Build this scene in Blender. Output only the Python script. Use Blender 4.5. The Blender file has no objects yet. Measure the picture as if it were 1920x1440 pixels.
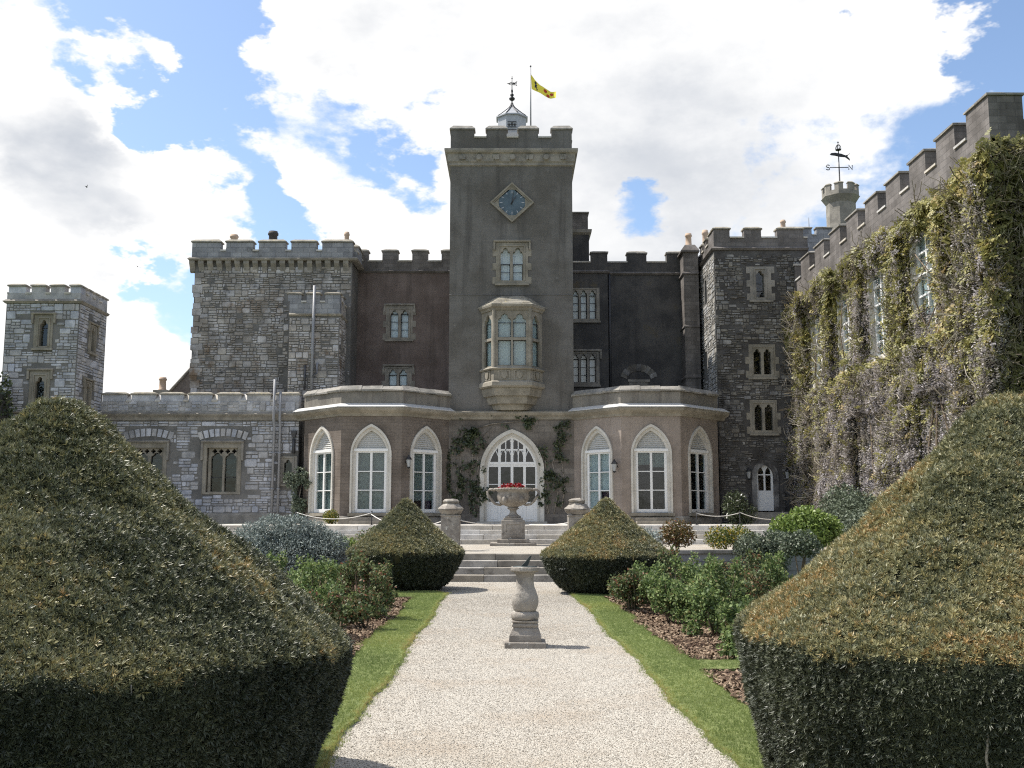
import bpy, bmesh, math, random
import numpy as np
from mathutils import Vector, Matrix, Euler
from mathutils.geometry import tessellate_polygon

scene = bpy.context.scene
COL = scene.collection
R = math.radians
rng = random.Random(11)
nr = np.random.default_rng(7)

# ------------------------------------------------------------------ camera
cam_data = bpy.data.cameras.new('camera')
cam_data.sensor_width = 36.0
cam_data.lens = 35.44
cam_data.clip_start = 0.1
cam_data.clip_end = 3000.0
cam = bpy.data.objects.new('camera', cam_data)
COL.objects.link(cam)
cam.location = (0.0, 0.0, 1.65)
cam.rotation_euler = (R(90 + 7.475), 0.0, 0.0)
scene.camera = cam

# ------------------------------------------------------------------ sky and sun
SUN_EL, SUN_AZ = 57.0, 12.0            # sun stands to the left, a little behind the front
S = Vector((-math.cos(R(SUN_EL)) * math.cos(R(SUN_AZ)), math.cos(R(SUN_EL)) * math.sin(R(SUN_AZ)), math.sin(R(SUN_EL))))
world = bpy.data.worlds.new('World')
scene.world = world
world.use_nodes = True
world.cycles.sampling_method = 'MANUAL'
world.cycles.sample_map_resolution = 512


def sky():
    nt = world.node_tree
    N, L = nt.nodes, nt.links
    N.clear()
    def nd(t, **k):
        n = N.new(t)
        for a, v in k.items():
            setattr(n, a, v)
        return n
    def val(x, sock):
        if hasattr(x, 'is_linked'):
            L.new(x, sock)
        else:
            sock.default_value = x
    def mth(op, a, b=0.0, c=None, clamp=False):
        n = nd('ShaderNodeMath', operation=op)
        n.use_clamp = clamp
        val(a, n.inputs[0]); val(b, n.inputs[1])
        if c is not None:
            val(c, n.inputs[2])
        return n.outputs[0]
    def vm(op, a, b):
        n = nd('ShaderNodeVectorMath', operation=op)
        val(a, n.inputs[0]); val(b, n.inputs[1])
        return n
    def rng_(x, a, b, c, d, smooth=True):
        n = nd('ShaderNodeMapRange')
        n.interpolation_type = 'SMOOTHSTEP' if smooth else 'LINEAR'
        val(x, n.inputs[0])
        for i, v in enumerate((a, b, c, d)):
            n.inputs[i + 1].default_value = v
        return n.outputs[0]
    def noise(v, sc, det=8.0, ro=0.55, dist=0.0):
        n = nd('ShaderNodeTexNoise')
        L.new(v, n.inputs['Vector'])
        n.inputs['Scale'].default_value = sc
        n.inputs['Detail'].default_value = det
        n.inputs['Roughness'].default_value = ro
        n.inputs['Distortion'].default_value = dist
        return n.outputs[0]
    tc = nd('ShaderNodeTexCoord').outputs['Generated']
    st = nd('ShaderNodeTexSky', sky_type='NISHITA')
    st.sun_disc = False
    st.sun_elevation = R(SUN_EL)
    st.sun_rotation = R(-90 + SUN_AZ)
    st.air_density = 1.0; st.dust_density = 1.2; st.ozone_density = 2.0
    sq = vm('MULTIPLY', tc, (1.0, 1.0, 1.75)).outputs[0]
    shifted = vm('ADD', sq, (-0.045, 0.0, 0.10)).outputs[0]
    n1 = noise(sq, 3.1, 9.0, 0.57, 0.2)
    n2 = noise(shifted, 3.1, 5.0, 0.5, 0.15)
    fine = noise(sq, 9.0, 8.0, 0.6)
    # cloud banks and gaps of this day's sky: (direction, radius, weight)
    LOBES = [((0.02, 0.889, 0.458), 0.30, 0.20), ((0.193, 0.889, 0.416), 0.30, 0.20), ((-0.177, 0.881, 0.438), 0.11, 0.17), ((-0.154, 0.943, 0.295), 0.11, 0.15), ((-0.414, 0.874, 0.254), 0.17, 0.22), ((-0.427, 0.84, 0.335), 0.12, 0.16), ((-0.345, 0.858, 0.379), 0.10, 0.22), ((-0.375, 0.876, 0.304), 0.12, 0.16), ((-0.309, 0.915, 0.261), 0.11, 0.22), ((-0.425, 0.808, 0.407), 0.06, 0.12),
             ((-0.296, 0.855, 0.425), 0.09, -0.28), ((-0.281, 0.892, 0.355), 0.075, -0.28), ((-0.233, 0.929, 0.286), 0.05, -0.20), ((-0.153, 0.923, 0.354), 0.07, -0.12), ((-0.088, 0.941, 0.327), 0.075, -0.24), ((-0.382, 0.823, 0.419), 0.07, -0.18), ((0.426, 0.806, 0.411), 0.08, -0.42),
             ((0.279, 0.852, 0.442), 0.04, -0.24), ((0.114, 0.949, 0.294), 0.08, -0.24), ((-0.337, 0.92, 0.201), 0.05, -0.20), ((-0.343, 0.924, 0.171), 0.035, 0.12), ((-0.347, 0.928, 0.137), 0.05, 0.12), ((-0.061, 0.922, 0.383), 0.04, -0.06)]
    wn = nd('ShaderNodeTexNoise')
    L.new(sq, wn.inputs['Vector']); wn.inputs['Scale'].default_value = 7.0; wn.inputs['Detail'].default_value = 6.0; wn.inputs['Roughness'].default_value = 0.6
    wv = vm('SUBTRACT', wn.outputs['Color'], (0.5, 0.5, 0.5)).outputs[0]
    ws = nd('ShaderNodeVectorMath', operation='SCALE'); L.new(wv, ws.inputs[0]); ws.inputs['Scale'].default_value = 0.26
    tw = vm('ADD', tc, ws.outputs[0]).outputs[0]
    acc = n1
    for c, w, a in LOBES:
        dd = nd('ShaderNodeVectorMath', operation='DISTANCE')
        L.new(tw, dd.inputs[0]); dd.inputs[1].default_value = Vector(c).normalized()
        acc = mth('ADD', acc, rng_(dd.outputs['Value'], 0.0, w, a, 0.0))
    acc = mth('ADD', acc, mth('MULTIPLY', mth('SUBTRACT', fine, 0.5), 0.20))
    mask = rng_(acc, 0.47, 0.565, 0.0, 1.0)
    lit = rng_(mth('SUBTRACT', n1, n2), -0.16, 0.12, 0.0, 1.0)
    thick = rng_(acc, 0.55, 0.85, 0.0, 1.0)
    shade = mth('SUBTRACT', 1.0, mth('MULTIPLY', mth('SUBTRACT', 1.0, lit), thick))
    gl = nd('ShaderNodeVectorMath', operation='DISTANCE')
    L.new(tw, gl.inputs[0]); gl.inputs[1].default_value = Vector((0.168, 0.926, 0.337))
    grey = rng_(gl.outputs['Value'], 0.0, 0.2, 0.75, 0.0)
    grey = mth('MULTIPLY', grey, rng_(fine, 0.3, 0.6, 0.55, 1.0))
    shade = mth('SUBTRACT', shade, grey, clamp=True)
    cc = nd('ShaderNodeMix', data_type='RGBA')
    L.new(shade, cc.inputs['Factor'])
    cc.inputs['A'].default_value = (0.40, 0.43, 0.48, 1)
    cc.inputs['B'].default_value = (0.80, 0.795, 0.785, 1)
    bg1 = nd('ShaderNodeBackground'); L.new(st.outputs[0], bg1.inputs[0]); bg1.inputs[1].default_value = 0.15
    bg2 = nd('ShaderNodeBackground'); L.new(cc.outputs['Result'], bg2.inputs[0]); bg2.inputs[1].default_value = 1.0
    mx = nd('ShaderNodeMixShader')
    L.new(mask, mx.inputs[0]); L.new(bg1.outputs[0], mx.inputs[1]); L.new(bg2.outputs[0], mx.inputs[2])
    out = nd('ShaderNodeOutputWorld')
    L.new(mx.outputs[0], out.inputs[0])


sky()
sun_data = bpy.data.lights.new('sun', 'SUN')
sun_data.energy = 5.0
sun_data.angle = R(0.53)
sun_data.color = (1.0, 0.955, 0.88)
sun = bpy.data.objects.new('sun', sun_data)
COL.objects.link(sun)
sun.rotation_euler = S.to_track_quat('Z', 'Y').to_euler()
sun.location = (-40, 10, 60)

vs = scene.view_settings
vs.view_transform = 'Standard'
vs.look = 'None'
vs.exposure = 0.5
vs.gamma = 1.0
vs.use_curve_mapping = False
scene.cycles.max_bounces = 5
scene.cycles.diffuse_bounces = 3
scene.cycles.glossy_bounces = 2
scene.cycles.transmission_bounces = 2
scene.cycles.use_denoising = False
scene.cycles.filter_width = 1.15
scene.cycles.caustics_reflective = False
scene.cycles.caustics_refractive = False
scene.cycles.transparent_max_bounces = 12

# ------------------------------------------------------------------ helpers
def wloc(o):
    v = Vector((0, 0, 0))
    while o is not None:
        v = v + o.location
        o = o.parent
    return v


def tag(o, label=None, cat=None, group=None, kind=None):
    if label: o['label'] = label
    if cat: o['category'] = cat
    if group: o['group'] = group
    if kind: o['kind'] = kind
    return o


def thing(name, label, cat, loc=(0, 0, 0), group=None):
    o = bpy.data.objects.new(name, None)
    COL.objects.link(o)
    o.location = loc
    o.empty_display_size = 0.3
    return tag(o, label, cat, group)


class Fr:
    """a wall plane: u runs left to right seen from outside, z up, d out of the wall"""
    def __init__(self, o, u):
        self.o = Vector((o[0], o[1], 0.0))
        self.u = Vector((u[0], u[1], 0.0)).normalized()
        self.n = self.u.cross(Vector((0, 0, 1)))
    def p(self, u, z, d=0.0):
        v = self.o + self.u * u + self.n * d
        return (v.x, v.y, v.z + z)


def front(Y):
    return Fr((0, Y), (1, 0))


def area2(pts):
    return sum(pts[i][0] * pts[(i + 1) % len(pts)][1] - pts[(i + 1) % len(pts)][0] * pts[i][1] for i in range(len(pts)))


class MB:
    def __init__(self):
        self.v = []; self.f = []; self.sm = []
    def add(self, vs_, fs_, smooth=False):
        b = len(self.v)
        self.v.extend(vs_)
        for f in fs_:
            self.f.append([i + b for i in f]); self.sm.append(smooth)
    def prism(self, fr, pts, d0, d1, holes=(), back=False):
        pts = list(pts)
        if area2(pts) < 0: pts.reverse()
        loops = [pts]
        for h in holes:
            h = list(h)
            if area2(h) > 0: h.reverse()
            loops.append(h)
        flat = [q for l in loops for q in l]
        n = len(flat)
        vs_ = [fr.p(q[0], q[1], d1) for q in flat] + [fr.p(q[0], q[1], d0) for q in flat]
        fs_ = []
        if len(loops) == 1 and n == 4:
            tris = [(0, 1, 2, 3)]
        else:
            tris = tessellate_polygon([[Vector((q[0], q[1], 0)) for q in l] for l in loops])
        for t in tris:
            t = list(t)
            if area2([flat[i] for i in t]) < 0: t.reverse()
            fs_.append(t)
            if back: fs_.append([i + n for i in reversed(t)])
        b = 0
        for l in loops:
            m = len(l)
            for i in range(m):
                a, c = b + i, b + (i + 1) % m
                fs_.append([c, a, a + n, c + n])
            b += m
        self.add(vs_, fs_)
        return self
    def box(self, fr, u0, u1, z0, z1, d0, d1):
        vs_ = [fr.p(u, z, d) for d in (d1, d0) for (u, z) in ((u0, z0), (u1, z0), (u1, z1), (u0, z1))]
        self.add(vs_, [(0, 1, 2, 3), (5, 4, 7, 6), (1, 5, 6, 2), (4, 0, 3, 7), (3, 2, 6, 7), (4, 5, 1, 0)])
        return self
    def wbox(self, x0, x1, y0, y1, z0, z1):
        return self.box(front(0), x0, x1, z0, z1, -y1, -y0)
    def sweep(self, plan, prof, closed=False, caps=True):
        """profile (d, z) carried along the plan polyline (left to right seen from outside) with mitres"""
        n = len(plan); m = len(prof)
        P = [Vector((q[0], q[1])) for q in plan]
        def nrm(a, b):
            t = (b - a).normalized()
            return Vector((t.y, -t.x))
        vs_ = []
        for i in range(n):
            if closed or 0 < i < n - 1:
                n1 = nrm(P[i - 1], P[i]); n2 = nrm(P[i], P[(i + 1) % n])
                mm = (n1 + n2) / (1 + n1.dot(n2))
            elif i == 0: mm = nrm(P[0], P[1])
            else: mm = nrm(P[-2], P[-1])
            for (d, z) in prof:
                q = P[i] + mm * d
                vs_.append((q.x, q.y, z))
        fs_ = []
        for i in range(n if closed else n - 1):
            j = (i + 1) % n
            for k in range(m):
                l = (k + 1) % m
                fs_.append((i * m + k, j * m + k, j * m + l, i * m + l))
        if caps and not closed:
            fs_.append([k for k in reversed(range(m))]); fs_.append([(n - 1) * m + k for k in range(m)])
        self.add(vs_, fs_)
        return self
    def lathe(self, c, prof, n=24, smooth=True, rot=0.0, sq=False):
        vs_ = []; m = len(prof)
        k = math.sqrt(2) if sq else 1.0
        for (r, z) in prof:
            for i in range(n):
                a = rot + 2 * math.pi * i / n
                vs_.append((c[0] + k * r * math.cos(a), c[1] + k * r * math.sin(a), c[2] + z))
        fs_ = []
        for j in range(m - 1):
            for i in range(n):
                a = j * n + i; b = j * n + (i + 1) % n
                fs_.append((a, b, b + n, a + n))
        fs_.append([(m - 1) * n + i for i in range(n)]); fs_.append([i for i in reversed(range(n))])
        self.add(vs_, fs_, smooth)
        return self
    def tube(self, path, r, n=6, smooth=True):
        P = [Vector(q) for q in path]
        rr = r if isinstance(r, (list, tuple)) else [r] * len(P)
        vs_ = []
        for i, p in enumerate(P):
            t = (P[min(i + 1, len(P) - 1)] - P[max(i - 1, 0)]).normalized()
            a = Vector((0, 0, 1)) if abs(t.z) < 0.9 else Vector((1, 0, 0))
            x = t.cross(a).normalized(); y = t.cross(x)
            for k in range(n):
                an = 2 * math.pi * k / n
                vs_.append(tuple(p + (x * math.cos(an) + y * math.sin(an)) * rr[i]))
        fs_ = []
        for i in range(len(P) - 1):
            for k in range(n):
                a = i * n + k; b = i * n + (k + 1) % n
                fs_.append((a, a + n, b + n, b))
        fs_.append([k for k in range(n)]); fs_.append([(len(P) - 1) * n + k for k in reversed(range(n))])
        self.add(vs_, fs_, smooth)
        return self
    def jitter(self, a, seed=1):
        r = random.Random(seed)
        memo = {}
        for i, v in enumerate(self.v):
            k = (round(v[0], 3), round(v[1], 3), round(v[2], 3))
            if k not in memo: memo[k] = (r.uniform(-a, a), r.uniform(-a, a), r.uniform(-a, a))
            j = memo[k]
            self.v[i] = (v[0] + j[0], v[1] + j[1], v[2] + j[2])
        return self
    def build(self, name, mat, parent=None, label=None, kind=None, bevel=0.0):
        o = parent
        L = wloc(o) if o else Vector((0, 0, 0))
        me = bpy.data.meshes.new(name)
        me.from_pydata([(v[0] - L.x, v[1] - L.y, v[2] - L.z) for v in self.v], [], self.f)
        if any(self.sm):
            me.polygons.foreach_set('use_smooth', self.sm)
        me.materials.append(mat)
        me.update()
        ob = bpy.data.objects.new(name, me)
        COL.objects.link(ob)
        ob.parent = parent
        if bevel:
            b = ob.modifiers.new('bevel', 'BEVEL'); b.width = bevel; b.segments = 2; b.limit_method = 'ANGLE'; b.angle_limit = R(40)
        return tag(ob, label, kind=kind)


def mesh_np(name, verts, faces, mat, parent=None, smooth=False):
    """fast mesh from arrays; faces is (n,k)"""
    L = wloc(parent) if parent else Vector((0, 0, 0))
    verts = np.asarray(verts, dtype=np.float32) - np.array(L, dtype=np.float32)
    faces = np.asarray(faces, dtype=np.int32)
    n, k = faces.shape
    me = bpy.data.meshes.new(name)
    me.vertices.add(len(verts)); me.vertices.foreach_set('co', verts.ravel())
    me.loops.add(n * k); me.loops.foreach_set('vertex_index', faces.ravel())
    me.polygons.add(n)
    me.polygons.foreach_set('loop_start', np.arange(0, n * k, k, dtype=np.int32))
    if smooth: me.polygons.foreach_set('use_smooth', np.ones(n, dtype=bool))
    me.update(calc_edges=True)
    me.validate()
    me.materials.append(mat)
    ob = bpy.data.objects.new(name, me)
    COL.objects.link(ob)
    ob.parent = parent
    return ob


_GN = {}
def scatter(name, pts, rot, scl, tint, src, parent=None):
    """one object that sets the source mesh on every point (geometry nodes)"""
    L = wloc(parent) if parent else Vector((0, 0, 0))
    pts = np.asarray(pts, dtype=np.float32) - np.array(L, dtype=np.float32)
    n = len(pts)
    me = bpy.data.meshes.new(name)
    me.vertices.add(n); me.vertices.foreach_set('co', pts.ravel())
    a = me.attributes.new('rot', 'FLOAT_VECTOR', 'POINT'); a.data.foreach_set('vector', np.asarray(rot, dtype=np.float32).ravel())
    a = me.attributes.new('scl', 'FLOAT', 'POINT'); a.data.foreach_set('value', np.asarray(scl, dtype=np.float32))
    a = me.attributes.new('tint', 'FLOAT', 'POINT'); a.data.foreach_set('value', np.asarray(tint, dtype=np.float32))
    me.materials.append(src.data.materials[0])
    ob = bpy.data.objects.new(name, me)
    COL.objects.link(ob); ob.parent = parent
    key = src.name
    if key not in _GN:
        ng = bpy.data.node_groups.new('scatter ' + key, 'GeometryNodeTree')
        ng.interface.new_socket('Geometry', in_out='INPUT', socket_type='NodeSocketGeometry')
        ng.interface.new_socket('Geometry', in_out='OUTPUT', socket_type='NodeSocketGeometry')
        gi = ng.nodes.new('NodeGroupInput'); go = ng.nodes.new('NodeGroupOutput')
        ip = ng.nodes.new('GeometryNodeInstanceOnPoints')
        oi = ng.nodes.new('GeometryNodeObjectInfo'); oi.inputs['Object'].default_value = src
        oi.inputs['As Instance'].default_value = True
        ar = ng.nodes.new('GeometryNodeInputNamedAttribute'); ar.data_type = 'FLOAT_VECTOR'; ar.inputs['Name'].default_value = 'rot'
        as_ = ng.nodes.new('GeometryNodeInputNamedAttribute'); as_.data_type = 'FLOAT'; as_.inputs['Name'].default_value = 'scl'
        l = ng.links
        l.new(gi.outputs[0], ip.inputs['Points']); l.new(oi.outputs['Geometry'], ip.inputs['Instance'])
        l.new(ar.outputs['Attribute'], ip.inputs['Rotation']); l.new(as_.outputs['Attribute'], ip.inputs['Scale'])
        l.new(ip.outputs[0], go.inputs[0])
        _GN[key] = ng
    md = ob.modifiers.new('scatter', 'NODES'); md.node_group = _GN[key]
    ob['kind'] = 'stuff'
    return ob


def normal_rot(nrm, spin=True, tilt=0.35):
    """euler angles that turn +Z onto each (tilted) normal, with a random spin"""
    n = len(nrm)
    v = nrm + nr.normal(0, tilt, (n, 3))
    v /= np.linalg.norm(v, axis=1)[:, None]
    b = np.arccos(np.clip(v[:, 2], -1, 1)); c = np.arctan2(v[:, 1], v[:, 0])
    # R = Rz(c) Ry(b) Rz(s)
    s = nr.uniform(0, 2 * math.pi, n) if spin else np.zeros(n)
    cb, sb, cc, sc, cs, ss = np.cos(b), np.sin(b), np.cos(c), np.sin(c), np.cos(s), np.sin(s)
    r00 = cc * cb * cs - sc * ss
    r10 = sc * cb * cs + cc * ss
    r20 = -sb * cs; r21 = sb * ss; r22 = cb
    return np.stack([np.arctan2(r21, r22), np.arcsin(np.clip(-r20, -1, 1)), np.arctan2(r10, r00)], axis=1)


_NK = nr.normal(0, 1, (14, 3)); _NP = nr.uniform(0, 6.28, 14)
def fnoise(p, s):
    """smooth noise in about -1..1 on (n,3) points"""
    q = np.asarray(p) * s
    a = np.zeros(len(q))
    for i in range(14):
        a += np.sin(q @ _NK[i] + _NP[i])
    return a / 4.0


def loose(name, verts, faces, mat):
    """a mesh that only serves as the source for scatter (never linked to the scene)"""
    me = bpy.data.meshes.new(name)
    me.from_pydata(verts, [], faces)
    me.materials.append(mat)
    return bpy.data.objects.new(name, me)

# ------------------------------------------------------------------ materials
def new_mat(name):
    m = bpy.data.materials.new(name); m.use_nodes = True
    nt = m.node_tree
    return m, nt.nodes, nt.links, nt.nodes['Principled BSDF']


def _noise(N, L, vec, sc, det=6.0, ro=0.6, dist=0.0):
    n = N.new('ShaderNodeTexNoise')
    n.inputs['Scale'].default_value = sc; n.inputs['Detail'].default_value = det
    n.inputs['Roughness'].default_value = ro; n.inputs['Distortion'].default_value = dist
    L.new(vec, n.inputs['Vector'])
    return n.outputs[0]


def _range(N, L, x, a, b, c=0.0, d=1.0):
    n = N.new('ShaderNodeMapRange'); n.interpolation_type = 'SMOOTHSTEP'
    L.new(x, n.inputs[0])
    for i, v in enumerate((a, b, c, d)): n.inputs[i + 1].default_value = v
    return n.outputs[0]


def _mix(N, L, fac, a, b, mode='MIX'):
    n = N.new('ShaderNodeMix'); n.data_type = 'RGBA'; n.blend_type = mode
    for s, x in ((n.inputs['Factor'], fac), (n.inputs['A'], a), (n.inputs['B'], b)):
        if hasattr(x, 'is_linked'): L.new(x, s)
        elif isinstance(x, (int, float)): s.default_value = x
        else: s.default_value = (*x, 1) if len(x) == 3 else x
    return n.outputs['Result']


def _math(N, L, op, a, b=0.0):
    n = N.new('ShaderNodeMath'); n.operation = op
    for s, x in ((n.inputs[0], a), (n.inputs[1], b)):
        if hasattr(x, 'is_linked'): L.new(x, s)
        else: s.default_value = x
    return n.outputs[0]


def surf(name, c1, c2, scale=1.2, rough=0.88, bump=0.35, bscale=28.0, bdist=0.02, rnd=0.0, spots=None, streak=None, brick=None, spec=0.25, mid=(0.35, 0.65)):
    """weathered mineral surface: two tones, fine relief, optional spots (colour, scale, lo, hi), streaks (colour, amount), brick relief (w, h, mortar, depth)"""
    m, N, L, B = new_mat(name)
    pos = N.new('ShaderNodeNewGeometry').outputs['Position']
    n1 = _noise(N, L, pos, scale, 5.0, 0.62)
    col = _mix(N, L, _range(N, L, n1, *mid), c1, c2)
    n3 = _noise(N, L, pos, bscale * 0.35, 5.0, 0.7)
    col = _mix(N, L, 0.55, col, _mix(N, L, n3, (0.55, 0.55, 0.55), (1.45, 1.45, 1.45)), 'MULTIPLY')
    height = _noise(N, L, pos, bscale, 6.0, 0.65)
    if streak:
        mp = N.new('ShaderNodeMapping'); mp.inputs['Scale'].default_value = (2.6, 2.6, 0.16)
        L.new(pos, mp.inputs['Vector'])
        s = _noise(N, L, mp.outputs[0], 1.0, 5.0, 0.6)
        f = _math(N, L, 'MULTIPLY', _range(N, L, s, 0.48, 0.72), streak[1])
        col = _mix(N, L, f, col, streak[0])
    if spots:
        for (sc_, ss, lo, hi) in spots:
            s = _noise(N, L, pos, ss, 6.0, 0.7)
            col = _mix(N, L, _range(N, L, s, lo, hi), col, sc_)
    if brick:
        bw, bh, mo, dep, dark = brick[:5]; con = brick[5] if len(brick) > 5 else 0.16
        sx = N.new('ShaderNodeSeparateXYZ'); L.new(pos, sx.inputs[0])
        cm = N.new('ShaderNodeCombineXYZ')
        L.new(_math(N, L, 'ADD', sx.outputs[0], _math(N, L, 'MULTIPLY', sx.outputs[1], 1.0)), cm.inputs[0]); L.new(sx.outputs[2], cm.inputs[1])
        wob = N.new('ShaderNodeVectorMath'); wob.operation = 'ADD'
        L.new(cm.outputs[0], wob.inputs[0])
        w2 = N.new('ShaderNodeVectorMath'); w2.operation = 'SCALE'; w2.inputs['Scale'].default_value = 0.02
        nn = N.new('ShaderNodeTexNoise'); nn.inputs['Scale'].default_value = 3.0; L.new(pos, nn.inputs['Vector'])
        L.new(nn.outputs['Color'], w2.inputs[0]); L.new(w2.outputs[0], wob.inputs[1])
        bt = N.new('ShaderNodeTexBrick')
        L.new(wob.outputs[0], bt.inputs['Vector'])
        bt.inputs['Scale'].default_value = 1.0; bt.inputs['Brick Width'].default_value = bw; bt.inputs['Row Height'].default_value = bh
        bt.inputs['Mortar Size'].default_value = mo; bt.inputs['Mortar Smooth'].default_value = 0.3
        bt.inputs['Color1'].default_value = (1 - con,) * 3 + (1,); bt.inputs['Color2'].default_value = (1 + con,) * 3 + (1,); bt.inputs['Mortar'].default_value = (dark, dark, dark, 1)
        col = _mix(N, L, 1.0, col, bt.outputs['Color'], 'MULTIPLY')
        height = _math(N, L, 'SUBTRACT', height, _math(N, L, 'MULTIPLY', bt.outputs['Fac'], dep))
    if rnd:
        oi = N.new('ShaderNodeObjectInfo').outputs['Random']
        isl = N.new('ShaderNodeNewGeometry').outputs['Random Per Island']
        r_ = _math(N, L, 'FRACT', _math(N, L, 'ADD', _math(N, L, 'MULTIPLY', oi, 7.31), isl))
        ramp = N.new('ShaderNodeValToRGB'); L.new(r_, ramp.inputs[0])
        e = ramp.color_ramp.elements
        e[0].position = 0.0; e[0].color = (1 - rnd, (1 - rnd) * 0.98, (1 - rnd) * 0.95, 1)
        e[1].position = 1.0; e[1].color = (1 + rnd, 1 + rnd, 1 + rnd * 1.08, 1)
        x = ramp.color_ramp.elements.new(0.5); x.color = (1.0, 0.96, 0.9, 1)
        x = ramp.color_ramp.elements.new(0.7); x.color = (0.98, 1.0, 1.05, 1)
        col = _mix(N, L, 1.0, col, ramp.outputs[0], 'MULTIPLY')
    L.new(col, B.inputs['Base Color'])
    B.inputs['Roughness'].default_value = rough
    B.inputs['Specular IOR Level'].default_value = spec
    if bump:
        bp = N.new('ShaderNodeBump'); bp.inputs['Strength'].default_value = bump; bp.inputs['Distance'].default_value = bdist
        L.new(height, bp.inputs['Height']); L.new(bp.outputs[0], B.inputs['Normal'])
    return m


def plain(name, c, rough=0.5, metal=0.0, var=0.12, spec=0.4, bump=0.0, sc=9.0):
    m, N, L, B = new_mat(name)
    pos = N.new('ShaderNodeNewGeometry').outputs['Position']
    n = _noise(N, L, pos, sc, 5.0, 0.65)
    lo = tuple(x * (1 - var) for x in c); hi = tuple(min(1, x * (1 + var)) for x in c)
    L.new(_mix(N, L, n, lo, hi), B.inputs['Base Color'])
    B.inputs['Roughness'].default_value = rough; B.inputs['Metallic'].default_value = metal; B.inputs['Specular IOR Level'].default_value = spec
    if bump:
        bp = N.new('ShaderNodeBump'); bp.inputs['Strength'].default_value = bump; bp.inputs['Distance'].default_value = 0.01
        L.new(_noise(N, L, pos, sc * 4, 5.0, 0.65), bp.inputs['Height']); L.new(bp.outputs[0], B.inputs['Normal'])
    return m


def leaf_mat(name, stops, rough=0.5, trans=0.25, mode='island', spec=0.35):
    """foliage; colour picked per leaf from the stops by island or by the scatter's tint"""
    m, N, L, B = new_mat(name)
    if mode == 'tint':
        at = N.new('ShaderNodeAttribute'); at.attribute_type = 'INSTANCER'; at.attribute_name = 'tint'
        f = at.outputs['Fac']
    else:
        f = N.new('ShaderNodeNewGeometry').outputs['Random Per Island']
    ramp = N.new('ShaderNodeValToRGB'); L.new(f, ramp.inputs[0])
    e = ramp.color_ramp.elements
    e[0].position, e[0].color = stops[0][0], (*stops[0][1], 1)
    e[1].position, e[1].color = stops[-1][0], (*stops[-1][1], 1)
    for p_, c_ in stops[1:-1]:
        x = e.new(p_); x.color = (*c_, 1)
    L.new(ramp.outputs[0], B.inputs['Base Color'])
    B.inputs['Roughness'].default_value = rough; B.inputs['Specular IOR Level'].default_value = spec
    if trans:
        tr = N.new('ShaderNodeBsdfTranslucent'); L.new(ramp.outputs[0], tr.inputs[0])
        mx = N.new('ShaderNodeMixShader'); mx.inputs[0].default_value = trans
        L.new(B.outputs[0], mx.inputs[1]); L.new(tr.outputs[0], mx.inputs[2])
        L.new(mx.outputs[0], N['Material Output'].inputs[0])
    return m


def glass_mat(name, tint=(0.75, 0.8, 0.8), see=0.8):
    m, N, L, B = new_mat(name)
    N.remove(B)
    tr = N.new('ShaderNodeBsdfTransparent'); tr.inputs[0].default_value = (*tint, 1)
    gl = N.new('ShaderNodeBsdfGlossy'); gl.inputs['Roughness'].default_value = 0.04
    pos = N.new('ShaderNodeNewGeometry').outputs['Position']
    bp = N.new('ShaderNodeBump'); bp.inputs['Strength'].default_value = 0.06; bp.inputs['Distance'].default_value = 0.05
    L.new(_noise(N, L, pos, 3.0, 2.0), bp.inputs['Height']); L.new(bp.outputs[0], gl.inputs['Normal'])
    lw = N.new('ShaderNodeFresnel'); lw.inputs[0].default_value = 1.5
    bf = N.new('ShaderNodeNewGeometry').outputs['Backfacing']
    f = _math(N, L, 'MULTIPLY', _math(N, L, 'ADD', _math(N, L, 'MULTIPLY', lw.outputs[0], 0.9), 0.03), _math(N, L, 'SUBTRACT', 1.0, bf))
    mx = N.new('ShaderNodeMixShader'); L.new(f, mx.inputs[0])
    L.new(tr.outputs[0], mx.inputs[1]); L.new(gl.outputs[0], mx.inputs[2])
    L.new(mx.outputs[0], N['Material Output'].inputs[0])
    return m


LICH = ((0.42, 0.36, 0.22), 9.0, 0.56, 0.66)
DKSP = ((0.035, 0.03, 0.026), 6.0, 0.58, 0.72)
M = {}
M['tower'] = surf('grey roughcast', (0.113, 0.104, 0.092), (0.163, 0.154, 0.143), 0.55, bump=0.35, bscale=45, streak=((0.075, 0.07, 0.064), 0.75), brick=(0.62, 0.3, 0.01, 0.2, 0.93, 0.045), spots=[((0.20, 0.14, 0.12), 0.7, 0.62, 0.8), ((0.085, 0.08, 0.072), 1.6, 0.60, 0.74), ((0.20, 0.195, 0.185), 2.6, 0.62, 0.72)])
M['brown'] = surf('brown roughcast', (0.122, 0.094, 0.083), (0.181, 0.144, 0.130), 0.7, bump=0.5, bscale=60, streak=((0.06, 0.05, 0.045), 0.5))
M['dark'] = surf('dark weathered render', (0.050, 0.048, 0.048), (0.094, 0.088, 0.083), 0.8, bump=0.5, bscale=30, streak=((0.04, 0.038, 0.038), 0.6), spots=[((0.10, 0.085, 0.06), 0.8, 0.58, 0.72)])
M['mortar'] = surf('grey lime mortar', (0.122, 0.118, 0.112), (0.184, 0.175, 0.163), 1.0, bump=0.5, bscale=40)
M['mortar_dark'] = surf('dark lime mortar', (0.055, 0.05, 0.046), (0.10, 0.095, 0.09), 1.0, bump=0.5, bscale=40)
M['stone'] = surf('blue grey limestone', (0.294, 0.299, 0.318), (0.476, 0.476, 0.492), 1.6, bump=0.45, bscale=22, rnd=0.2, spots=[((0.22, 0.18, 0.13), 1.1, 0.60, 0.75)])
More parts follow.
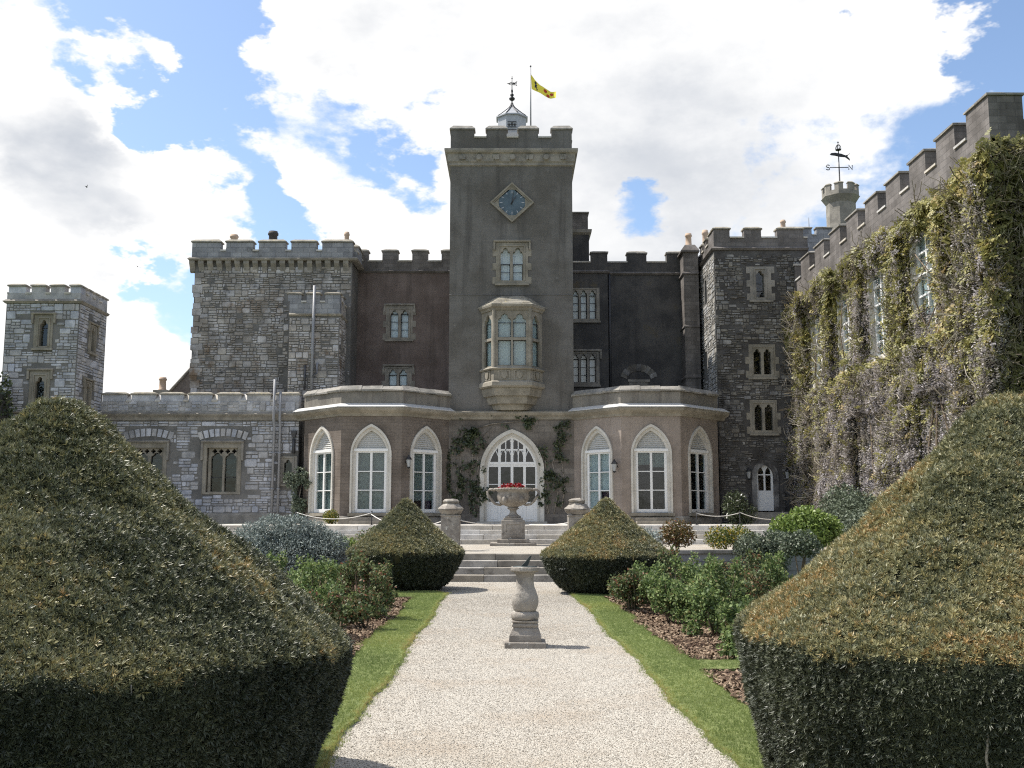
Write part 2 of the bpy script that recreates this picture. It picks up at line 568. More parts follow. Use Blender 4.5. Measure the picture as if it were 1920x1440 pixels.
M['stone_keep'] = surf('old rubble stone', (0.256, 0.239, 0.222), (0.460, 0.442, 0.426), 1.1, bump=0.6, bscale=18, rnd=0.22, spots=[((0.20, 0.145, 0.10), 0.7, 0.54, 0.70), ((0.08, 0.08, 0.085), 0.9, 0.58, 0.7)])
M['stone_right'] = surf('weathered rubble stone', (0.120, 0.113, 0.105), (0.240, 0.231, 0.213), 1.4, bump=0.6, bscale=18, rnd=0.36, spots=[((0.06, 0.055, 0.05), 0.9, 0.50, 0.66)])
M['ashlar'] = surf('grey ashlar parapet', (0.204, 0.207, 0.222), (0.299, 0.299, 0.306), 0.9, bump=0.3, bscale=30, brick=(0.55, 0.24, 0.012, 0.5, 0.6), spots=[((0.09, 0.085, 0.08), 1.2, 0.58, 0.75)])
M['parapet_dark'] = surf('dark brown parapet', (0.111, 0.100, 0.092), (0.176, 0.160, 0.150), 0.9, bump=0.35, bscale=40, brick=(0.5, 0.2, 0.012, 0.4, 0.75), streak=((0.055, 0.05, 0.046), 0.5))
M['coping'] = surf('lichened coping', (0.208, 0.188, 0.152), (0.320, 0.296, 0.248), 2.2, bump=0.6, bscale=16, spots=[DKSP, LICH])
M['coping_grey'] = surf('grey coping', (0.19, 0.18, 0.16), (0.30, 0.28, 0.25), 2.2, bump=0.6, bscale=16, spots=[DKSP, ((0.34, 0.31, 0.2), 7.0, 0.6, 0.7)])
M['trim'] = surf('buff limestone trim', (0.200, 0.180, 0.144), (0.296, 0.268, 0.220), 1.6, bump=0.3, bscale=30, spots=[((0.17, 0.15, 0.125), 1.8, 0.58, 0.78), ((0.40, 0.28, 0.15), 1.3, 0.66, 0.8)])
M['trim_dull'] = surf('dull grey stone trim', (0.190, 0.175, 0.152), (0.299, 0.274, 0.236), 1.8, bump=0.35, bscale=30, spots=[((0.10, 0.09, 0.08), 2.0, 0.58, 0.78)])
M['buff_grey'] = surf('bay render grey', (0.230, 0.192, 0.163), (0.309, 0.259, 0.221), 0.7, bump=0.3, bscale=40, streak=((0.175, 0.142, 0.118), 0.5), brick=(0.6, 0.28, 0.008, 0.2, 0.93, 0.06), spots=[((0.27, 0.20, 0.16), 0.6, 0.62, 0.85)])
M['bay_brick'] = surf('bay brown brick', (0.130, 0.107, 0.088), (0.187, 0.156, 0.131), 1.0, bump=0.6, bscale=26, brick=(0.32, 0.145, 0.012, 0.5, 0.9, 0.06), spots=[((0.10, 0.09, 0.085), 0.9, 0.6, 0.78)])
M['bay_parapet'] = surf('bay parapet render', (0.172, 0.157, 0.136), (0.256, 0.231, 0.197), 0.9, bump=0.3, bscale=34, streak=((0.10, 0.085, 0.075), 0.75), spots=[((0.36, 0.22, 0.15), 0.7, 0.62, 0.8)])
M['door_wall'] = surf('door wall stone', (0.126, 0.110, 0.095), (0.194, 0.173, 0.151), 0.9, bump=0.4, bscale=24, brick=(0.55, 0.27, 0.012, 0.4, 0.75), spots=[((0.10, 0.09, 0.08), 1.2, 0.55, 0.72)])
M['white'] = plain('white paint', (0.74, 0.735, 0.72), 0.45, var=0.06)
M['surround'] = surf('painted window surround', (0.48, 0.45, 0.395), (0.58, 0.555, 0.505), 1.2, bump=0.15, bscale=30, rough=0.7, spots=[((0.36, 0.31, 0.25), 1.7, 0.64, 0.84)])
M['board'] = plain('painted boards', (0.52, 0.51, 0.48), 0.6, var=0.1)
M['stone_side'] = surf('clean pale rubble stone', (0.24, 0.235, 0.22), (0.40, 0.39, 0.37), 1.4, bump=0.6, bscale=18, rnd=0.35, spots=[((0.14, 0.125, 0.105), 1.0, 0.56, 0.72)])  # left face of the right tower, paler than its front
M['lead_bar'] = plain('black iron glazing', (0.022, 0.022, 0.024), 0.5)
M['iron'] = plain('black iron', (0.02, 0.02, 0.022), 0.5)
M['lead'] = plain('grey lead sheet', (0.36, 0.37, 0.39), 0.5, var=0.2, spec=0.5)
M['lead_dark'] = plain('dark lead rolls', (0.05, 0.05, 0.055), 0.5)
M['pipe'] = plain('grey painted pipe', (0.26, 0.26, 0.27), 0.5, var=0.2)
M['pot'] = plain('clay chimney pot', (0.46, 0.34, 0.25), 0.8, var=0.25, bump=0.3)
M['pot_dark'] = plain('sooty chimney pot', (0.05, 0.045, 0.042), 0.8, var=0.25)
M['sunlit_edge'] = plain('pale sunlit edge', (0.52, 0.51, 0.49), 0.6, var=0.15)  # pale colour painting the sunlit line on the bay cornices
M['slate'] = surf('roof slate', (0.16, 0.135, 0.12), (0.22, 0.19, 0.17), 1.5, bump=0.4, bscale=20)
M['glass'] = glass_mat('window glass')
M['glass_dark'] = glass_mat('dark window glass', (0.5, 0.55, 0.56))
M['curtain'] = plain('net curtain', (0.82, 0.83, 0.85), 0.9, var=0.15, sc=3.0)
M['curtain_dim'] = plain('grey green curtain', (0.26, 0.285, 0.275), 0.9, var=0.35, sc=3.0)
M['purple'] = plain('dark purple cloth', (0.05, 0.022, 0.06), 0.9)
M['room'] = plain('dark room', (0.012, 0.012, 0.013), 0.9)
M['clock'] = surf('blue grey clock face', (0.07, 0.10, 0.125), (0.10, 0.14, 0.17), 1.8, bump=0.1, bscale=12, rough=0.6, spots=[((0.15, 0.20, 0.225), 3.0, 0.6, 0.75)])
M['paving'] = surf('pale paving stone', (0.4, 0.38, 0.345), (0.54, 0.515, 0.47), 1.8, bump=0.35, bscale=16, rnd=0.12, spots=[((0.24, 0.22, 0.19), 2.2, 0.6, 0.78)])
M['step'] = surf('weathered step stone', (0.22, 0.205, 0.18), (0.34, 0.32, 0.285), 1.6, bump=0.45, bscale=16, rnd=0.14, spots=[((0.12, 0.11, 0.095), 2.4, 0.55, 0.75)])
M['garden_stone'] = surf('weathered garden stone', (0.202, 0.178, 0.152), (0.322, 0.293, 0.253), 3.0, bump=0.7, bscale=24, spots=[((0.12, 0.105, 0.09), 4.0, 0.54, 0.7), ((0.55, 0.53, 0.47), 7.0, 0.6, 0.7)])
M['bronze'] = plain('dark bronze', (0.045, 0.055, 0.05), 0.5, var=0.3)
M['rope'] = plain('white rope', (0.68, 0.65, 0.6), 0.9)
M['flag'] = plain('yellow flag cloth', (0.85, 0.70, 0.08), 0.8, var=0.06)
M['flag_red'] = plain('red roundel', (0.45, 0.05, 0.03), 0.8)
M['flag_dark'] = plain('dark blue charge', (0.02, 0.025, 0.05), 0.8)
M['bark'] = surf('twig bark', (0.10, 0.075, 0.05), (0.20, 0.155, 0.11), 6.0, bump=0.5, bscale=40)
M['bark_grey'] = surf('grey vine bark', (0.20, 0.175, 0.145), (0.33, 0.295, 0.25), 6.0, bump=0.5, bscale=40)
M['lampglass'] = plain('lantern glass', (0.35, 0.36, 0.36), 0.2)

# ------------------------------------------------------------------ building blocks
GZ = 1.32        # terrace level
LZ = 0.66        # landing level
FRONT_T = 45.0   # clock tower front


def arch_poly(u0, u1, z0, zs, h, n=9, cusp=0.0):
    w = u1 - u0; cx = (u0 + u1) / 2
    h = max(h, w / 2 * 1.001)
    r = (h * h + w * w / 4) / w
    A = math.acos((r - w / 2) / r)
    right = [(u1 - r + r * math.cos(A * i / n), zs + r * math.sin(A * i / n)) for i in range(n + 1)]
    left = [(2 * cx - u, z) for (u, z) in reversed(right[:-1])]
    head = right + left
    if cusp:
        m = len(head) - 1; out = []
        for i, (u, z) in enumerate(head):
            s = i / m
            k = max(0.0, 1 - abs(s - 0.27) / 0.1) + max(0.0, 1 - abs(s - 0.73) / 0.1)
            f = 1 - cusp * k
            out.append((cx + (u - cx) * f, zs + (z - zs) * f))
        head = out
    return [(u0, z0), (u1, z0)] + head


def rect(u0, u1, z0, z1):
    return [(u0, z0), (u1, z0), (u1, z1), (u0, z1)]


def cope(mb, fr, u0, u1, z, d0, d1, rise=0.2, ov=0.05, lip=0.06, ins=0.16):
    a = (u0 - ov, u1 + ov, d0 - ov, d1 + ov)
    def ring(i, zz):
        return [fr.p(a[0] + i, zz, a[3] - i), fr.p(a[1] - i, zz, a[3] - i), fr.p(a[1] - i, zz, a[2] + i), fr.p(a[0] + i, zz, a[2] + i)]
    v = ring(0, z) + ring(0, z + lip) + ring(ins, z + rise)
    f = [(3, 2, 1, 0), (8, 9, 10, 11)]
    for b in (0, 4):
        for i in range(4):
            j = (i + 1) % 4
            f.append((b + i, b + j, b + 4 + j, b + 4 + i))
    mb.add(v, f)
    return mb


def battlement(th, fr, mer, us, ue, zb, zc, zt, T=0.42, wall='ashlar', cop='coping', d=0.0, rise=0.2, sill_rise=0.3, side=None):
    """parapet wall with separate merlons, each with its coping, and sloping crenel sills"""
    MB().box(fr, us, ue, zb, zc, d - T, d).build('parapet', M[wall], th)
    cuts = []
    last = us
    for (a, b) in mer:
        m = MB().box(fr, a, b, zc + 0.001, zt - rise, d - T, d - 0.002)
        o = m.build('merlon', M[wall], th)
        cope(MB(), fr, a, b, zt - rise, d - T, d, rise).jitter(0.008, int(a * 100)).build('coping', M[cop], o)
        if a - last > 0.05: cuts.append((last, a))
        last = b
    if ue - last > 0.05: cuts.append((last, ue))
    for (a, b) in cuts:
        v = [fr.p(u, z, dd) for u in (a + 0.003, b - 0.003) for (dd, z) in ((d + 0.05, zc - 0.04), (d + 0.05, zc + 0.03), (d - T, zc + sill_rise), (d - T, zc - 0.04))]
        MB().add(v, [(0, 1, 2, 3)[::-1], (4, 5, 6, 7), (0, 4, 5, 1)[::-1], (1, 5, 6, 2)[::-1], (2, 6, 7, 3)[::-1], (3, 7, 4, 0)[::-1]])
        mb = MB(); mb.add(v, [(3, 2, 1, 0), (4, 5, 6, 7), (1, 5, 4, 0), (2, 6, 5, 1), (3, 7, 6, 2), (0, 4, 7, 3)])
        mb.build('crenel_sill', M['paving'], th)  # pale tone heightens the sunlight on the sloping sills


def lights_window(th, fr, outer, lights, zb, zs, h, trim='trim_dull', curtain='curtain', cusp=0.3, bars=(), transom=(), hood=True, proud=0.03, label=None, quoin=False, glass='glass', rail=None, spandrel=True):
    """stone window: surround with arched lights; sub-parts panes, glazing bars, curtain or dark room. Returns the wall opening."""
    u0, u1, z0, z1 = outer
    holes = [arch_poly(a, b, zb, zs, h, 8, cusp) for (a, b) in lights]
    mb = MB().prism(fr, rect(u0, u1, z0, z1), -0.32, proud, holes)
    if quoin:
        zz = z0; k = 0
        while zz < z1 - 0.3:
            hh = 0.32
            if k % 2 == 0:
                mb.box(fr, u0 - 0.16, u0 + 0.02, zz, zz + hh, -0.1, proud - 0.006); mb.box(fr, u1 - 0.02, u1 + 0.16, zz, zz + hh, -0.1, proud - 0.006)
            zz += hh; k += 1
    win = mb.build('window', M[trim], th, label)
    if spandrel:
        # sunk moulding that frames the lights
        m2 = MB()
        a, b = lights[0][0] - 0.05, lights[-1][1] + 0.05
        top = zs + h + 0.06
        m2.box(fr, a - 0.05, a, zb - 0.02, top + 0.05, proud - 0.001, proud + 0.035); m2.box(fr, b, b + 0.05, zb - 0.02, top + 0.05, proud - 0.001, proud + 0.035)
        m2.box(fr, a, b, top, top + 0.05, proud - 0.001, proud + 0.036)
        m2.build('moulding', M[trim], win)
    MB().box(fr, u0 - 0.05, u1 + 0.05, z0 - 0.09, z0 + 0.001, -0.2, proud + 0.07).build('sill', M[trim], win)
    if hood:
        hm = MB()
        hm.sweep([fr.p(u0 - 0.12, 0)[:2], fr.p(u1 + 0.12, 0)[:2]], [(0.0, z1 + 0.02), (0.1, z1 + 0.02), (0.12, z1 + 0.07), (0.0, z1 + 0.14)])
        for (a, b) in ((u0 - 0.12, u0 - 0.03), (u1 + 0.03, u1 + 0.12)):
            hm.box(fr, a, b, z1 - 0.35, z1 + 0.022, -0.01, 0.085)
        hm.build('hood_mould', M[trim], win)
    for (a, b) in lights:
        MB().prism(fr, arch_poly(a - 0.02, b + 0.02, zb - 0.02, zs, h + 0.02, 6), -0.17, -0.155).build('pane', M[glass], win)
        w = 0.022
        for z in bars:
            MB().box(fr, a, b, z - w / 2, z + w / 2, -0.154, -0.13).build('glazing_bar', M['lead_bar'], win)
        gb = MB()
        if rail:
            gb.box(fr, a, b, rail - 0.02, rail + 0.02, -0.154, -0.12)
            gb.box(fr, a, a + 0.03, zb, rail, -0.153, -0.121); gb.box(fr, b - 0.03, b, zb, rail, -0.153, -0.121); gb.box(fr, a, b, zb, zb + 0.035, -0.152, -0.122)
        if gb.v: gb.build('casement', M['lead_bar'], win)
    for z in transom:
        MB().box(fr, lights[0][0], lights[-1][1], z - 0.05, z + 0.05, -0.15, proud - 0.02).build('transom', M[trim], win)
    a, b = lights[0][0] - 0.06, lights[-1][1] + 0.06
    if curtain:
        cm = MB(); n = 26
        vs_ = []
        for i in range(n + 1):
            u = a + (b - a) * i / n
            dd = -0.21 + 0.02 * math.sin(i * 1.9) + 0.01 * math.sin(i * 4.1)
            vs_ += [fr.p(u, zb - 0.05, dd), fr.p(u, zs + h, dd)]
        cm.add(vs_, [(2 * i, 2 * i + 2, 2 * i + 3, 2 * i + 1) for i in range(n)], True)
        cm.build('curtain', M[curtain], win)
    MB().box(fr, u0 + 0.02, u1 - 0.02, z0 + 0.02, z1 - 0.02, -0.36, -0.33).build('dark_interior', M['room'], win)
    e = 0.03
    return rect(u0 + e, u1 - e, z0 + e, z1 - e)


def arched_window(th, fr, cx, z0, w_out, zs, h_out, w_in, h_in, zt, zbot, curtain=None, label=None, purple=None):
    """tall painted gothic window of the bays: stepped surround, boarded head, transom and six panes"""
    o = arch_poly(cx - w_out / 2, cx + w_out / 2, z0, zs, h_out, 12)
    mid_w, mid_h = (w_out + w_in) / 2 + 0.04, (h_out + h_in) / 2 + 0.02
    md = arch_poly(cx - mid_w / 2, cx + mid_w / 2, z0, zs, mid_h, 12)
    inn = arch_poly(cx - w_in / 2, cx + w_in / 2, z0, zs, h_in, 12)
    mb = MB().prism(fr, o, -0.3, 0.075, [md])
    mb.prism(fr, arch_poly(cx - mid_w / 2 - 0.01, cx + mid_w / 2 + 0.01, z0 + 0.001, zs, mid_h + 0.01, 12), -0.31, -0.03, [inn])
    win = mb.build('window', M['surround'], th, label)
    MB().box(fr, cx - w_out / 2 - 0.06, cx + w_out / 2 + 0.06, z0 - 0.12, z0 + 0.001, -0.3, 0.16).build('sill', M['trim'], win)
    # boarded head
    hb = MB(); zz = zt; k = 0
    full = arch_poly(cx - w_in / 2 - 0.01, cx + w_in / 2 + 0.01, zt, max(zs, zt), h_in + min(0, zs - zt) if zt > zs else h_in, 16)
    def half(z):
        if z <= zs: return w_in / 2
        r = (h_in ** 2 + w_in ** 2 / 4) / w_in
        y = z - zs
        return max(0.0, math.sqrt(max(0, r * r - y * y)) - (r - w_in / 2))
    while zz < zs + h_in - 0.02:
        z2 = min(zz + 0.085, zs + h_in)
        a, b = half(zz) + 0.012, half(z2) + 0.012
        v = [fr.p(cx - a, zz, -0.12), fr.p(cx + a, zz, -0.12), fr.p(cx + b, z2, -0.17), fr.p(cx - b, z2, -0.17), fr.p(cx - a, zz, -0.2), fr.p(cx + a, zz, -0.2)]
        hb.add(v, [(0, 1, 2, 3), (5, 4, 3, 2), (4, 5, 1, 0)])
        zz = z2
    hb.build('boarded_head', M['board'], win)
    a, b = cx - w_in / 2, cx + w_in / 2
    MB().box(fr, a - 0.06, b + 0.06, zt - 0.11, zt, -0.2, -0.02).build('transom', M['white'], win)
    ft = zt - 0.11
    frm = MB()
    frm.box(fr, a, a + 0.11, zbot, ft, -0.22, -0.09); frm.box(fr, b - 0.11, b, zbot, ft, -0.22, -0.09)
    frm.box(fr, a + 0.11, b - 0.11, zbot, zbot + 0.15, -0.22, -0.091); frm.box(fr, a + 0.11, b - 0.11, ft - 0.06, ft, -0.22, -0.091)
    frm.build('frame', M['white'], win)
    MB().box(fr, cx - 0.05, cx + 0.05, zbot + 0.15, ft - 0.06, -0.21, -0.10).build('glazing_bar', M['white'], win)
    pz0, pz1 = zbot + 0.15, ft - 0.06
    for k in (1, 2):
        z = pz0 + (pz1 - pz0) * k / 3
        MB().box(fr, a + 0.11, b - 0.11, z - 0.019, z + 0.019, -0.205, -0.105).build('glazing_bar', M['white'], win)
    for (p, q) in ((a + 0.1, cx - 0.045), (cx + 0.045, b - 0.1)):
        for k in range(3):
            MB().box(fr, p, q, pz0 + (pz1 - pz0) * k / 3 + 0.012, pz0 + (pz1 - pz0) * (k + 1) / 3 - 0.012, -0.165, -0.155).build('pane', M['glass'], win)
    if curtain:
        mat_, parts = curtain
        for (p, q, zl, zh) in parts:
            vs_ = []; n = 18
            for i in range(n + 1):
                u = a + (b - a) * (p + (q - p) * i / n)
                dd = -0.22 + 0.025 * math.sin(i * 2.3)
                vs_ += [fr.p(u, zbot + (ft - zbot) * zl, dd), fr.p(u, zbot + (ft - zbot) * zh, dd)]
            cm = MB(); cm.add(vs_, [(2 * i, 2 * i + 2, 2 * i + 3, 2 * i + 1) for i in range(n)], True)
            cm.build('curtain', M[mat_], win)
    if purple:
        p, q, zl, zh = purple
        MB().box(fr, a + (b - a) * p, a + (b - a) * q, zbot + (ft - zbot) * zl, zbot + (ft - zbot) * zh, -0.29, -0.28).build('cloth', M['purple'], win)
    MB().box(fr, a - 0.08, b + 0.08, z0 + 0.01, zt + 0.05, -0.56, -0.545).build('dark_interior', M['room'], win)
    return arch_poly(cx - w_out / 2 + 0.03, cx + w_out / 2 - 0.03, z0, zs, h_out - 0.03, 12)


# irregular stones: a few shared shapes, set one by one
def stone_shape(i, mat):
    r = random.Random(100 + i)
    out = []
    for (x, z) in ((-0.5, -0.5), (0.5, -0.5), (0.5, 0.5), (-0.5, 0.5)):
        c1 = r.uniform(0.05, 0.16); c2 = r.uniform(0.05, 0.2)
        sx, sz = (1 if x < 0 else -1), (1 if z < 0 else -1)
        q = [(x, z + sz * c2), (x + sx * c1, z)]
        if x * z < 0: q.reverse()
        out += q
    out = [(x + r.uniform(-0.02, 0.02), z + r.uniform(-0.03, 0.03)) for x, z in out]
    v = [(x, 0.0, z) for x, z in out] + [(x * 0.88 + r.uniform(-.02, .02), -1.0 + r.uniform(-0.15, 0.25), z * 0.82 + r.uniform(-.02, .02)) for x, z in out]
    f = [tuple(8 + k for k in range(8))] + [(k, (k + 1) % 8, 8 + (k + 1) % 8, 8 + k) for k in range(8)]
    me = bpy.data.meshes.new('stone')
    me.from_pydata(v, [], f); me.materials.append(mat); me.update()
    return me


def inside(poly, u, z):
    c = False; n = len(poly)
    for i in range(n):
        (x1, y1), (x2, y2) = poly[i], poly[i - 1]
        if (y1 > z) != (y2 > z) and u < (x2 - x1) * (z - y1) / (y2 - y1) + x1: c = not c
    return c


def rubble(th, walls, mat, band=(0.30, 0.46), wid=(0.24, 0.62), proud=(0.018, 0.05), gap=0.022, limit=300, seed=3, skip=0.03):
    """snecked rubble: walls = [(frame, u0, u1, z0, z1, holes, density)]; the largest stones are parts, the rest one mesh"""
    r = random.Random(seed)
    shapes = [stone_shape(i + seed * 10, mat) for i in range(7)]
    S_ = []
    for (fr, u0, u1, z0, z1, holes) in walls:
        z = z0
        while z < z1 - 0.06:
            hh = min(r.uniform(*band), z1 - z)
            if z1 - z - hh < 0.1: hh = z1 - z
            u = u0 - r.uniform(0, 0.15)
            while u < u1 - 0.03:
                w = r.uniform(*wid)
                a, b = max(u, u0), min(u + w, u1)
                if u1 - b < 0.12: b = u1
                k = r.random()
                if k < 0.25: rows = [(0, 1.0, [(0, 1)])]
                elif k < 0.72:
                    s = r.uniform(0.36, 0.64)
                    rows = [(0, s, [(0, 1)] if r.random() < 0.6 else [(0, r.uniform(0.35, .65)), None]), (s, 1, [(0, 1)] if r.random() < 0.7 else [(0, r.uniform(0.35, .65)), None])]
                else: rows = [(0, 0.33, [(0, 1)]), (0.33, 0.68, [(0, r.uniform(0.4, .6)), None]), (0.68, 1, [(0, 1)])]
                for (q0, q1, cells) in rows:
                    if len(cells) == 2: cells = [cells[0], (cells[0][1], 1)]
                    for (c0, c1) in cells:
                        x0, x1 = a + (b - a) * c0 + gap / 2, a + (b - a) * c1 - gap / 2
                        y0, y1 = z + hh * q0 + gap / 2, z + hh * q1 - gap / 2
                        if x1 - x0 < 0.05 or y1 - y0 < 0.04: continue
                        cu, cz = (x0 + x1) / 2, (y0 + y1) / 2
                        if any(inside(h, uu, zz2) for h in holes for uu in (x0, cu, x1) for zz2 in (y0, cz, y1)): continue
                        if r.random() < skip: continue
                        S_.append((fr, cu, cz, x1 - x0, y1 - y0, r.uniform(*proud), r.randrange(7), r.random() < 0.5))
                u = b if b == u1 else u + w
            z += hh
    S_.sort(key=lambda s: -s[3] * s[4])
    L = wloc(th)
    for s in S_[:limit]:
        fr, cu, cz, w, h_, pr, k, fl = s
        o = bpy.data.objects.new('stone', shapes[k]); COL.objects.link(o); o.parent = th
        o.location = Vector(fr.p(cu, cz, -0.004)) - L
        o.rotation_euler = (0, 0 if not fl else math.pi, math.atan2(fr.u.y, fr.u.x))
        o.scale = (w, pr, h_)
    mb = MB()
    for s in S_[limit:]:
        fr, cu, cz, w, h_, pr, k, fl = s
        g = -1 if fl else 1
        vs_ = [fr.p(cu + g * v.co.x * w, cz + g * v.co.z * h_, -0.004 - v.co.y * pr) for v in shapes[k].vertices]
        mb.add(vs_, [list(p.vertices) for p in shapes[k].polygons])
    if mb.v: mb.build('small_stones', mat, th, kind='stuff')


def quoins(th, fr, u, sgn, z0, z1, mat, hmin=0.26, hmax=0.36, l1=0.5, l2=0.28, proud=0.035, rough=0.02, seed=1, holes=()):
    r = random.Random(seed); z = z0; k = 0
    while z < z1 - 0.1:
        h = min(r.uniform(hmin, hmax), z1 - z); l = (l1 if k % 2 else l2) * r.uniform(0.85, 1.15)
        e = r.uniform(-rough, rough)
        a, b = (u - e, u + l) if sgn > 0 else (u - l, u + e)
        MB().box(fr, min(a, b), max(a, b), z + 0.008, z + h - 0.008, -0.12, proud + r.uniform(-0.01, 0.015)).jitter(0.012, k + seed).build('quoin_stone', mat, th)
        z += h; k += 1


def pot(th, c, r, h, mat, name='chimney_pot'):
    prof = [(r * 1.15, 0), (r * 1.15, 0.08), (r, 0.1), (r * 0.9, h * 0.75), (r * 1.12, h * 0.8), (r * 1.12, h * 0.9), (r * 0.95, h * 0.92), (r * 0.95, h), (r * 0.7, h), (r * 0.7, h - 0.1)]
    MB().lathe(c, prof, 14).build(name, M[mat], th)


# ------------------------------------------------------------------ clock tower
def clock_tower():
    Y = FRONT_T
    XL, XR = -2.853, 2.78
    th = thing('clock_tower', 'tall grey battlemented clock tower with diamond clock and stone oriel above the arched door', 'tower', (0, Y, GZ))
    fr = front(Y)
    ztop = 17.827
    holes = []
    # two-light window under the clock
    holes.append(lights_window(th, fr, (-0.732, 0.732, 12.168, 14.093),
                 [(-0.524, -0.085), (0.037, 0.488)], 12.317, 13.516, 0.34,
                 trim='trim', quoin=True, rail=13.091, bars=(12.716,), label='two-light traceried window below the clock'))
    # lower wall and door opening
    dcx = 0.0; zs = 3.627
    w_out, w_in = 2.86, 2.26
    door_hole = arch_poly(dcx - w_out / 2 + 0.03, dcx + w_out / 2 - 0.03, GZ, zs, 5.508 - zs, 14)
    zband = 6.108
    ox0, ox1 = -1.328 + 0.05, 1.28 - 0.05
    holes.append(rect(ox0, ox1, 8.38, 10.831))
    mb = MB().prism(fr, rect(XL, XR, zband, ztop), -0.6, 0.0, holes)
    mb.wbox(XL, XR, Y + 0.6, Y + 6.0, GZ, ztop)
    mb.build('wall', M['tower'], th)
    MB().prism(fr, rect(XL + 0.01, XR - 0.01, GZ, zband), -0.6, -0.003, [door_hole]).build('ground_floor_wall', M['door_wall'], th)
    # belt course above the door
    plan = [(XL - 0.3, Y), (XR + 0.3, Y)]
    z = 6.276
    MB().sweep([(XL + 0.02, Y), (XR - 0.02, Y)], [(-0.1, z - 0.33), (0.06, z - 0.33), (0.1, z - 0.2), (0.2, z - 0.12), (0.24, z - 0.05), (0.24, z), (0.0, z + 0.07), (-0.1, z + 0.07)]).jitter(0.006).build('belt_course', M['trim'], th)
    MB().sweep([(XL, Y), (XR, Y)], [(-0.1, 11.647), (0.025, 11.647), (0.0, 11.696), (-0.1, 11.696)]).build('string_course', M['tower'], th)
    # corbelled cornice and carved frieze, wrapped round the tower
    rp = [(XL, Y + 6.0), (XL, Y), (XR, Y), (XR, Y + 6.0)]
    z0, z1, z2, z3 = 17.724, 17.904, 18.341, 18.508
    MB().sweep(rp, [(-0.2, z0), (0.0, z0), (0.07, z0 + 0.04), (0.07, z1 - 0.02), (0.12, z1 + 0.02), (0.14, z2 - 0.06), (0.24, z2), (0.27, z2 + 0.07), (0.27, z3), (0.0, z3 + 0.09), (-0.2, z3 + 0.09)]).build('cornice', M['trim_dull'], th)
    for i in range(7):
        px = 860 + i * 33.6
        u = -2.3 + i * (4.66 / 6.0)
        zc = (z1 + z2) / 2 - 0.02
        if i % 2:
            MB().lathe((0, 0, 0), [(0.17, 0), (0.17, 0.05), (0.12, 0.09)], 14)
            bm = MB(); n = 14
            vv = [fr.p(u + 0.17 * math.cos(a), zc + 0.17 * math.sin(a), 0.13) for a in [2 * math.pi * k / n for k in range(n)]] + [fr.p(u + 0.12 * math.cos(a), zc + 0.12 * math.sin(a), 0.24) for a in [2 * math.pi * k / n for k in range(n)]]
            bm.add(vv, [tuple(n + k for k in range(n))] + [(k, (k + 1) % n, n + (k + 1) % n, n + k) for k in range(n)])
        else:
            bm = MB()
            for (da, db) in ((-0.13, -0.05), (-0.04, 0.05), (0.06, 0.14)):
                bm.prism(fr, [(u + da, zc - 0.12 + 0.05 * abs(da)), (u + db, zc - 0.1), (u + db + 0.02, zc + 0.1), (u + da - 0.02, zc + 0.13)], 0.1, 0.2 + 0.02 * (da > 0))
            bm.jitter(0.02, i)
        bm.build('carved_boss', M['trim_dull'], th)
    # battlements on front, back and sides
    pb, pc, pt = z3 + 0.02, 19.141, 19.736
    pxs = [(848, 889), (912, 950), (972, 1009), (1034, 1074)]
    mer = [(XL + 0.0, -1.763), (-1.192, -0.248), (0.298, 1.217), (1.838, XR)]
    battlement(th, fr, mer, XL, XR, pb, pc, pt, 0.45, 'tower', 'coping_grey', rise=0.24, sill_rise=0.22)
    for (o, u) in (((XL, Y + 6.0), (0, -1)), ((XR, Y), (0, 1))):
        f2 = Fr(o, u)
        s = (0.0, 5.54) if u[1] < 0 else (0.46, 6.0)
        battlement(th, f2, [(s[0] + 1.1, s[0] + 2.1), (s[0] + 2.9, s[0] + 3.9), (s[0] + 4.5, s[1])], s[0], s[1], pb, pc, pt, 0.45, 'tower', 'coping_grey', rise=0.24)
    MB().wbox(XL + 0.4, XR - 0.4, Y + 0.4, Y + 6, ztop, pb + 0.1).build('roof', M['lead'], th)
    # clock in a diamond frame
    c = (0.0, 15.988); a = 1.02; b = 0.95
    di = [(c[0] - a, c[1]), (c[0], c[1] - b), (c[0] + a, c[1]), (c[0], c[1] + b)]
    def scl(k): return [(c[0] + (q[0] - c[0]) * k, c[1] + (q[1] - c[1]) * k) for q in di]
    circ = lambda r_: [(c[0] + r_ * math.cos(2 * math.pi * k / 40), c[1] + r_ * math.sin(2 * math.pi * k / 40)) for k in range(40)]
    ck = MB().prism(fr, di, -0.02, 0.10, [scl(0.9)]).prism(fr, scl(0.901), -0.02, 0.055, [scl(0.8)]).prism(fr, scl(0.801), -0.02, 0.03, [circ(0.615)]).build('clock', M['trim'], th, 'blue-green round clock in a diamond stone frame')
    MB().prism(fr, circ(0.612), -0.02, 0.02).build('clock_face', M['clock'], ck)
    for k in range(12):
        an = math.pi / 6 * k
        q = MB()
        u, z = math.sin(an), math.cos(an)
        q.prism(fr, [(c[0] + u * 0.44 - z * 0.018, c[1] + z * 0.44 + u * 0.018), (c[0] + u * 0.44 + z * 0.018, c[1] + z * 0.44 - u * 0.018), (c[0] + u * 0.57 + z * 0.018, c[1] + z * 0.57 - u * 0.018), (c[0] + u * 0.57 - z * 0.018, c[1] + z * 0.57 + u * 0.018)], 0.019, 0.026)
        q.build('hour_mark', M['lead'], ck)
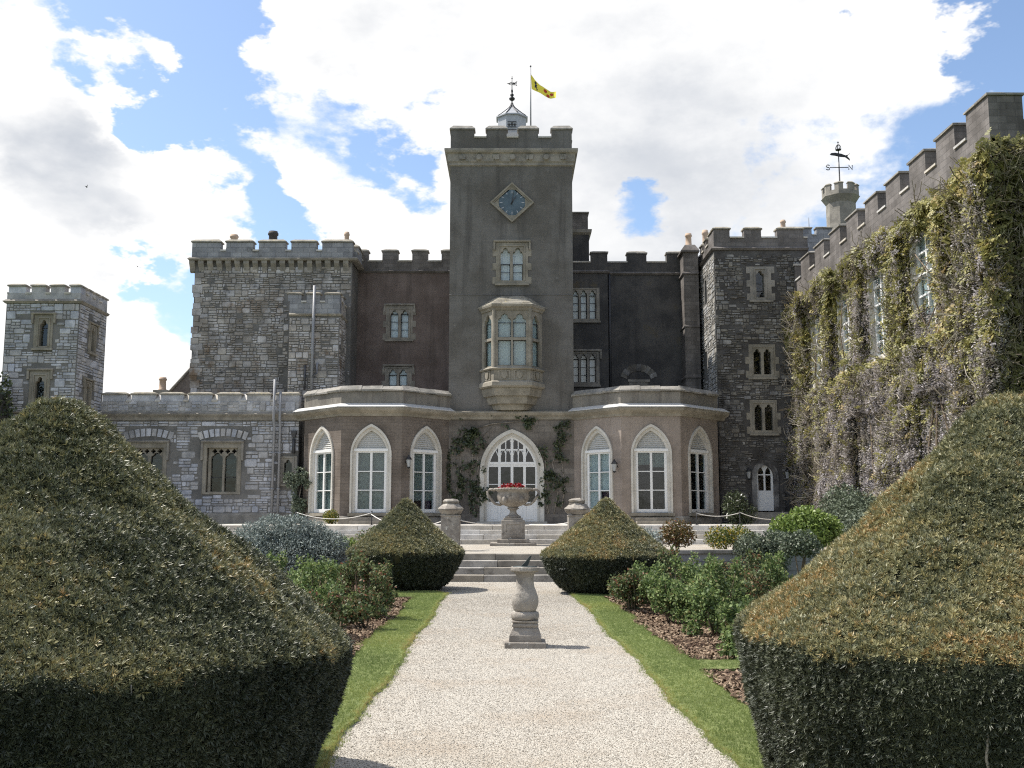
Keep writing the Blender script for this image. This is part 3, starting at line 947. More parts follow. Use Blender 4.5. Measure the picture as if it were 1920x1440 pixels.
    for (an, l, w) in ((R(8), 0.5, 0.022), (R(32), 0.34, 0.03)):
        u, z = math.sin(an), math.cos(an)
        q = MB().prism(fr, [(c[0] - u * 0.1 - z * w, c[1] - z * 0.1 + u * w), (c[0] - u * 0.1 + z * w, c[1] - z * 0.1 - u * w), (c[0] + u * l + z * w * .4, c[1] + z * l - u * w * .4), (c[0] + u * l - z * w * .4, c[1] + z * l + u * w * .4)], 0.03, 0.04)
        q.build('clock_hand', M['lead_dark'], ck)

    # oriel
    ow = 1.257; wl = -1.364
    P1 = [(-1.36, Y), (-0.80, Y - 0.86), (0.80, Y - 0.86), (1.36, Y)]
    P1 = [(x + 0.0, y) for x, y in P1]
    zt, zb_, zm0, zm1 = 10.834, 8.18, 7.511, 7.368
    orl = MB()
    fs = [Fr(P1[i], (P1[i + 1][0] - P1[i][0], P1[i + 1][1] - P1[i][1])) for i in range(3)]
    lens = [math.dist(P1[i], P1[i + 1]) for i in range(3)]
    ztr = 9.477; zs_ = 10.203
    sub = []
    for i in range(3):
        l = lens[i]
        if i == 1: lt = [(0.17, 0.76), (0.84, 1.43)]
        else: lt = [(0.22, 0.80)]
        hl = [arch_poly(a_, b_, ztr + 0.06, zs_, 0.42, 8, 0.25) for a_, b_ in lt] + [rect(a_, b_, zb_ + 0.1, ztr - 0.06) for a_, b_ in lt]
        orl.prism(fs[i], rect(0, l, zb_, zt), -0.2, 0.0, hl)
        sub.append(lt)
    ob = orl.build('oriel_window', M['trim'], th, 'canted stone oriel window with six lights')
    for i in range(3):
        for (a_, b_) in sub[i]:
            MB().box(fs[i], a_ - 0.02, b_ + 0.02, ztr + 0.04, zs_ + 0.45, -0.13, -0.12).build('pane', M['glass'], ob)
            MB().box(fs[i], a_ - 0.02, b_ + 0.02, zb_ + 0.08, ztr - 0.04, -0.13, -0.12).build('pane', M['glass'], ob)
            g = MB()
            for (q0, q1) in ((ztr + 0.06, zs_ + 0.02), (zb_ + 0.1, ztr - 0.06)):
                g.box(fs[i], a_, a_ + 0.03, q0, q1, -0.119, -0.1); g.box(fs[i], b_ - 0.03, b_, q0, q1, -0.119, -0.1)
                g.box(fs[i], a_ + .03, b_ - .03, q0, q0 + 0.03, -0.119, -0.1); g.box(fs[i], a_ + .03, b_ - .03, q1 - 0.03, q1, -0.119, -0.1)
            g.build('casement', M['lead_bar'], ob)
            cm = MB(); vs_ = []; n = 12
            for k in range(n + 1):
                u = a_ - 0.03 + (b_ - a_ + 0.06) * k / n; dd = -0.17 + 0.02 * math.sin(k * 2.2 + i)
                vs_ += [fs[i].p(u, zb_ + 0.05, dd), fs[i].p(u, zs_ + 0.5, dd)]
            cm.add(vs_, [(2 * k, 2 * k + 2, 2 * k + 3, 2 * k + 1) for k in range(n)], True)
            cm.build('curtain', M['curtain'], ob)
    # pilaster strips on the four angles, moulded head and roof
    for (x, y) in P1[1:3]:
        MB().lathe((x, y, zb_), [(0.09, 0), (0.09, zt - zb_)], 8, False).build('angle_shaft', M['trim'], ob)
    MB().sweep(P1, [(-0.1, zt - 0.06), (0.05, zt - 0.06), (0.08, zt + 0.02), (0.16, zt + 0.08), (0.18, zt + 0.16), (-0.1, zt + 0.16)]).build('head_moulding', M['trim'], ob)
    zr = 11.484
    top = [(-0.75, Y - 0.02), (-0.5, Y - 0.34), (0.5, Y - 0.34), (0.75, Y - 0.02)]
    base = [(-1.56, Y - 0.02), (-0.90, Y - 1.03), (0.90, Y - 1.03), (1.56, Y - 0.02)]
    steps_ = 5
    for k in range(steps_):
        t0, t1 = k / steps_, (k + 1) / steps_
        za, zb2 = zt + 0.165 + (zr - zt - 0.165) * t0, zt + 0.165 + (zr - zt - 0.165) * t1
        A = [(b_[0] + (t_[0] - b_[0]) * t0, b_[1] + (t_[1] - b_[1]) * t0) for b_, t_ in zip(base, top)]
        B = [(b_[0] + (t_[0] - b_[0]) * t1, b_[1] + (t_[1] - b_[1]) * t1) for b_, t_ in zip(base, top)]
        v = [(x, y, za) for x, y in A] + [(x, y, za + 0.04) for x, y in A] + [(x, y, zb2 + 0.02) for x, y in B]
        f = [(i, i + 1, i + 5, i + 4) for i in range(3)] + [(4 + i, 5 + i, 9 + i, 8 + i) for i in range(3)] + [(8, 9, 10, 11)]
        q = MB(); q.add(v, f); q.jitter(0.012, k).build('roof_slab', M['coping'], ob)
    # carved panels with shields, then the stepped corbel
    MB().sweep(P1, [(-0.3, zm0), (0.02, zm0), (0.02, zb_ - 0.1), (-0.3, zb_ - 0.1)]).build('panel_band', M['trim'], ob)
    MB().sweep(P1, [(-0.3, zb_ - 0.1), (0.08, zb_ - 0.1), (0.14, zb_ - 0.04), (0.03, zb_ + 0.05), (-0.3, zb_ + 0.05)]).build('sill', M['trim'], ob)
    MB().sweep(P1, [(-0.3, zm1 - 0.06), (0.08, zm1 - 0.06), (0.15, zm1), (0.13, zm0 + 0.02), (0.03, zm0 + 0.1), (-0.3, zm0 + 0.1)]).build('base_moulding', M['trim'], ob)
    zc0, zc1 = zm0 + 0.12, zb_ - 0.12
    for i, us in ((0, [0.52]), (1, [0.46, 1.14]), (2, [0.52])):
        for u in us:
            pn = MB().prism(fs[i], rect(u - 0.27, u + 0.27, zc0, zc1), 0.02, 0.05, [rect(u - 0.21, u + 0.21, zc0 + 0.05, zc1 - 0.05)])
            pn.build('panel_frame', M['trim'], ob)
            zz = (zc0 + zc1) / 2
            sh = [(u - 0.13, zz + 0.15), (u - 0.13, zz - 0.02), (u - 0.08, zz - 0.11), (u, zz - 0.17), (u + 0.08, zz - 0.11), (u + 0.13, zz - 0.02), (u + 0.13, zz + 0.15)]
            MB().prism(fs[i], sh, 0.01, 0.075).build('shield', M['trim'], ob)
    zz = zm1 - 0.06
    for k, (sx, dp, hgt) in enumerate(((1.0, 0.98, 0.36), (0.84, 0.78, 0.34), (0.66, 0.5, 0.26), (0.52, 0.18, 0.24))):
        q = [(x * sx, Y - (Y - y) * dp) for x, y in P1]
        MB().sweep(q, [(-0.5, zz - hgt), (-0.06, zz - hgt), (-0.02, zz - hgt * 0.5), (0.0, zz - 0.05), (0.0, zz), (-0.5, zz)]).build('corbel_course', M['trim'] if k < 3 else M['trim_dull'], ob)
        zz -= hgt
    # door: white gothic frame, lights and panels
    mid = 2.5
    zap = 5.508
    mb = MB().prism(fr, arch_poly(-w_out / 2, w_out / 2, GZ, zs, zap - zs, 14), -0.3, 0.08, [arch_poly(-mid / 2, mid / 2, GZ, zs, zap - zs - 0.16, 14)])
    mb.prism(fr, arch_poly(-mid / 2 - 0.01, mid / 2 + 0.01, GZ + 0.001, zs, zap - zs - 0.15, 14), -0.31, -0.05, [arch_poly(-w_in / 2, w_in / 2, GZ, zs, zap - zs - 0.3, 14)])
    dr = mb.build('doorway', M['surround'], th, 'white gothic arched doorway with leafy climbers')
    hi = zap - zs - 0.3
    head = arch_poly(-w_in / 2 + 0.0, w_in / 2, GZ + 0.02, zs, hi, 14)
    inner = arch_poly(-w_in / 2 + 0.09, w_in / 2 - 0.09, GZ + 0.1, zs, hi - 0.1, 14)
    MB().prism(fr, head, -0.3, -0.14, [inner]).build('frame', M['white'], dr)
    ztr_ = 4.007; zpan = 2.283
    for x in (-0.56, 0.0, 0.56):
        MB().box(fr, x - 0.06, x + 0.06, GZ + 0.1, ztr_ + (1.28 if x == 0 else 0.86), -0.28, -0.15).build('mullion', M['white'], dr)
    MB().box(fr, -w_in / 2 + 0.05, w_in / 2 - 0.05, ztr_ - 0.07, ztr_ + 0.05, -0.27, -0.13).build('mullion', M['white'], dr)
    for x0, x1 in ((-1.04, -0.62), (-0.5, -0.06), (0.06, 0.5), (0.62, 1.04)):
        MB().box(fr, x0, x1, 3.06 - 0.018, 3.06 + 0.018, -0.25, -0.17).build('glazing_bar', M['white'], dr)
        MB().box(fr, x0, x1, ztr_ - 0.17, ztr_ - 0.071, -0.26, -0.16).build('glazing_bar', M['white'], dr)
    # tracery of the head
    for x in (-0.28, 0.28):
        MB().box(fr, x - 0.022, x + 0.022, ztr_, ztr_ + 1.1, -0.25, -0.16).build('glazing_bar', M['white'], dr)
        MB().box(fr, x - 0.24, x + 0.24, ztr_ + 0.56, ztr_ + 0.63, -0.25, -0.16).build('glazing_bar', M['white'], dr)
    for cx_ in (-0.39, -0.17, 0.17, 0.39):
        for zz in (ztr_ + 0.36, ztr_ + 0.93):
            for s_ in (-1, 1):
                pth = [fr.p(cx_ + s_ * 0.1 * math.cos(t * 1.35), zz + 0.2 * math.sin(t * 1.35), -0.2) for t in (0, .25, .5, .75, 1.0)]
                MB().tube(pth, 0.02, 5).build('glazing_bar', M['white'], dr)
    for s_ in (-1, 1):
        MB().tube([fr.p(s_ * 0.56, ztr_ + 0.02, -0.2), fr.p(s_ * 0.6, ztr_ + 0.3, -0.2), fr.p(s_ * 0.75, ztr_ + 0.62, -0.2)], 0.03, 6).build('glazing_bar', M['white'], dr)
        MB().tube([fr.p(s_ * 1.02, ztr_ + 0.02, -0.2), fr.p(s_ * 0.95, ztr_ + 0.36, -0.2), fr.p(s_ * 0.80, ztr_ + 0.64, -0.2)], 0.03, 6).build('glazing_bar', M['white'], dr)
    for x0, x1 in ((-1.06, -0.54), (-0.54, 0.0), (0.0, 0.54), (0.54, 1.06)):
        MB().box(fr, x0 + 0.02, x1 - 0.02, GZ + 0.1, zpan, -0.24, -0.17).build('door_panel', M['white'], dr)
        MB().box(fr, x0 + 0.1, x1 - 0.1, GZ + 0.2, zpan - 0.1, -0.171, -0.155).build('raised_panel', M['white'], dr)
        MB().box(fr, x0 + 0.01, x1 - 0.01, zpan, ztr_ - 0.06, -0.215, -0.205).build('pane', M['glass_dark'], dr)
    MB().prism(fr, arch_poly(-w_in / 2 + 0.02, w_in / 2 - 0.02, ztr_, zs + 0.01, hi - 0.03, 10), -0.225, -0.215).build('pane', M['glass_dark'], dr)
    MB().box(fr, -1.25, 1.25, GZ + 0.02, zap - 0.2, -0.595, -0.58).build('dark_interior', M['room'], dr)
    MB().box(fr, -1.55, 1.55, GZ, GZ + 0.1, -0.3, 0.3).build('doorstep', M['paving'], dr)
    for (a_, b_) in ((XL + 0.02, -1.44), (1.44, XR - 0.02)):
        MB().box(fr, a_, b_, GZ, GZ + 0.42, -0.1, 0.07).build('plinth', M['door_wall'], th)
    return th


clock_tower()


# ------------------------------------------------------------------ cupola, vane, flag
def cupola():
    Y = 48.0
    th = thing('cupola', 'grey lead octagonal cupola with ogee roof and iron vane on the clock tower', 'cupola', (0, Y, 18.5))
    zb, ze = 20.279, 21.219
    r = 0.75
    MB().lathe((0, Y, 0), [(r, zb), (r, ze - 0.02)], 8, False, R(22.5)).build('drum', M['lead'], th)
    fr = front(Y - r * math.cos(R(22.5)))
    lv = MB().prism(fr, arch_poly(-0.27, 0.27, zb + 0.08, ze - 0.62, 0.3, 8), 0.002, 0.03).build('louvre_panel', M['lead'], th)
    for k in range(4):
        MB().box(fr, -0.22, 0.22, zb + 0.12 + k * 0.13, zb + 0.15 + k * 0.13, 0.03, 0.07).build('louvre', M['lead_dark'], lv)
    for k in (-1, 0, 1):
        MB().box(fr, k * 0.14 - 0.04, k * 0.14 + 0.04, ze - 0.62, ze - 0.5 + 0.05 * (k == 0), 0.03, 0.045).build('louvre', M['lead_dark'], lv)
    zt = 21.997
    H_ = zt - ze
    prof = [(r * 1.12, ze - 0.03), (r * 1.12, ze + 0.03), (r * 0.98, ze + 0.08), (r * 0.72, ze + H_ * 0.30), (r * 0.42, ze + H_ * 0.56), (r * 0.2, ze + H_ * 0.76), (r * 0.09, ze + H_ * 0.92), (r * 0.06, zt)]
    MB().lathe((0, Y, 0), prof, 8, False, R(22.5)).build('roof', M['lead'], th)
    for k in range(8):
        a = R(22.5 + 45 * k)
        MB().tube([(rr * 1.01 * math.cos(a), Y + rr * 1.01 * math.sin(a), zz) for rr, zz in prof[2:]], 0.035, 6).build('roof_roll', M['lead_dark'], th)
    f = zt
    MB().lathe((0, Y, 0), [(0.055, f - 0.05), (0.07, f + 0.05), (0.03, f + 0.1), (0.03, f + 0.18), (0.13, f + 0.24), (0.15, f + 0.32), (0.05, f + 0.4), (0.09, f + 0.46), (0.09, f + 0.52), (0.03, f + 0.58), (0.06, f + 0.7), (0.025, f + 0.8), (0.018, f + 1.1), (0.018, 23.477)], 12).build('finial', M['iron'], th)
    zv = 23.085
    vn = MB()
    for s_ in (-1, 1):
        vn.tube([(-0.2, Y, zv), (-0.05, Y, zv + s_ * 0.07), (0.1, Y, zv + s_ * 0.02), (0.26, Y, zv + s_ * 0.12)], 0.016, 5)
    vn.tube([(-0.26, Y, zv), (0.2, Y, zv)], 0.016, 5)
    for x in (0.06, 0.13, 0.2):
        vn.tube([(x, Y, zv - 0.09), (x + 0.03, Y, zv + 0.09)], 0.014, 5)
    vn.build('vane', M['iron'], th)
    MB().lathe((0, Y, 0), [(0.0, zv + 0.22), (0.045, zv + 0.27), (0.0, zv + 0.32)], 8).build('finial_bead', M['iron'], th)


cupola()


def flag():
    Y = 47.4
    x = 0.92
    th = thing('flagpole', 'thin white flagpole on the clock tower flying a small yellow flag', 'flagpole', (x, Y, 18.4))
    MB().tube([(x, Y, 20.128), (x, Y, 23.675)], [0.04, 0.025], 8).build('pole', M['pipe'], th)
    MB().lathe((x, Y, 23.675), [(0.0, 0), (0.045, 0.03), (0.045, 0.07), (0.0, 0.1)], 8).build('finial', M['lead_dark'], th)
    top = [(0.02, 23.301), (0.22, 23.038), (0.46, 22.789), (0.74, 22.61), (1.0, 22.513), (1.27, 22.541)]
    bot = [(0.05, 22.541), (0.22, 22.472), (0.44, 22.375), (0.72, 22.237), (0.98, 22.155), (1.25, 22.169)]
    def smp(c, s):
        s = min(max(s, 0), 1) * (len(c) - 1); i = min(int(s), len(c) - 2); t = s - i
        return (c[i][0] * (1 - t) + c[i + 1][0] * t, c[i][1] * (1 - t) + c[i + 1][1] * t)
    def fp(s, t, off=0.0):
        a, b = smp(top, s), smp(bot, s)
        dy = 0.10 * math.sin(s * 9.0 + t * 1.2) * s + 0.25 * s
        return (x + a[0] * (1 - t) + b[0] * t, Y + dy + off, a[1] * (1 - t) + b[1] * t)
    n, m = 24, 8
    def sheet(off):
        return [fp(i / n, j / m, off) for i in range(n + 1) for j in range(m + 1)]
    mb = MB()
    w = m + 1
    mb.add(sheet(0), [(i * w + j, i * w + j + 1, (i + 1) * w + j + 1, (i + 1) * w + j) for i in range(n) for j in range(m)], True)
    fl = mb.build('flag', M['flag'], th, 'yellow flag with three red roundels and a dark beast')
    def decal(name, poly, mat):
        q = MB()
        q.add([fp(s, t, -0.012) for s, t in poly], [list(range(len(poly)))[::-1]])
        q.add([fp(s, t, 0.012) for s, t in poly], [list(range(len(poly)))])
        q.build(name, M[mat], fl)
    for (s, t) in ((0.60, 0.36), (0.84, 0.42), (0.71, 0.78)):
        decal('roundel', [(s + 0.062 * math.cos(a), t + 0.2 * math.sin(a)) for a in [2 * math.pi * k / 14 for k in range(14)]], 'flag_red')
    decal('beast', [(0.20, 0.1), (0.27, 0.14), (0.25, 0.3), (0.30, 0.36), (0.25, 0.42), (0.29, 0.56), (0.26, 0.62), (0.32, 0.78), (0.29, 0.9), (0.25, 0.84), (0.28, 0.76), (0.22, 0.66), (0.19, 0.72), (0.18, 0.5), (0.22, 0.4), (0.17, 0.3)], 'flag_dark')


flag()


# ------------------------------------------------------------------ canted bays
def bay(plan, label, wall_mat, par_mat, cur, side):
    th = thing('bay', label, 'bay', ((plan[1][0] + plan[2][0]) / 2, plan[1][1], GZ))
    YF = plan[1][1]
    zc0, zc1 = 5.942, 6.357
    zp, zt = 6.981, 7.213
    z0, zs, zt_in = 1.785, 4.248, 4.522
    wm = MB(); fs = []
    for i in range(3):
        l = math.dist(plan[i], plan[i + 1])
        fr = Fr(plan[i], (plan[i + 1][0] - plan[i][0], plan[i + 1][1] - plan[i][1]))
        fs.append((fr, l))
        cx = l / 2 + (0.03 if i == 0 else -0.03 if i == 2 else 0)
        h = arched_window(th, fr, cx, z0, 1.76, zs, 5.575 - zs, 1.34, 5.299 - zs, zt_in, z0 + 0.02, **cur[i])
        wm.prism(fr, rect(0.0, l, GZ, zc0 + 0.05), -0.55, 0.0, [h])
    wm.build('wall', M[wall_mat], th)
    # floor, back block and flat roof
    inner = [(p[0], p[1] + 0.75) for p in plan]
    MB().prism_plan = None
    rb = MB()
    pl = [(plan[0][0], plan[0][1] + 5.0)] + list(plan) + [(plan[3][0], plan[3][1] + 5.0)]
    def slab(z_a, z_b, ins):
        q = MB()
        P_ = [(x + (ins if x < (plan[1][0] + plan[2][0]) / 2 else -ins) * (1 if k in (0, 1, 4, 5) else 0.4), y + (ins if k not in (0, 5) else 0)) for k, (x, y) in enumerate(pl)]
        n = len(P_)
        q.add([(x, y, z_a) for x, y in P_] + [(x, y, z_b) for x, y in P_], [tuple(range(n))[::-1], tuple(range(n, 2 * n))] + [(k, (k + 1) % n, n + (k + 1) % n, n + k) for k in range(n)])
        return q
    slab(zc0 - 0.1, zc1 + 0.1, 0.3).build('roof', M['lead'], th)
    slab(GZ, zc0 - 0.1, 0.8).build('inner_block', M['room'], th)
    ext = [(plan[0][0] - 0.35, plan[0][1] + 0.35)] + list(plan[1:3]) + [(plan[3][0] + (0.35 if side > 0 else 0.0), plan[3][1] + (0.35 if side > 0 else 0.0))]
    if side > 0: ext[0] = plan[0]
    MB().sweep(ext, [(-0.3, zc0 - 0.02), (0.05, zc0 - 0.02), (0.09, zc0 + 0.08), (0.22, zc0 + 0.16), (0.30, zc0 + 0.22), (0.33, zc0 + 0.3), (0.33, zc1 - 0.08), (0.05, zc1 + 0.05), (-0.3, zc1 + 0.05)]).jitter(0.004).build('cornice', M['trim'], th)
    MB().sweep(ext, [(0.345, zc1 - 0.075), (0.345, zc1 - 0.05), (0.03, zc1 + 0.115), (0.03, zc1 + 0.06)]).build('sunlit_edge', M['sunlit_edge'], th)  # thin added strip, its pale tone stands for sunlight on the cornice top
    pw = [(p[0], p[1]) for p in plan]
    MB().sweep(pw, [(-0.3, zc1), (0.04, zc1), (0.04, zp), (-0.3, zp)]).build('parapet', M[par_mat], th)
    # coping in separate lengths
    k = 0
    for i in range(3):
        fr, l = fs[i]
        n = 3
        for j in range(n):
            u0, u1 = l * j / n + 0.004, l * (j + 1) / n - 0.004
            sgn = 0.0
            mb = MB()
            e0 = 0.414 if (j == 0 and i > 0) else 0.0
            e1 = 0.414 if (j == n - 1 and i < 2) else 0.0
            prof = [(-0.34, zp + 0.001), (0.12, zp + 0.001), (0.14, zp + 0.07), (-0.08, zt + 0.03), (-0.34, zt - 0.02)]
            v = [fr.p(u0 - e0 * d, z, d) for d, z in prof] + [fr.p(u1 + e1 * d, z, d) for d, z in prof]
            m = len(prof)
            mb.add(v, [tuple(reversed(range(m))), tuple(range(m, 2 * m))] + [(q, m + q, m + (q + 1) % m, (q + 1) % m) for q in range(m)])
            mb.jitter(0.02, k).build('coping_stone', M['coping_grey'], th)
            k += 1
    # plinth
    MB().sweep(list(plan), [(-0.3, GZ), (0.1, GZ), (0.1, z0 - 0.2), (0.03, z0 - 0.125), (-0.3, z0 - 0.125)]).build('plinth', M['trim_dull'], th)
    return th, fs


LBP = [(-9.30, 45.08), (-7.32, 43.1), (-4.72, 43.1), (-2.78, 45.04)]
RBP = [(2.74, 45.04), (4.68, 43.1), (7.22, 43.1), (9.22, 45.1)]
cd = ('curtain_dim', [(0.0, 0.42, 0.0, 1.0), (0.6, 1.0, 0.0, 1.0)])
lb, lbf = bay(LBP, 'brown brick canted bay with three white gothic windows left of the clock tower', 'bay_brick', 'bay_parapet',
              [dict(curtain=('curtain_dim', [(0.0, 1.0, 0.0, 1.0)])), dict(curtain=('curtain_dim', [(0, 1, 0, 1)])), dict(curtain=('curtain_dim', [(0, 1, 0.2, 1.0)]), purple=(0.5, 0.9, 0.0, 0.36))], -1)
rb, rbf = bay(RBP, 'grey rendered canted bay with three white gothic windows right of the clock tower', 'buff_grey', 'bay_parapet',
              [dict(curtain=('curtain', [(0.0, 1.0, 0.35, 1.0), (0.0, 0.5, 0.0, 0.35)]), purple=(0.5, 0.92, 0.0, 0.36)), dict(curtain=('curtain_dim', [(0.05, 0.5, 0.78, 1.0), (0.5, 0.95, 0.74, 1.0)])), dict(curtain=None)], 1)


def lantern(th_label, p, fr_n, group=None):
    th = thing('wall_lantern', th_label, 'lantern', p, group)
    x, y, z = p
    d = Vector((fr_n[0], fr_n[1], 0)).normalized()
    c = Vector(p) + d * 0.22
    MB().tube([p, tuple(Vector(p) + d * 0.12 + Vector((0, 0, 0.16))), tuple(c + Vector((0, 0, 0.2)))], 0.018, 6).build('bracket', M['iron'], th)
    MB().lathe((c.x, c.y, c.z - 0.2), [(0.05, 0), (0.11, 0.32), (0.1, 0.33)], 6, False).build('lantern_glass', M['lampglass'], th)
    MB().lathe((c.x, c.y, c.z + 0.13), [(0.14, 0), (0.13, 0.03), (0.04, 0.15), (0.02, 0.2)], 6, False).build('lantern_cap', M['iron'], th)
    MB().lathe((c.x, c.y, c.z - 0.26), [(0.02, 0), (0.07, 0.06), (0.07, 0.08)], 6, False).build('lantern_base', M['iron'], th)


n2 = Vector((0.7, -0.7, 0)); n3 = Vector((-0.7, -0.7, 0))
fr, l = lbf[2]; lantern('black wall lantern between two windows of the brown brick bay', fr.p(0.22, 3.923, 0.0), fr.n)
fr, l = rbf[0]; lantern('black wall lantern between two windows of the grey rendered bay', fr.p(l - 0.22, 3.74, 0.0), fr.n)


# ------------------------------------------------------------------ ranges behind the bays
def left_range():
    Y = 50.0
    th = thing('brown_range', 'brown roughcast battlemented range between the rubble keep and the clock tower', 'building', (-5, Y, GZ))
    fr = front(Y)
    u0, u1 = -8.61, -2.691
    holes = [lights_window(th, fr, (-6.348, -5.003, 10.457, 12.18), [(-6.132, -5.729), (-5.608, -5.218)], 10.566, 11.686, 0.28, rail=11.768, bars=(11.385, 10.975), quoin=True),
             lights_window(th, fr, (-6.357, -5.021, 7.405, 9.074), [(-6.17, -5.769), (-5.649, -5.262)], 7.539, 8.669, 0.28, rail=8.669, bars=(8.157,), quoin=True)]
    zb = 13.918
    mb = MB().prism(fr, rect(u0, u1, GZ, zb), -0.6, 0.0, holes); mb.wbox(u0, u1, Y + 0.6, Y + 5, GZ, zb)
    mb.build('wall', M['brown'], th)
    MB().sweep([(u0, Y), (u1, Y)], [(-0.1, zb - 0.02), (0.06, zb - 0.02), (0.13, zb + 0.06), (0.0, zb + 0.15), (-0.1, zb + 0.15)]).build('string_course', M['parapet_dark'], th)
    mer = [(-8.032, -7.326), (-6.594, -5.807), (-5.074, -4.287), (-3.582, u1)]
    battlement(th, fr, mer, u0, u1, zb + 0.1, 14.528, 15.169, 0.45, 'parapet_dark', 'coping_grey', rise=0.16, sill_rise=0.12)


def right_range():
    Y = 50.0
    th = thing('dark_range', 'dark weathered battlemented range right of the clock tower', 'building', (6, Y, GZ))
    fr = front(Y); f2 = front(Y - 0.35)
    u0, um, u1 = 2.556, 4.816, 9.955
    zb = 13.807
    holes = []
    w1 = lights_window(th, f2, (2.892, 4.391, 11.344, 13.036), [(3.052, 3.347), (3.44, 3.762), (3.882, 4.203)], 11.453, 12.653, 0.26, rail=12.653, bars=(12.27, 11.861), hood=False)
    w2 = lights_window(th, f2, (2.867, 4.354, 8.111, 9.775), [(3.027, 3.319), (3.412, 3.73), (3.85, 4.168)], 8.245, 9.398, 0.26, rail=9.425, bars=(9.022, 8.62), hood=True)
    mb = MB().prism(f2, rect(u0, um, GZ, zb), -0.7, 0.0, [w1, w2])
    mb.wbox(um - 0.02, u1, Y, Y + 0.7, GZ, zb)
    mb.wbox(u0, u1, Y + 0.71, Y + 5, GZ, zb)
    mb.build('wall', M['dark'], th)
    st = [(-0.1, zb - 0.02), (0.06, zb - 0.02), (0.13, zb + 0.06), (0.0, zb + 0.15), (-0.1, zb + 0.15)]
    MB().sweep([(u0, Y - 0.35), (um, Y - 0.35), (um, Y), (u1, Y)], st).build('string_course', M['parapet_dark'], th)
    mer = [(3.989, um)]
    battlement(th, f2, mer, u0, um, zb + 0.1, 14.383, 14.963, 0.45, 'dark', 'coping_grey', rise=0.12, sill_rise=0.1)
    mer = [(5.861, 6.838), (7.869, 8.954)]
    battlement(th, fr, mer, um + 0.02, u1, zb + 0.1, 14.473, 15.057, 0.45, 'dark', 'coping_grey', rise=0.16, sill_rise=0.1)
    # drainpipe in the angle and the blocked arch with its relieving stones
    x = 4.924
    MB().tube([(x, Y - 0.12, 7.808), (x, Y - 0.12, zb)], 0.06, 8).build('drainpipe', M['lead_dark'], th)
    cx, cz = 6.35, 8.157
    for k in range(9):
        a = math.pi * (0.12 + 0.76 * k / 8)
        u, z = cx + 0.75 * math.cos(a), cz + 0.25 + 0.6 * math.sin(a)
        bm = MB(); c_, s_ = math.cos(a), math.sin(a)
        q = [(u + x_ * c_ - y_ * s_, z + x_ * s_ + y_ * c_) for x_, y_ in ((-0.15, -0.11), (0.2, -0.12), (0.2, 0.12), (-0.15, 0.11))]
        bm.prism(fr, q, -0.05, 0.03).jitter(0.015, k).build('arch_stone', M['stone_right'], th)
    MB().box(fr, cx - 0.55, cx + 0.55, cz + 0.16, cz + 0.28, -0.02, 0.05).build('lintel', M['trim_dull'], th)
    MB().box(fr, cx - 0.5, cx + 0.5, cz - 0.5, cz + 0.155, -0.02, 0.015).build('blocking', M['stone_right'], th)


left_range()
right_range()


def chimney_turret():
    """slim buttress turret in the corner between dark range and right tower"""
    Y0, Y1 = 48.9, 50.1
    x0, x1 = 8.517, 9.255
    th = thing('chimney_turret', 'slim dark chimney turret with two pale pots beside the right rubble tower', 'chimney', (x0, Y0, GZ))
    MB().wbox(x0, x1, Y0, Y1, GZ, 14.68).build('shaft', M['parapet_dark'], th)
    for (z, o) in ((13.618, 0.08), (10.949, 0.05), (8.423, 0.05)):
        MB().sweep([(x0, Y1), (x0, Y0), (x1, Y0)], [(-0.05, z - 0.08), (o, z - 0.06), (o, z), (0, z + 0.08), (-0.05, z + 0.08)]).build('band', M['parapet_dark'], th)
    z = 14.68
    v = [(x0 - 0.12, Y0 - 0.12, z), (x1 + 0.06, Y0 - 0.12, z), (x1 + 0.06, Y1, z), (x0 - 0.12, Y1, z)]
    q = MB(); q.add(v + [(a, b, z + 0.08) for a, b, _ in v] + [(x0 + 0.12, Y0 + 0.12, z + 0.42), (x1 - 0.12, Y0 + 0.12, z + 0.42), (x1 - 0.12, Y1 - 0.15, z + 0.42), (x0 + 0.12, Y1 - 0.15, z + 0.42)],
          [(3, 2, 1, 0), (8, 9, 10, 11)] + [(b + i, b + (i + 1) % 4, b + 4 + (i + 1) % 4, b + 4 + i) for b in (0, 4) for i in range(4)])
    q.build('cap', M['parapet_dark'], th)
    pot(th, ((x0 + x1) / 2 + 0.02, Y0 + 0.6, z + 0.4), 0.16, 0.72, 'pot')


chimney_turret()
th = thing('chimney_pot', 'single pale chimney pot behind the right tower parapet', 'chimney pot', (10.244, 52.0, 13))
pot(th, (10.244, 52.0, 15.652), 0.16, 16.698 - 15.652, 'pot', 'pot')


def stack_behind():
    Y = 51.5
    th = thing('chimney_stack', 'square dark chimney stack with a pale band just right of the clock tower', 'chimney', (3.4, Y, 13))
    x0, x1 = 2.807, 4.042
    MB().wbox(x0, x1, Y, Y + 1.5, 14.6, 16.323).build('shaft', M['dark'], th)
    MB().wbox(x0 - 0.02, x1 - 0.04, Y + 0.06, Y + 1.4, 16.553, 17.508).build('upper_shaft', M['parapet_dark'], th)
    z = 16.323
    MB().sweep([(x0, Y), (x1, Y), (x1, Y + 1.5)], [(-0.2, z), (0, z), (0.13, z + 0.1), (0.15, 16.582), (-0.2, 16.582)]).build('band', M['trim_dull'], th)
    z = 17.508
    MB().sweep([(x0, Y + .06), (x1 - .04, Y + .06), (x1 - .04, Y + 1.4)], [(-0.5, z), (0.06, z), (0.06, z + 0.06), (-0.5, z + 0.13)]).build('cap', M['coping_grey'], th)


stack_behind()


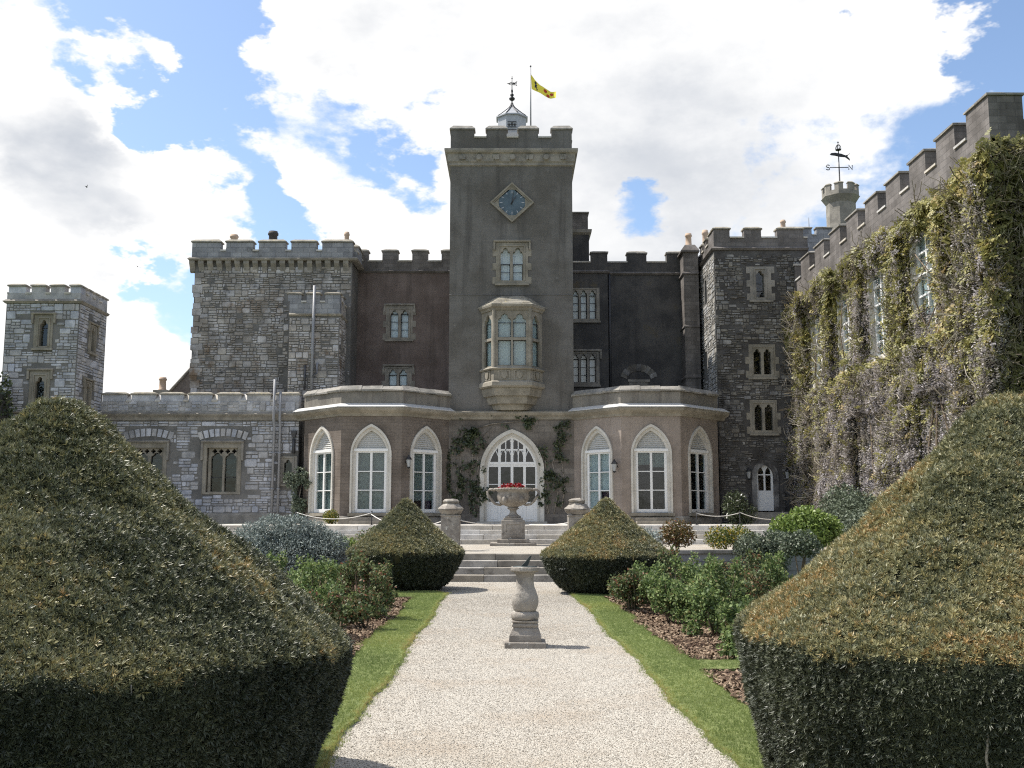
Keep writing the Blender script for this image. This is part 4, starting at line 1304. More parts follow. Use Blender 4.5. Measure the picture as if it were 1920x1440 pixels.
# ------------------------------------------------------------------ rubble keep and its stair turret
def keep():
    Y = 48.0
    th = thing('keep', 'broad old rubble stone keep with corbelled grey battlements', 'tower', (-11, Y, GZ))
    fr = front(Y)
    u0, u1 = -15.446, -7.801
    zw, zp, zc, zt = 13.72, 14.04, 14.548, 15.057
    mb = MB().box(fr, u0, u1, GZ, zp, -0.5, 0.0); mb.wbox(u0, u1, Y + 0.5, Y + 8, GZ, zp)
    mb.build('wall', M['mortar'], th)
    tr0, tr1 = -10.439, -8.023
    low = 7.304
    hole = rect(tr0 * 48 / 46.3 + 0.05, -7.933, GZ, 12.234)
    rubble(th, [(fr, u0 + 0.3, u1 - 0.02, low - 0.4, 13.72, [hole])], M['stone_keep'], (0.2, 0.36), (0.2, 0.54), (0.02, 0.06), seed=5)
    quoins(th, fr, u0, 1, low - 0.4, 13.401, M['stone_keep'], 0.2, 0.42, 0.45, 0.3, 0.05, 0.09, seed=6)
    # corbel table
    x = u0 - 0.12; k = 0
    while x < u1 + 0.05:
        MB().prism(Fr(fr.p(x, 0)[:2], (0, 1)), [(0.1, zp - 0.62), (0.1, zp - 0.02), (-0.22, zp - 0.02), (-0.2, zp - 0.2), (-0.08, zp - 0.36), (-0.02, zp - 0.55)], -0.13, 0.13).jitter(0.01, k).build('corbel', M['trim_dull'], th)
        x += 0.44; k += 1
    rp = [(u0 - 0.02, Y + 8), (u0 - 0.02, Y), (u1 + 0.02, Y), (u1 + 0.02, Y + 8)]
    MB().sweep(rp, [(-0.3, zp - 0.05), (0.24, zp - 0.05), (0.3, zp + 0.02), (0.22, zp + 0.1), (-0.3, zp + 0.1)]).jitter(0.005).build('string_course', M['trim_dull'], th)
    for o, u, L0 in (((u0 - 0.2, Y + 8), (0, -1), 7.7), ((u1 + 0.2, Y - 0.2), (0, 1), 8.0)):
        f2 = Fr(o, u)
        st = 0.0 if u[1] < 0 else 0.5
        battlement(th, f2, [(st + 0.4, st + 1.6), (st + 2.1, st + 3.4), (st + 3.9, st + 5.2), (st + 5.7, L0)], st, L0, zp + 0.05, zc, zt, 0.45, 'ashlar', 'coping', rise=0.2)
    f3 = front(Y - 0.2)
    P_ = [(360, 413), (424, 474), (485, 535), (546, 593), (604, 661)]
    mer = [(-15.575, -14.199), (-13.914, -12.616), (-12.33, -11.032), (-10.747, -9.527), (-9.241, -7.762)]
    battlement(th, f3, mer, mer[0][0], mer[-1][1], zp + 0.05, zc - 0.06, zt, 0.45, 'ashlar', 'coping', rise=0.17, sill_rise=0.08)
    MB().wbox(u0, u1, Y + 0.3, Y + 8, zp - 0.1, zp + 0.1).build('roof', M['lead'], th)
    return th


keep()
for (x, r, h, mt, lab) in ((-14.167, 0.2, 15.895 - 15.28, 'pot', 'squat capped pale pot on the rubble keep, leftmost of three'), (-12.18, 0.24, 16.063 - 15.28, 'pot_dark', 'thick black flue pot on the rubble keep, middle of three'), (-8.426, 0.13, 16.035 - 15.28, 'pot', 'tall clay pot on the rubble keep, rightmost of three')):
    t_ = thing('chimney_pot', lab, 'chimney pot', (x, 50.0, 15.169))
    pot(t_, (x, 50.0, 15.169), r, h + 0.1, mt, 'pot')
    MB().lathe((x, 50.0, 14.501), [(r * 2.2, 0), (r * 2.2, 0.62), (r * 1.4, 0.66)], 4, False, R(45)).build('chimney_base', M['ashlar'], t_)


def stair_turret():
    Y = 46.3
    th = thing('stair_turret', 'lower rubble stair turret with small battlements against the keep', 'tower', (-9, Y, GZ))
    fr = front(Y)
    u0, u1 = -10.41, -8.05
    zp, zc, zt = 10.994, 11.706, 12.089
    MB().wbox(u0, u1, Y, Y + 1.8, GZ, zp).build('wall', M['mortar'], th)
    low = 7.103
    f2 = Fr((u1, Y), (0, 1))
    slit = rect(0.5, 0.95, 9.182, 10.327)
    rubble(th, [(fr, u0 + 0.02, u1 - 0.02, low - 0.5, zp - 0.05, []), (f2, 0.02, 1.78, low - 0.5, zp - 0.05, [slit])], M['stone_keep'], (0.24, 0.38), (0.22, 0.55), (0.02, 0.06), limit=260, seed=9)
    MB().box(f2, 0.5, 0.95, 9.182, 10.327, -0.05, 0.02).build('window', M['trim_dull'], th)
    MB().sweep([(u0, Y), (u1, Y), (u1, Y + 1.8)], [(-0.2, zp - 0.06), (0.06, zp - 0.06), (0.12, zp), (0.03, zp + 0.08), (-0.2, zp + 0.08)]).jitter(0.008).build('string_course', M['coping'], th)
    mer = [(-10.494, -9.869), (-9.619, -8.995), (-8.745, u1)]
    battlement(th, fr, mer, u0, u1, zp + 0.05, zc - 0.08, zt, 0.35, 'ashlar', 'trim', rise=0.12, sill_rise=0.02)
    battlement(th, f2, [(0.8, 1.3)], 0.36, 1.78, zp + 0.05, zc, zt, 0.35, 'stone_keep', 'coping', rise=0.1, sill_rise=0.12)
    # pipes on its face
    x = -9.252
    MB().tube([(x, Y - 0.16, 7.451), (x, Y - 0.16, 9.695), (-9.228, Y - 0.16, 12.349)], 0.065, 8).build('vent_pipe', M['pipe'], th)
    x2 = -9.023
    MB().tube([(x, Y - 0.2, 7.997), (x2, Y - 0.2, 8.196), (x2, Y - 0.12, 8.694)], 0.045, 8).build('drainpipe', M['pipe'], th)
    x3 = -9.583
    MB().tube([(x3, Y - 0.1, 7.451), (x3, Y - 0.1, 8.595)], 0.045, 8).build('drainpipe', M['lead_dark'], th)


stair_turret()


# ------------------------------------------------------------------ low left wing
def left_wing():
    Y = 45.6
    th = thing('left_wing', 'low grey limestone wing with battlements and mullioned windows left of the bays', 'building', (-14, Y, GZ))
    fr = front(Y)
    u0, u1 = -19.656, -9.658
    zs_, zc, zt = 6.118, 6.85, 7.266
    holes = []
    def quatre(cu, cz, r):
        p = []
        for k in range(24):
            a = 2 * math.pi * k / 24
            rr = r * (0.62 + 0.38 * abs(math.cos(2 * a)))
            p.append((cu + rr * math.cos(a), cz + rr * math.sin(a)))
        return p
    def trac(a0, a1, lab):
        u_0, u_1 = a0, a1
        s = (u_1 - u_0) / 72.0
        U = lambda q: u_0 + q * s
        z0, z1 = 2.649, 4.954
        Zp = lambda q: z1 - q * s
        L_ = [(U(14), U(36)), (U(40), U(62))]
        hl = [arch_poly(a, b, z0 + 0.1, Zp(31), 0.3, 8, 0.18) for a, b in L_]
        hl += [quatre(U(14 + 6.2 + 12.2 * k), Zp(16), 0.115) for k in range(4)]
        mb = MB().prism(fr, rect(U(9), U(67), z0, Zp(7)), -0.35, -0.10, hl)
        mb.prism(fr, rect(U(0), U(72), z0 - 0.02, z1), -0.34, 0.03, [rect(U(7), U(65.5), z0 + 0.07, Zp(9.5))])
        win = mb.build('window', M['trim'], th, lab)
        hm = MB().sweep([fr.p(U(-4), 0)[:2], fr.p(U(76), 0)[:2]], [(0, z1), (0.12, z1), (0.14, z1 + 0.06), (0, z1 + 0.13)])
        for a, b in ((U(-4), U(0)), (U(72), U(76))):
            hm.box(fr, a, b, z1 - 0.8, z1 + 0.001, -0.02, 0.09)
        hm.build('hood_mould', M['trim_dull'], win)
        for a, b in L_:
            MB().box(fr, a - 0.03, b + 0.03, z0 + 0.08, Zp(66), -0.25, -0.24).build('pane', M['glass_dark'], win)
            MB().box(fr, a - 0.03, b + 0.03, Zp(66) + 0.03, Zp(20), -0.25, -0.24).build('pane', M['glass_dark'], win)
            MB().box(fr, a, b, Zp(66), Zp(66) + 0.03, -0.26, -0.22).build('glazing_bar', M['lead_bar'], win)
        MB().box(fr, L_[0][0] + 0.4, L_[0][1], z0 + 0.1, Zp(66), -0.3, -0.29).build('curtain', M['curtain_dim'], win)
        MB().box(fr, L_[1][0], L_[1][1], Zp(62), Zp(30), -0.3, -0.29).build('curtain', M['curtain_dim'], win)
        MB().box(fr, U(1), U(71), z0 + 0.02, z1 - 0.03, -0.42, -0.38).build('dark_interior', M['room'], win)
        # relieving arch of upright stones
        for k in range(9):
            t_ = (k - 4) / 4.0
            cu = U(36) + t_ * 40 * s
            zz = z1 + 0.34 - 0.14 * t_ * t_
            an = -t_ * 0.35
            c_, s2 = math.cos(an), math.sin(an)
            q = [(cu + x * c_ - y * s2, zz + x * s2 + y * c_) for x, y in ((-0.09, -0.05), (0.09, -0.05), (0.1, 0.3), (-0.1, 0.3))]
            MB().prism(fr, q, -0.05, 0.04).jitter(0.008, k).build('arch_stone', M['stone'], th)
        return [rect(U(1), U(71), z0, z1 - 0.03), rect(U(-5), U(77), z0 - 0.02, z1 + 0.12), rect(U(-4), U(76), z1 + 0.12, z1 + 0.64)]
    wA = trac(-13.959, -12.226, 'two-light traceried window in full view')
    wB = trac(-17.328, -15.595, 'traceried window half hidden by the hedge')
    sm = lights_window(th, fr, (-10.458, -9.713, 3.079, 4.351), [(-10.29, -9.929)], 3.199, 3.942, 0.25, trim='trim_dull', curtain=None, hood=False, glass='glass_dark')
    mb = MB().prism(fr, rect(u0, u1, GZ, zs_ + 0.1), -0.5, 0.0, [wA[0], wB[0], sm]); mb.wbox(u0, u1, Y + 0.5, Y + 6, GZ, zs_ + 0.1)
    mb.build('wall', M['mortar'], th)
    zpl = 1.792
    rubble(th, [(fr, -18.557, u1, zpl, 5.924, [wA[1], wA[2], wB[1], wB[2], rect(sm[0][0] - 0.1, sm[1][0] + 0.1, sm[0][1] - 0.15, sm[2][1] + 0.1)]),
                (front(Y - 0.09), -18.806, u1, zs_ + 0.25, zc - 0.02, [])], M['stone'], (0.28, 0.42), (0.26, 0.66), (0.015, 0.035), seed=13, skip=0.01)
    MB().sweep([(u0, Y), (u1, Y)], [(-0.1, GZ), (0.1, GZ), (0.1, zpl - 0.1), (0.02, zpl), (-0.1, zpl)]).build('plinth', M['trim_dull'], th)
    MB().sweep([(u0, Y), (u1, Y)], [(-0.1, zs_ - 0.15), (0.06, zs_ - 0.15), (0.1, zs_ - 0.02), (0.2, zs_ + 0.08), (0.22, zs_ + 0.14), (0.06, zs_ + 0.24), (-0.1, zs_ + 0.24)]).jitter(0.008).build('cornice', M['trim_dull'], th)
    f2 = front(Y - 0.08)
    gaps = [(237, 246.5), (291, 301), (344, 354), (397, 408), (452, 463), (507, 517.5)]
    g = [(-17.524, -17.294), (-16.215, -15.973), (-14.931, -14.688), (-13.646, -13.38), (-12.313, -12.046), (-10.98, -10.725)]
    mer = []; last = -18.615
    for a, b in g:
        mer.append((last, a)); last = b
    mer.append((last, u1))
    battlement(th, f2, mer, -18.615, u1, zs_ + 0.2, zc, zt, 0.4, 'stone', 'coping', rise=0.14, sill_rise=0.36)
    for (xa, xb, zt_) in ((-10.843, -10.705, 7.803), (-10.569, -10.44, 7.241)):
        p = MB().tube([(xa + 0.1, Y - 0.2, GZ), (xa + 0.1, Y - 0.2, 5.663), (xa + 0.1, Y - 0.34, 6.002), (xa + 0.1, Y - 0.34, zt_)], 0.06, 8).build('drainpipe', M['pipe'], th)
        for py in (0.3, 0.62):
            z = GZ + py * 5
            MB().lathe((xa + 0.1, Y - 0.2, z), [(0.085, 0), (0.085, 0.08)], 8).build('collar', M['pipe'], p)
    x = -9.854
    MB().tube([(x, Y - 0.12, 4.459), (x, Y - 0.12, 5.132)], 0.075, 8).build('drainpipe', M['lead_dark'], th)
    MB().lathe((x, Y - 0.16, 5.181), [(0.1, 0), (0.16, 0.2), (0.16, 0.3)], 4, False, R(45)).build('hopper_head', M['lead_dark'], th)


left_wing()


def roof_behind():
    th = thing('gable_roof', 'brown slate gable slope behind the left wing beside the keep', 'roof', (-15, 47, GZ))
    x0, x1 = -16.77, -15.622
    za, zb = 7.684, 9.031
    q = MB()
    dy = 4.0
    v = [(x0, 49, za), (x1, 49, zb), (x1, 49 + dy, zb), (x0, 49 + dy, za), (x0, 49, za - 2.0), (x1, 49, za - 2.0), (x0, 49 + dy, za - 2), (x1, 49 + dy, za - 2)]
    q.add(v, [(0, 1, 2, 3), (4, 5, 1, 0), (6, 4, 0, 3), (7, 6, 3, 2)])
    q.build('roof_slope', M['slate'], th)
    MB().tube([(x0, 48.97, za), (x1, 48.97, zb)], 0.07, 6).build('verge', M['coping_grey'], th)
    t2 = thing('chimney', 'short pale chimney pot standing behind the left wing battlements', 'chimney', (-16.88, 48.2, 5))
    xx = -16.88
    MB().wbox(xx - 0.35, xx + 0.35, 48.0, 48.7, 6.918, 7.664).build('chimney_base', M['coping'], t2)
    pot(t2, (xx, 48.3, 7.639), 0.17, 8.31 - 7.639, 'pot', 'pot')


roof_behind()


def corner_tower():
    Y = 42.8
    th = thing('corner_tower', 'small square limestone tower with battlements at the far left end', 'tower', (-20, Y, 0))
    fr = front(Y)
    u0, u1 = -21.865, -18.695
    zp, zc, zt = 10.852, 11.323, 11.678
    f2 = Fr((u1, Y), (0, 1)); D = 2.9
    holes = []
    wins = []
    w1 = lights_window(th, fr, (-20.607, -19.802, 8.817, 10.265), [(-20.354, -20.009)], 8.91, 9.773, 0.28, trim='trim', curtain=None, bars=(9.703,), glass='glass')
    w2 = lights_window(th, fr, (-20.656, -19.788, 6.347, 7.82), [(-20.404, -20.016)], 6.416, 7.22, 0.36, trim='trim', curtain=None, bars=(7.266,), glass='glass_dark')
    w3 = lights_window(th, f2, (1.05, 1.85, 8.85, 10.097), [(1.28, 1.62)], 8.922, 9.712, 0.25, trim='trim', curtain=None, glass='glass_dark')
    w4 = lights_window(th, f2, (0.85, 1.65, 6.361, 7.566), [(1.08, 1.42)], 6.432, 7.187, 0.25, trim='trim', curtain=None, glass='glass_dark')
    mb = MB().prism(fr, rect(u0, u1, 0, zp), -0.5, 0.0, [w1, w2]); mb.prism(f2, rect(0.501, D, 0, zp), -0.5, 0.0, [w3, w4])
    mb.wbox(u0, u1 - 0.5, Y + 0.5, Y + D, 0, zp)
    mb.build('wall', M['mortar'], th)
    def grow(w, e=0.06): return rect(w[0][0] - e, w[1][0] + e, w[0][1] - 0.12, w[2][1] + 0.18)
    zl = 6.073
    rubble(th, [(fr, u0 + 0.02, u1 - 0.02, zl + 0.05, zp - 0.06, [grow(w1), grow(w2)]), (f2, 0.02, D - 0.05, zl + 0.05, zp - 0.06, [grow(w3), grow(w4)]), (fr, u0 + 0.02, u1 - 0.02, 0.02, zl - 0.1, []), (f2, 0.02, D - 0.05, 0.02, zl - 0.1, [])], M['stone'], (0.24, 0.4), (0.24, 0.58), (0.015, 0.04), seed=21, skip=0.01)
    rp = [(u0, Y + D), (u0, Y), (u1, Y), (u1, Y + D)]
    MB().sweep(rp, [(-0.2, zp - 0.06), (0.06, zp - 0.06), (0.14, zp + 0.02), (0.03, zp + 0.12), (-0.2, zp + 0.12)]).jitter(0.01).build('string_course', M['trim_dull'], th)
    MB().sweep(rp, [(-0.2, zl - 0.06), (0.05, zl - 0.06), (0.1, zl), (0.0, zl + 0.08), (-0.2, zl + 0.08)]).jitter(0.01).build('plinth_course', M['trim_dull'], th)
    mer = [(u0 + 0.05, -21.079), (-20.824, -20.223), (-19.992, -19.391), (-19.137, u1)]
    battlement(th, fr, mer, u0, u1, zp + 0.1, zc - 0.08, zt, 0.4, 'stone', 'coping', rise=0.14, sill_rise=0.06)
    battlement(th, f2, [(0.41, 0.55), (0.85, 1.25), (1.55, 1.95), (2.25, D)], 0.41, D, zp + 0.1, zc, zt, 0.4, 'stone', 'coping', rise=0.14, sill_rise=0.16)
    MB().wbox(u0 + .3, u1 - .3, Y + .3, Y + D, zp, zp + 0.12).build('roof', M['lead'], th)


corner_tower()


# ------------------------------------------------------------------ right rubble tower
def right_tower():
    Y = 46.0
    th = thing('right_tower', 'dark rubble tower with battlements and small white door right of the bays', 'tower', (11, Y, GZ))
    fr = front(Y)
    u0, u1 = 9.456, 13.862
    f2 = Fr((u0, 50.0), (0, -1)); D = 4.0
    zp, zc, zt = 14.062, 14.627, 15.168
    w1 = lights_window(th, fr, (11.094, 12.089, 11.616, 13.217), [(11.38, 11.766)], 11.742, 12.758, 0.26, trim='trim_dull', curtain=None, hood=False, bars=(12.427, 12.072), glass='glass', quoin=True)
    w2 = lights_window(th, fr, (10.929, 12.16, 7.983, 9.528), [(11.151, 11.495), (11.619, 11.963)], 8.132, 9.078, 0.24, trim='trim', curtain=None, hood=False, glass='glass_dark', quoin=True)
    w3 = lights_window(th, fr, (10.903, 12.149, 5.398, 6.945), [(11.123, 11.465), (11.587, 11.954)], 5.545, 6.502, 0.24, trim='trim', curtain=None, hood=False, glass='glass_dark', quoin=True)
    # door
    dx0, dx1 = 11.113, 11.888
    dz0, dzs, dza = 1.889, 3.454, 3.962
    cx = (dx0 + dx1) / 2
    dhole = arch_poly(dx0 - 0.18, dx1 + 0.18, dz0 - 0.05, dzs, dza - dzs + 0.2, 10)
    dr = MB().prism(fr, arch_poly(dx0 - 0.22, dx1 + 0.22, dz0 - 0.05, dzs, dza - dzs + 0.25, 10), -0.3, 0.05, [arch_poly(dx0, dx1, dz0 - 0.05, dzs, dza - dzs, 10)]).build('doorway', M['stone_right'], th)
    lf = MB().prism(fr, arch_poly(dx0, dx1, dz0, dzs, dza - dzs, 10), -0.2, -0.1, [rect(dx0 + 0.1, cx - 0.04, dz0 + 0.92, 3.502), rect(cx + 0.04, dx1 - 0.1, dz0 + 0.92, 3.502),
         arch_poly(dx0 + 0.1, cx - 0.04, 3.55, 3.575, 0.3, 6), arch_poly(cx + 0.04, dx1 - 0.1, 3.55, 3.575, 0.3, 6)]).build('door', M['white'], dr)
    MB().box(fr, dx0 + 0.05, dx1 - 0.05, dz0 + 0.85, dza - 0.1, -0.16, -0.15).build('pane', M['glass_dark'], dr)
    MB().box(fr, dx0 - 0.1, dx1 + 0.1, dz0, dza + 0.1, -0.3, -0.27).build('dark_interior', M['room'], dr)
    MB().box(fr, dx0 - 0.5, dx1 + 0.5, GZ, dz0 - 0.05, -0.1, 0.6).build('doorstep', M['step'], th)
    for s_, x in ((-1, dx0 - 0.45), (1, dx1 + 0.45)):
        q = MB().tube([fr.p(x, GZ, 0.7), fr.p(x, dz0 + 0.55, 0.7), fr.p(x, dz0 + 0.85, 0.1)], 0.02, 6)
        for t in (0.2, 0.4):
            q.tube([fr.p(x, dz0 - 0.1, t), fr.p(x, dz0 + 0.72, t)], 0.012, 5)
        q.build('handrail', M['iron'], th)
    mb = MB().prism(fr, rect(u0, u1, GZ, zp), -0.5, 0.0, [w1, w2, w3, dhole])
    sl1 = rect(2.189 * 0 + 1.6, 2.05, 11.91, 13.078); sl2 = rect(1.2, 1.7, 8.324, 9.597)
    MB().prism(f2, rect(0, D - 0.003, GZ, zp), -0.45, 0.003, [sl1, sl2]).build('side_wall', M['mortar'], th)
    mb.wbox(u0 + 0.5, u1, Y + 0.5, 51, GZ, zp)
    mb.build('wall', M['mortar_dark'], th)
    for sl in (sl1, sl2):
        MB().box(f2, sl[0][0] - 0.02, sl[1][0] + 0.02, sl[0][1], sl[2][1], -0.3, -0.28).build('window', M['room'], th)
    def grow(w, e=0.2, up=0.05): return rect(w[0][0] - e, w[1][0] + e, w[0][1] - 0.12, w[2][1] + up)
    dgrow = arch_poly(dx0 - 0.3, dx1 + 0.3, dz0 - 0.3, dzs, dza - dzs + 0.33, 8)
    rubble(th, [(fr, u0 + 0.02, u1 - 0.1, GZ + 0.05, zp - 0.25, [grow(w1), grow(w2), grow(w3), dgrow])], M['stone_right'], (0.17, 0.3), (0.15, 0.44), (0.02, 0.06), seed=31, skip=0.18)
    sg = [rect(q[0][0] - .1, q[1][0] + .1, q[0][1] - .1, q[2][1] + .1) for q in (sl1, sl2)]
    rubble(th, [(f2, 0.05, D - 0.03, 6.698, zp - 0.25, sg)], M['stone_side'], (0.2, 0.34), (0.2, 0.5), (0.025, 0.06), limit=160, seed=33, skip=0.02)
    rp = [(u0, 50), (u0, Y), (u1, Y)]
    MB().sweep(rp, [(-0.2, zp - 0.06), (0.05, zp - 0.06), (0.13, zp + 0.02), (0.02, zp + 0.12), (-0.2, zp + 0.12)]).jitter(0.008).build('string_course', M['parapet_dark'], th)
    mer = [(u0, 10.214), (10.89, 11.691), (12.442, 13.669)]
    battlement(th, fr, mer, u0, u1, zp + 0.1, zc, zt, 0.42, 'parapet_dark', 'coping', rise=0.16, sill_rise=0.16)
    battlement(th, f2, [(0.6, 1.1), (1.6, 2.2), (2.75, 3.57)], 0.0, D - 0.43, zp + 0.1, zc, zt, 0.42, 'parapet_dark', 'coping', rise=0.16, sill_rise=0.16)
    MB().wbox(u0 + .3, u1, Y + .3, 51, zp, zp + 0.12).build('roof', M['lead'], th)
    t2 = thing('chimney_pot', 'short brown clay pot on the right rubble tower roof', 'chimney pot', (13.427, 48.5, 15.604))
    pot(t2, (13.427, 48.5, 15.576), 0.13, 16.202 - 15.576, 'pot', 'pot')
    MB().lathe((13.427, 48.5, 14.655), [(0.3, 0), (0.3, 15.576 - 14.655), (0.15, 15.576 - 14.655 + 0.05)], 4, False, R(45)).build('chimney_base', M['parapet_dark'], t2)
    lantern('black wall lantern left of the small white door', fr.p(10.723, 3.526, 0.02), fr.n)
    lantern('black wall lantern right of the small white door', fr.p(12.47, 3.526, 0.02), fr.n)


right_tower()


def back_parapet():
    Y = 53.0
    th = thing('back_parapet', 'pale grey stone battlements seen just behind the right tower roof', 'building', (14, Y, 10))
    fr = front(Y)
    u0, u1 = 14.71, 18.46
    zb, zc, zt = 15.272, 16.75, 17.225
    MB().box(fr, u0, u1, 8.0, zb, -3, 0).build('wall', M['ashlar'], th)
    battlement(th, fr, [(u0, 16.21), (16.47, 17.306)], u0, u1, zb, zc, zt, 0.4, 'ashlar', 'coping', rise=0.12, sill_rise=0.1)
    x = 16.233
    MB().tube([(x, Y + 0.5, zt - 0.6), (x, Y + 0.5, 17.85)], [0.03, 0.012], 6).build('aerial', M['lead_dark'], th)


back_parapet()


def vane_turret():
    Y = 55.0; r = 1.0
    cx = 18.857
    cy = 56.0
    th = thing('octagonal_turret', 'small octagonal grey stone turret with battlements behind the ivy wing', 'turret', (cx, cy, 9))
    zb, z1, z2, zt = 16.354, 19.367, 19.746, 20.444
    MB().lathe((cx, cy, 0), [(r * 0.82, 8), (r * 0.82, z1), (r * 1.04, z2 - 0.05), (r * 1.08, z2)], 8, False, R(22.5)).build('shaft', M['trim_dull'], th)
    rr = r * 1.02
    pts = [(cx + rr * math.cos(R(22.5 + 45 * k)), cy + rr * math.sin(R(22.5 + 45 * k))) for k in range(8)]
    zc = z2 + 0.28
    for k in range(8):
        a, b = pts[k], pts[(k + 1) % 8]
        # outward frame: walk so that n points away from the centre
        f = Fr(a, (b[0] - a[0], b[1] - a[1]))
        l = math.dist(a, b)
        MB().box(f, 0.004, l - 0.004, z2, zc, -0.18, 0.0).build('parapet', M['trim_dull'], th)
        for (p, q) in ((0.004, l * 0.33), (l * 0.67, l - 0.004)):
            MB().box(f, p, q, zc, zt - 0.08, -0.18, -0.002).build('merlon', M['trim_dull'], th)
            cope(MB(), f, p, q, zt - 0.08, -0.18, 0.0, 0.1, 0.03, 0.04, 0.06).build('coping', M['coping'], th)
    t2 = thing('weather_vane', 'dark iron weather vane with crown, fish and letters on the octagonal turret', 'weather vane', (cx, cy, z2))
    zv, zf, zcr = 21.59, 22.325, 22.678
    MB().tube([(cx, cy, z2), (cx, cy, z2 + 0.5), (cx, cy, zcr)], [0.14, 0.045, 0.028], 8).build('mast', M['iron'], t2)
    ar = MB().tube([(cx - 0.52, cy, zv), (cx + 0.52, cy, zv)], 0.024, 6)
    ar.tube([(cx - 0.16, cy - 0.5, zv - 0.0), (cx + 0.16, cy + 0.5, zv)], 0.024, 6)
    ar.build('compass_arms', M['iron'], t2)
    def stroke(name, pts_):
        MB().tube(pts_, 0.028, 6).build(name, M['iron'], t2)
    h = 0.14
    xn = cx + 0.66
    stroke('letter_n', [(xn - 0.1, cy, zv - h), (xn - 0.1, cy, zv + h), (xn + 0.1, cy, zv - h), (xn + 0.1, cy, zv + h)])
    xs = cx - 0.64
    stroke('letter_s', [(xs + 0.1 * math.cos(a), cy, zv + 0.075 + 0.075 * math.sin(a)) for a in [R(t) for t in (20, 60, 90, 130, 180, 220, 260)]] + [(xs + 0.1 * math.cos(a), cy, zv - 0.075 + 0.075 * math.sin(a)) for a in [R(t) for t in (70, 20, -30, -70, -100, -140, -165)]])
    # fish: a solid flat body with split tail
    f = front(cy)
    body = [(-0.5, 0.06), (-0.42, 0.12), (-0.2, 0.14), (0.15, 0.08), (0.4, -0.02), (0.62, 0.05), (0.66, 0.14), (0.56, 0.02), (0.5, -0.08), (0.62, -0.22), (0.64, -0.32), (0.52, -0.22), (0.38, -0.12), (0.1, -0.1), (-0.2, -0.03), (-0.42, 0.0)]
    MB().prism(f, [(cx + x, zf + z) for x, z in body], -0.03, 0.03, back=True).build('fish', M['iron'], t2)
    cr = MB()
    cr.lathe((cx, cy, zcr - 0.06), [(0.15, 0), (0.17, 0.05), (0.15, 0.06)], 12)
    for k in range(4):
        a = math.pi * k / 4
        cr.tube([(cx + 0.16 * math.cos(a) * math.cos(t), cy + 0.16 * math.sin(a) * math.cos(t), zcr + 0.28 * math.sin(t)) for t in [math.pi * i / 8 for i in range(9)]], 0.018, 5)
    cr.tube([(cx, cy, zcr + 0.27), (cx, cy, zcr + 0.48)], 0.02, 5).tube([(cx - 0.06, cy, zcr + 0.41), (cx + 0.06, cy, zcr + 0.41)], 0.02, 5)
    cr.build('crown', M['iron'], t2)


vane_turret()


# ------------------------------------------------------------------ wing under the wisteria
WX = 13.15
WY0, WY1 = 26.6, 46.0
WTOP = 13.327
WWIN = []


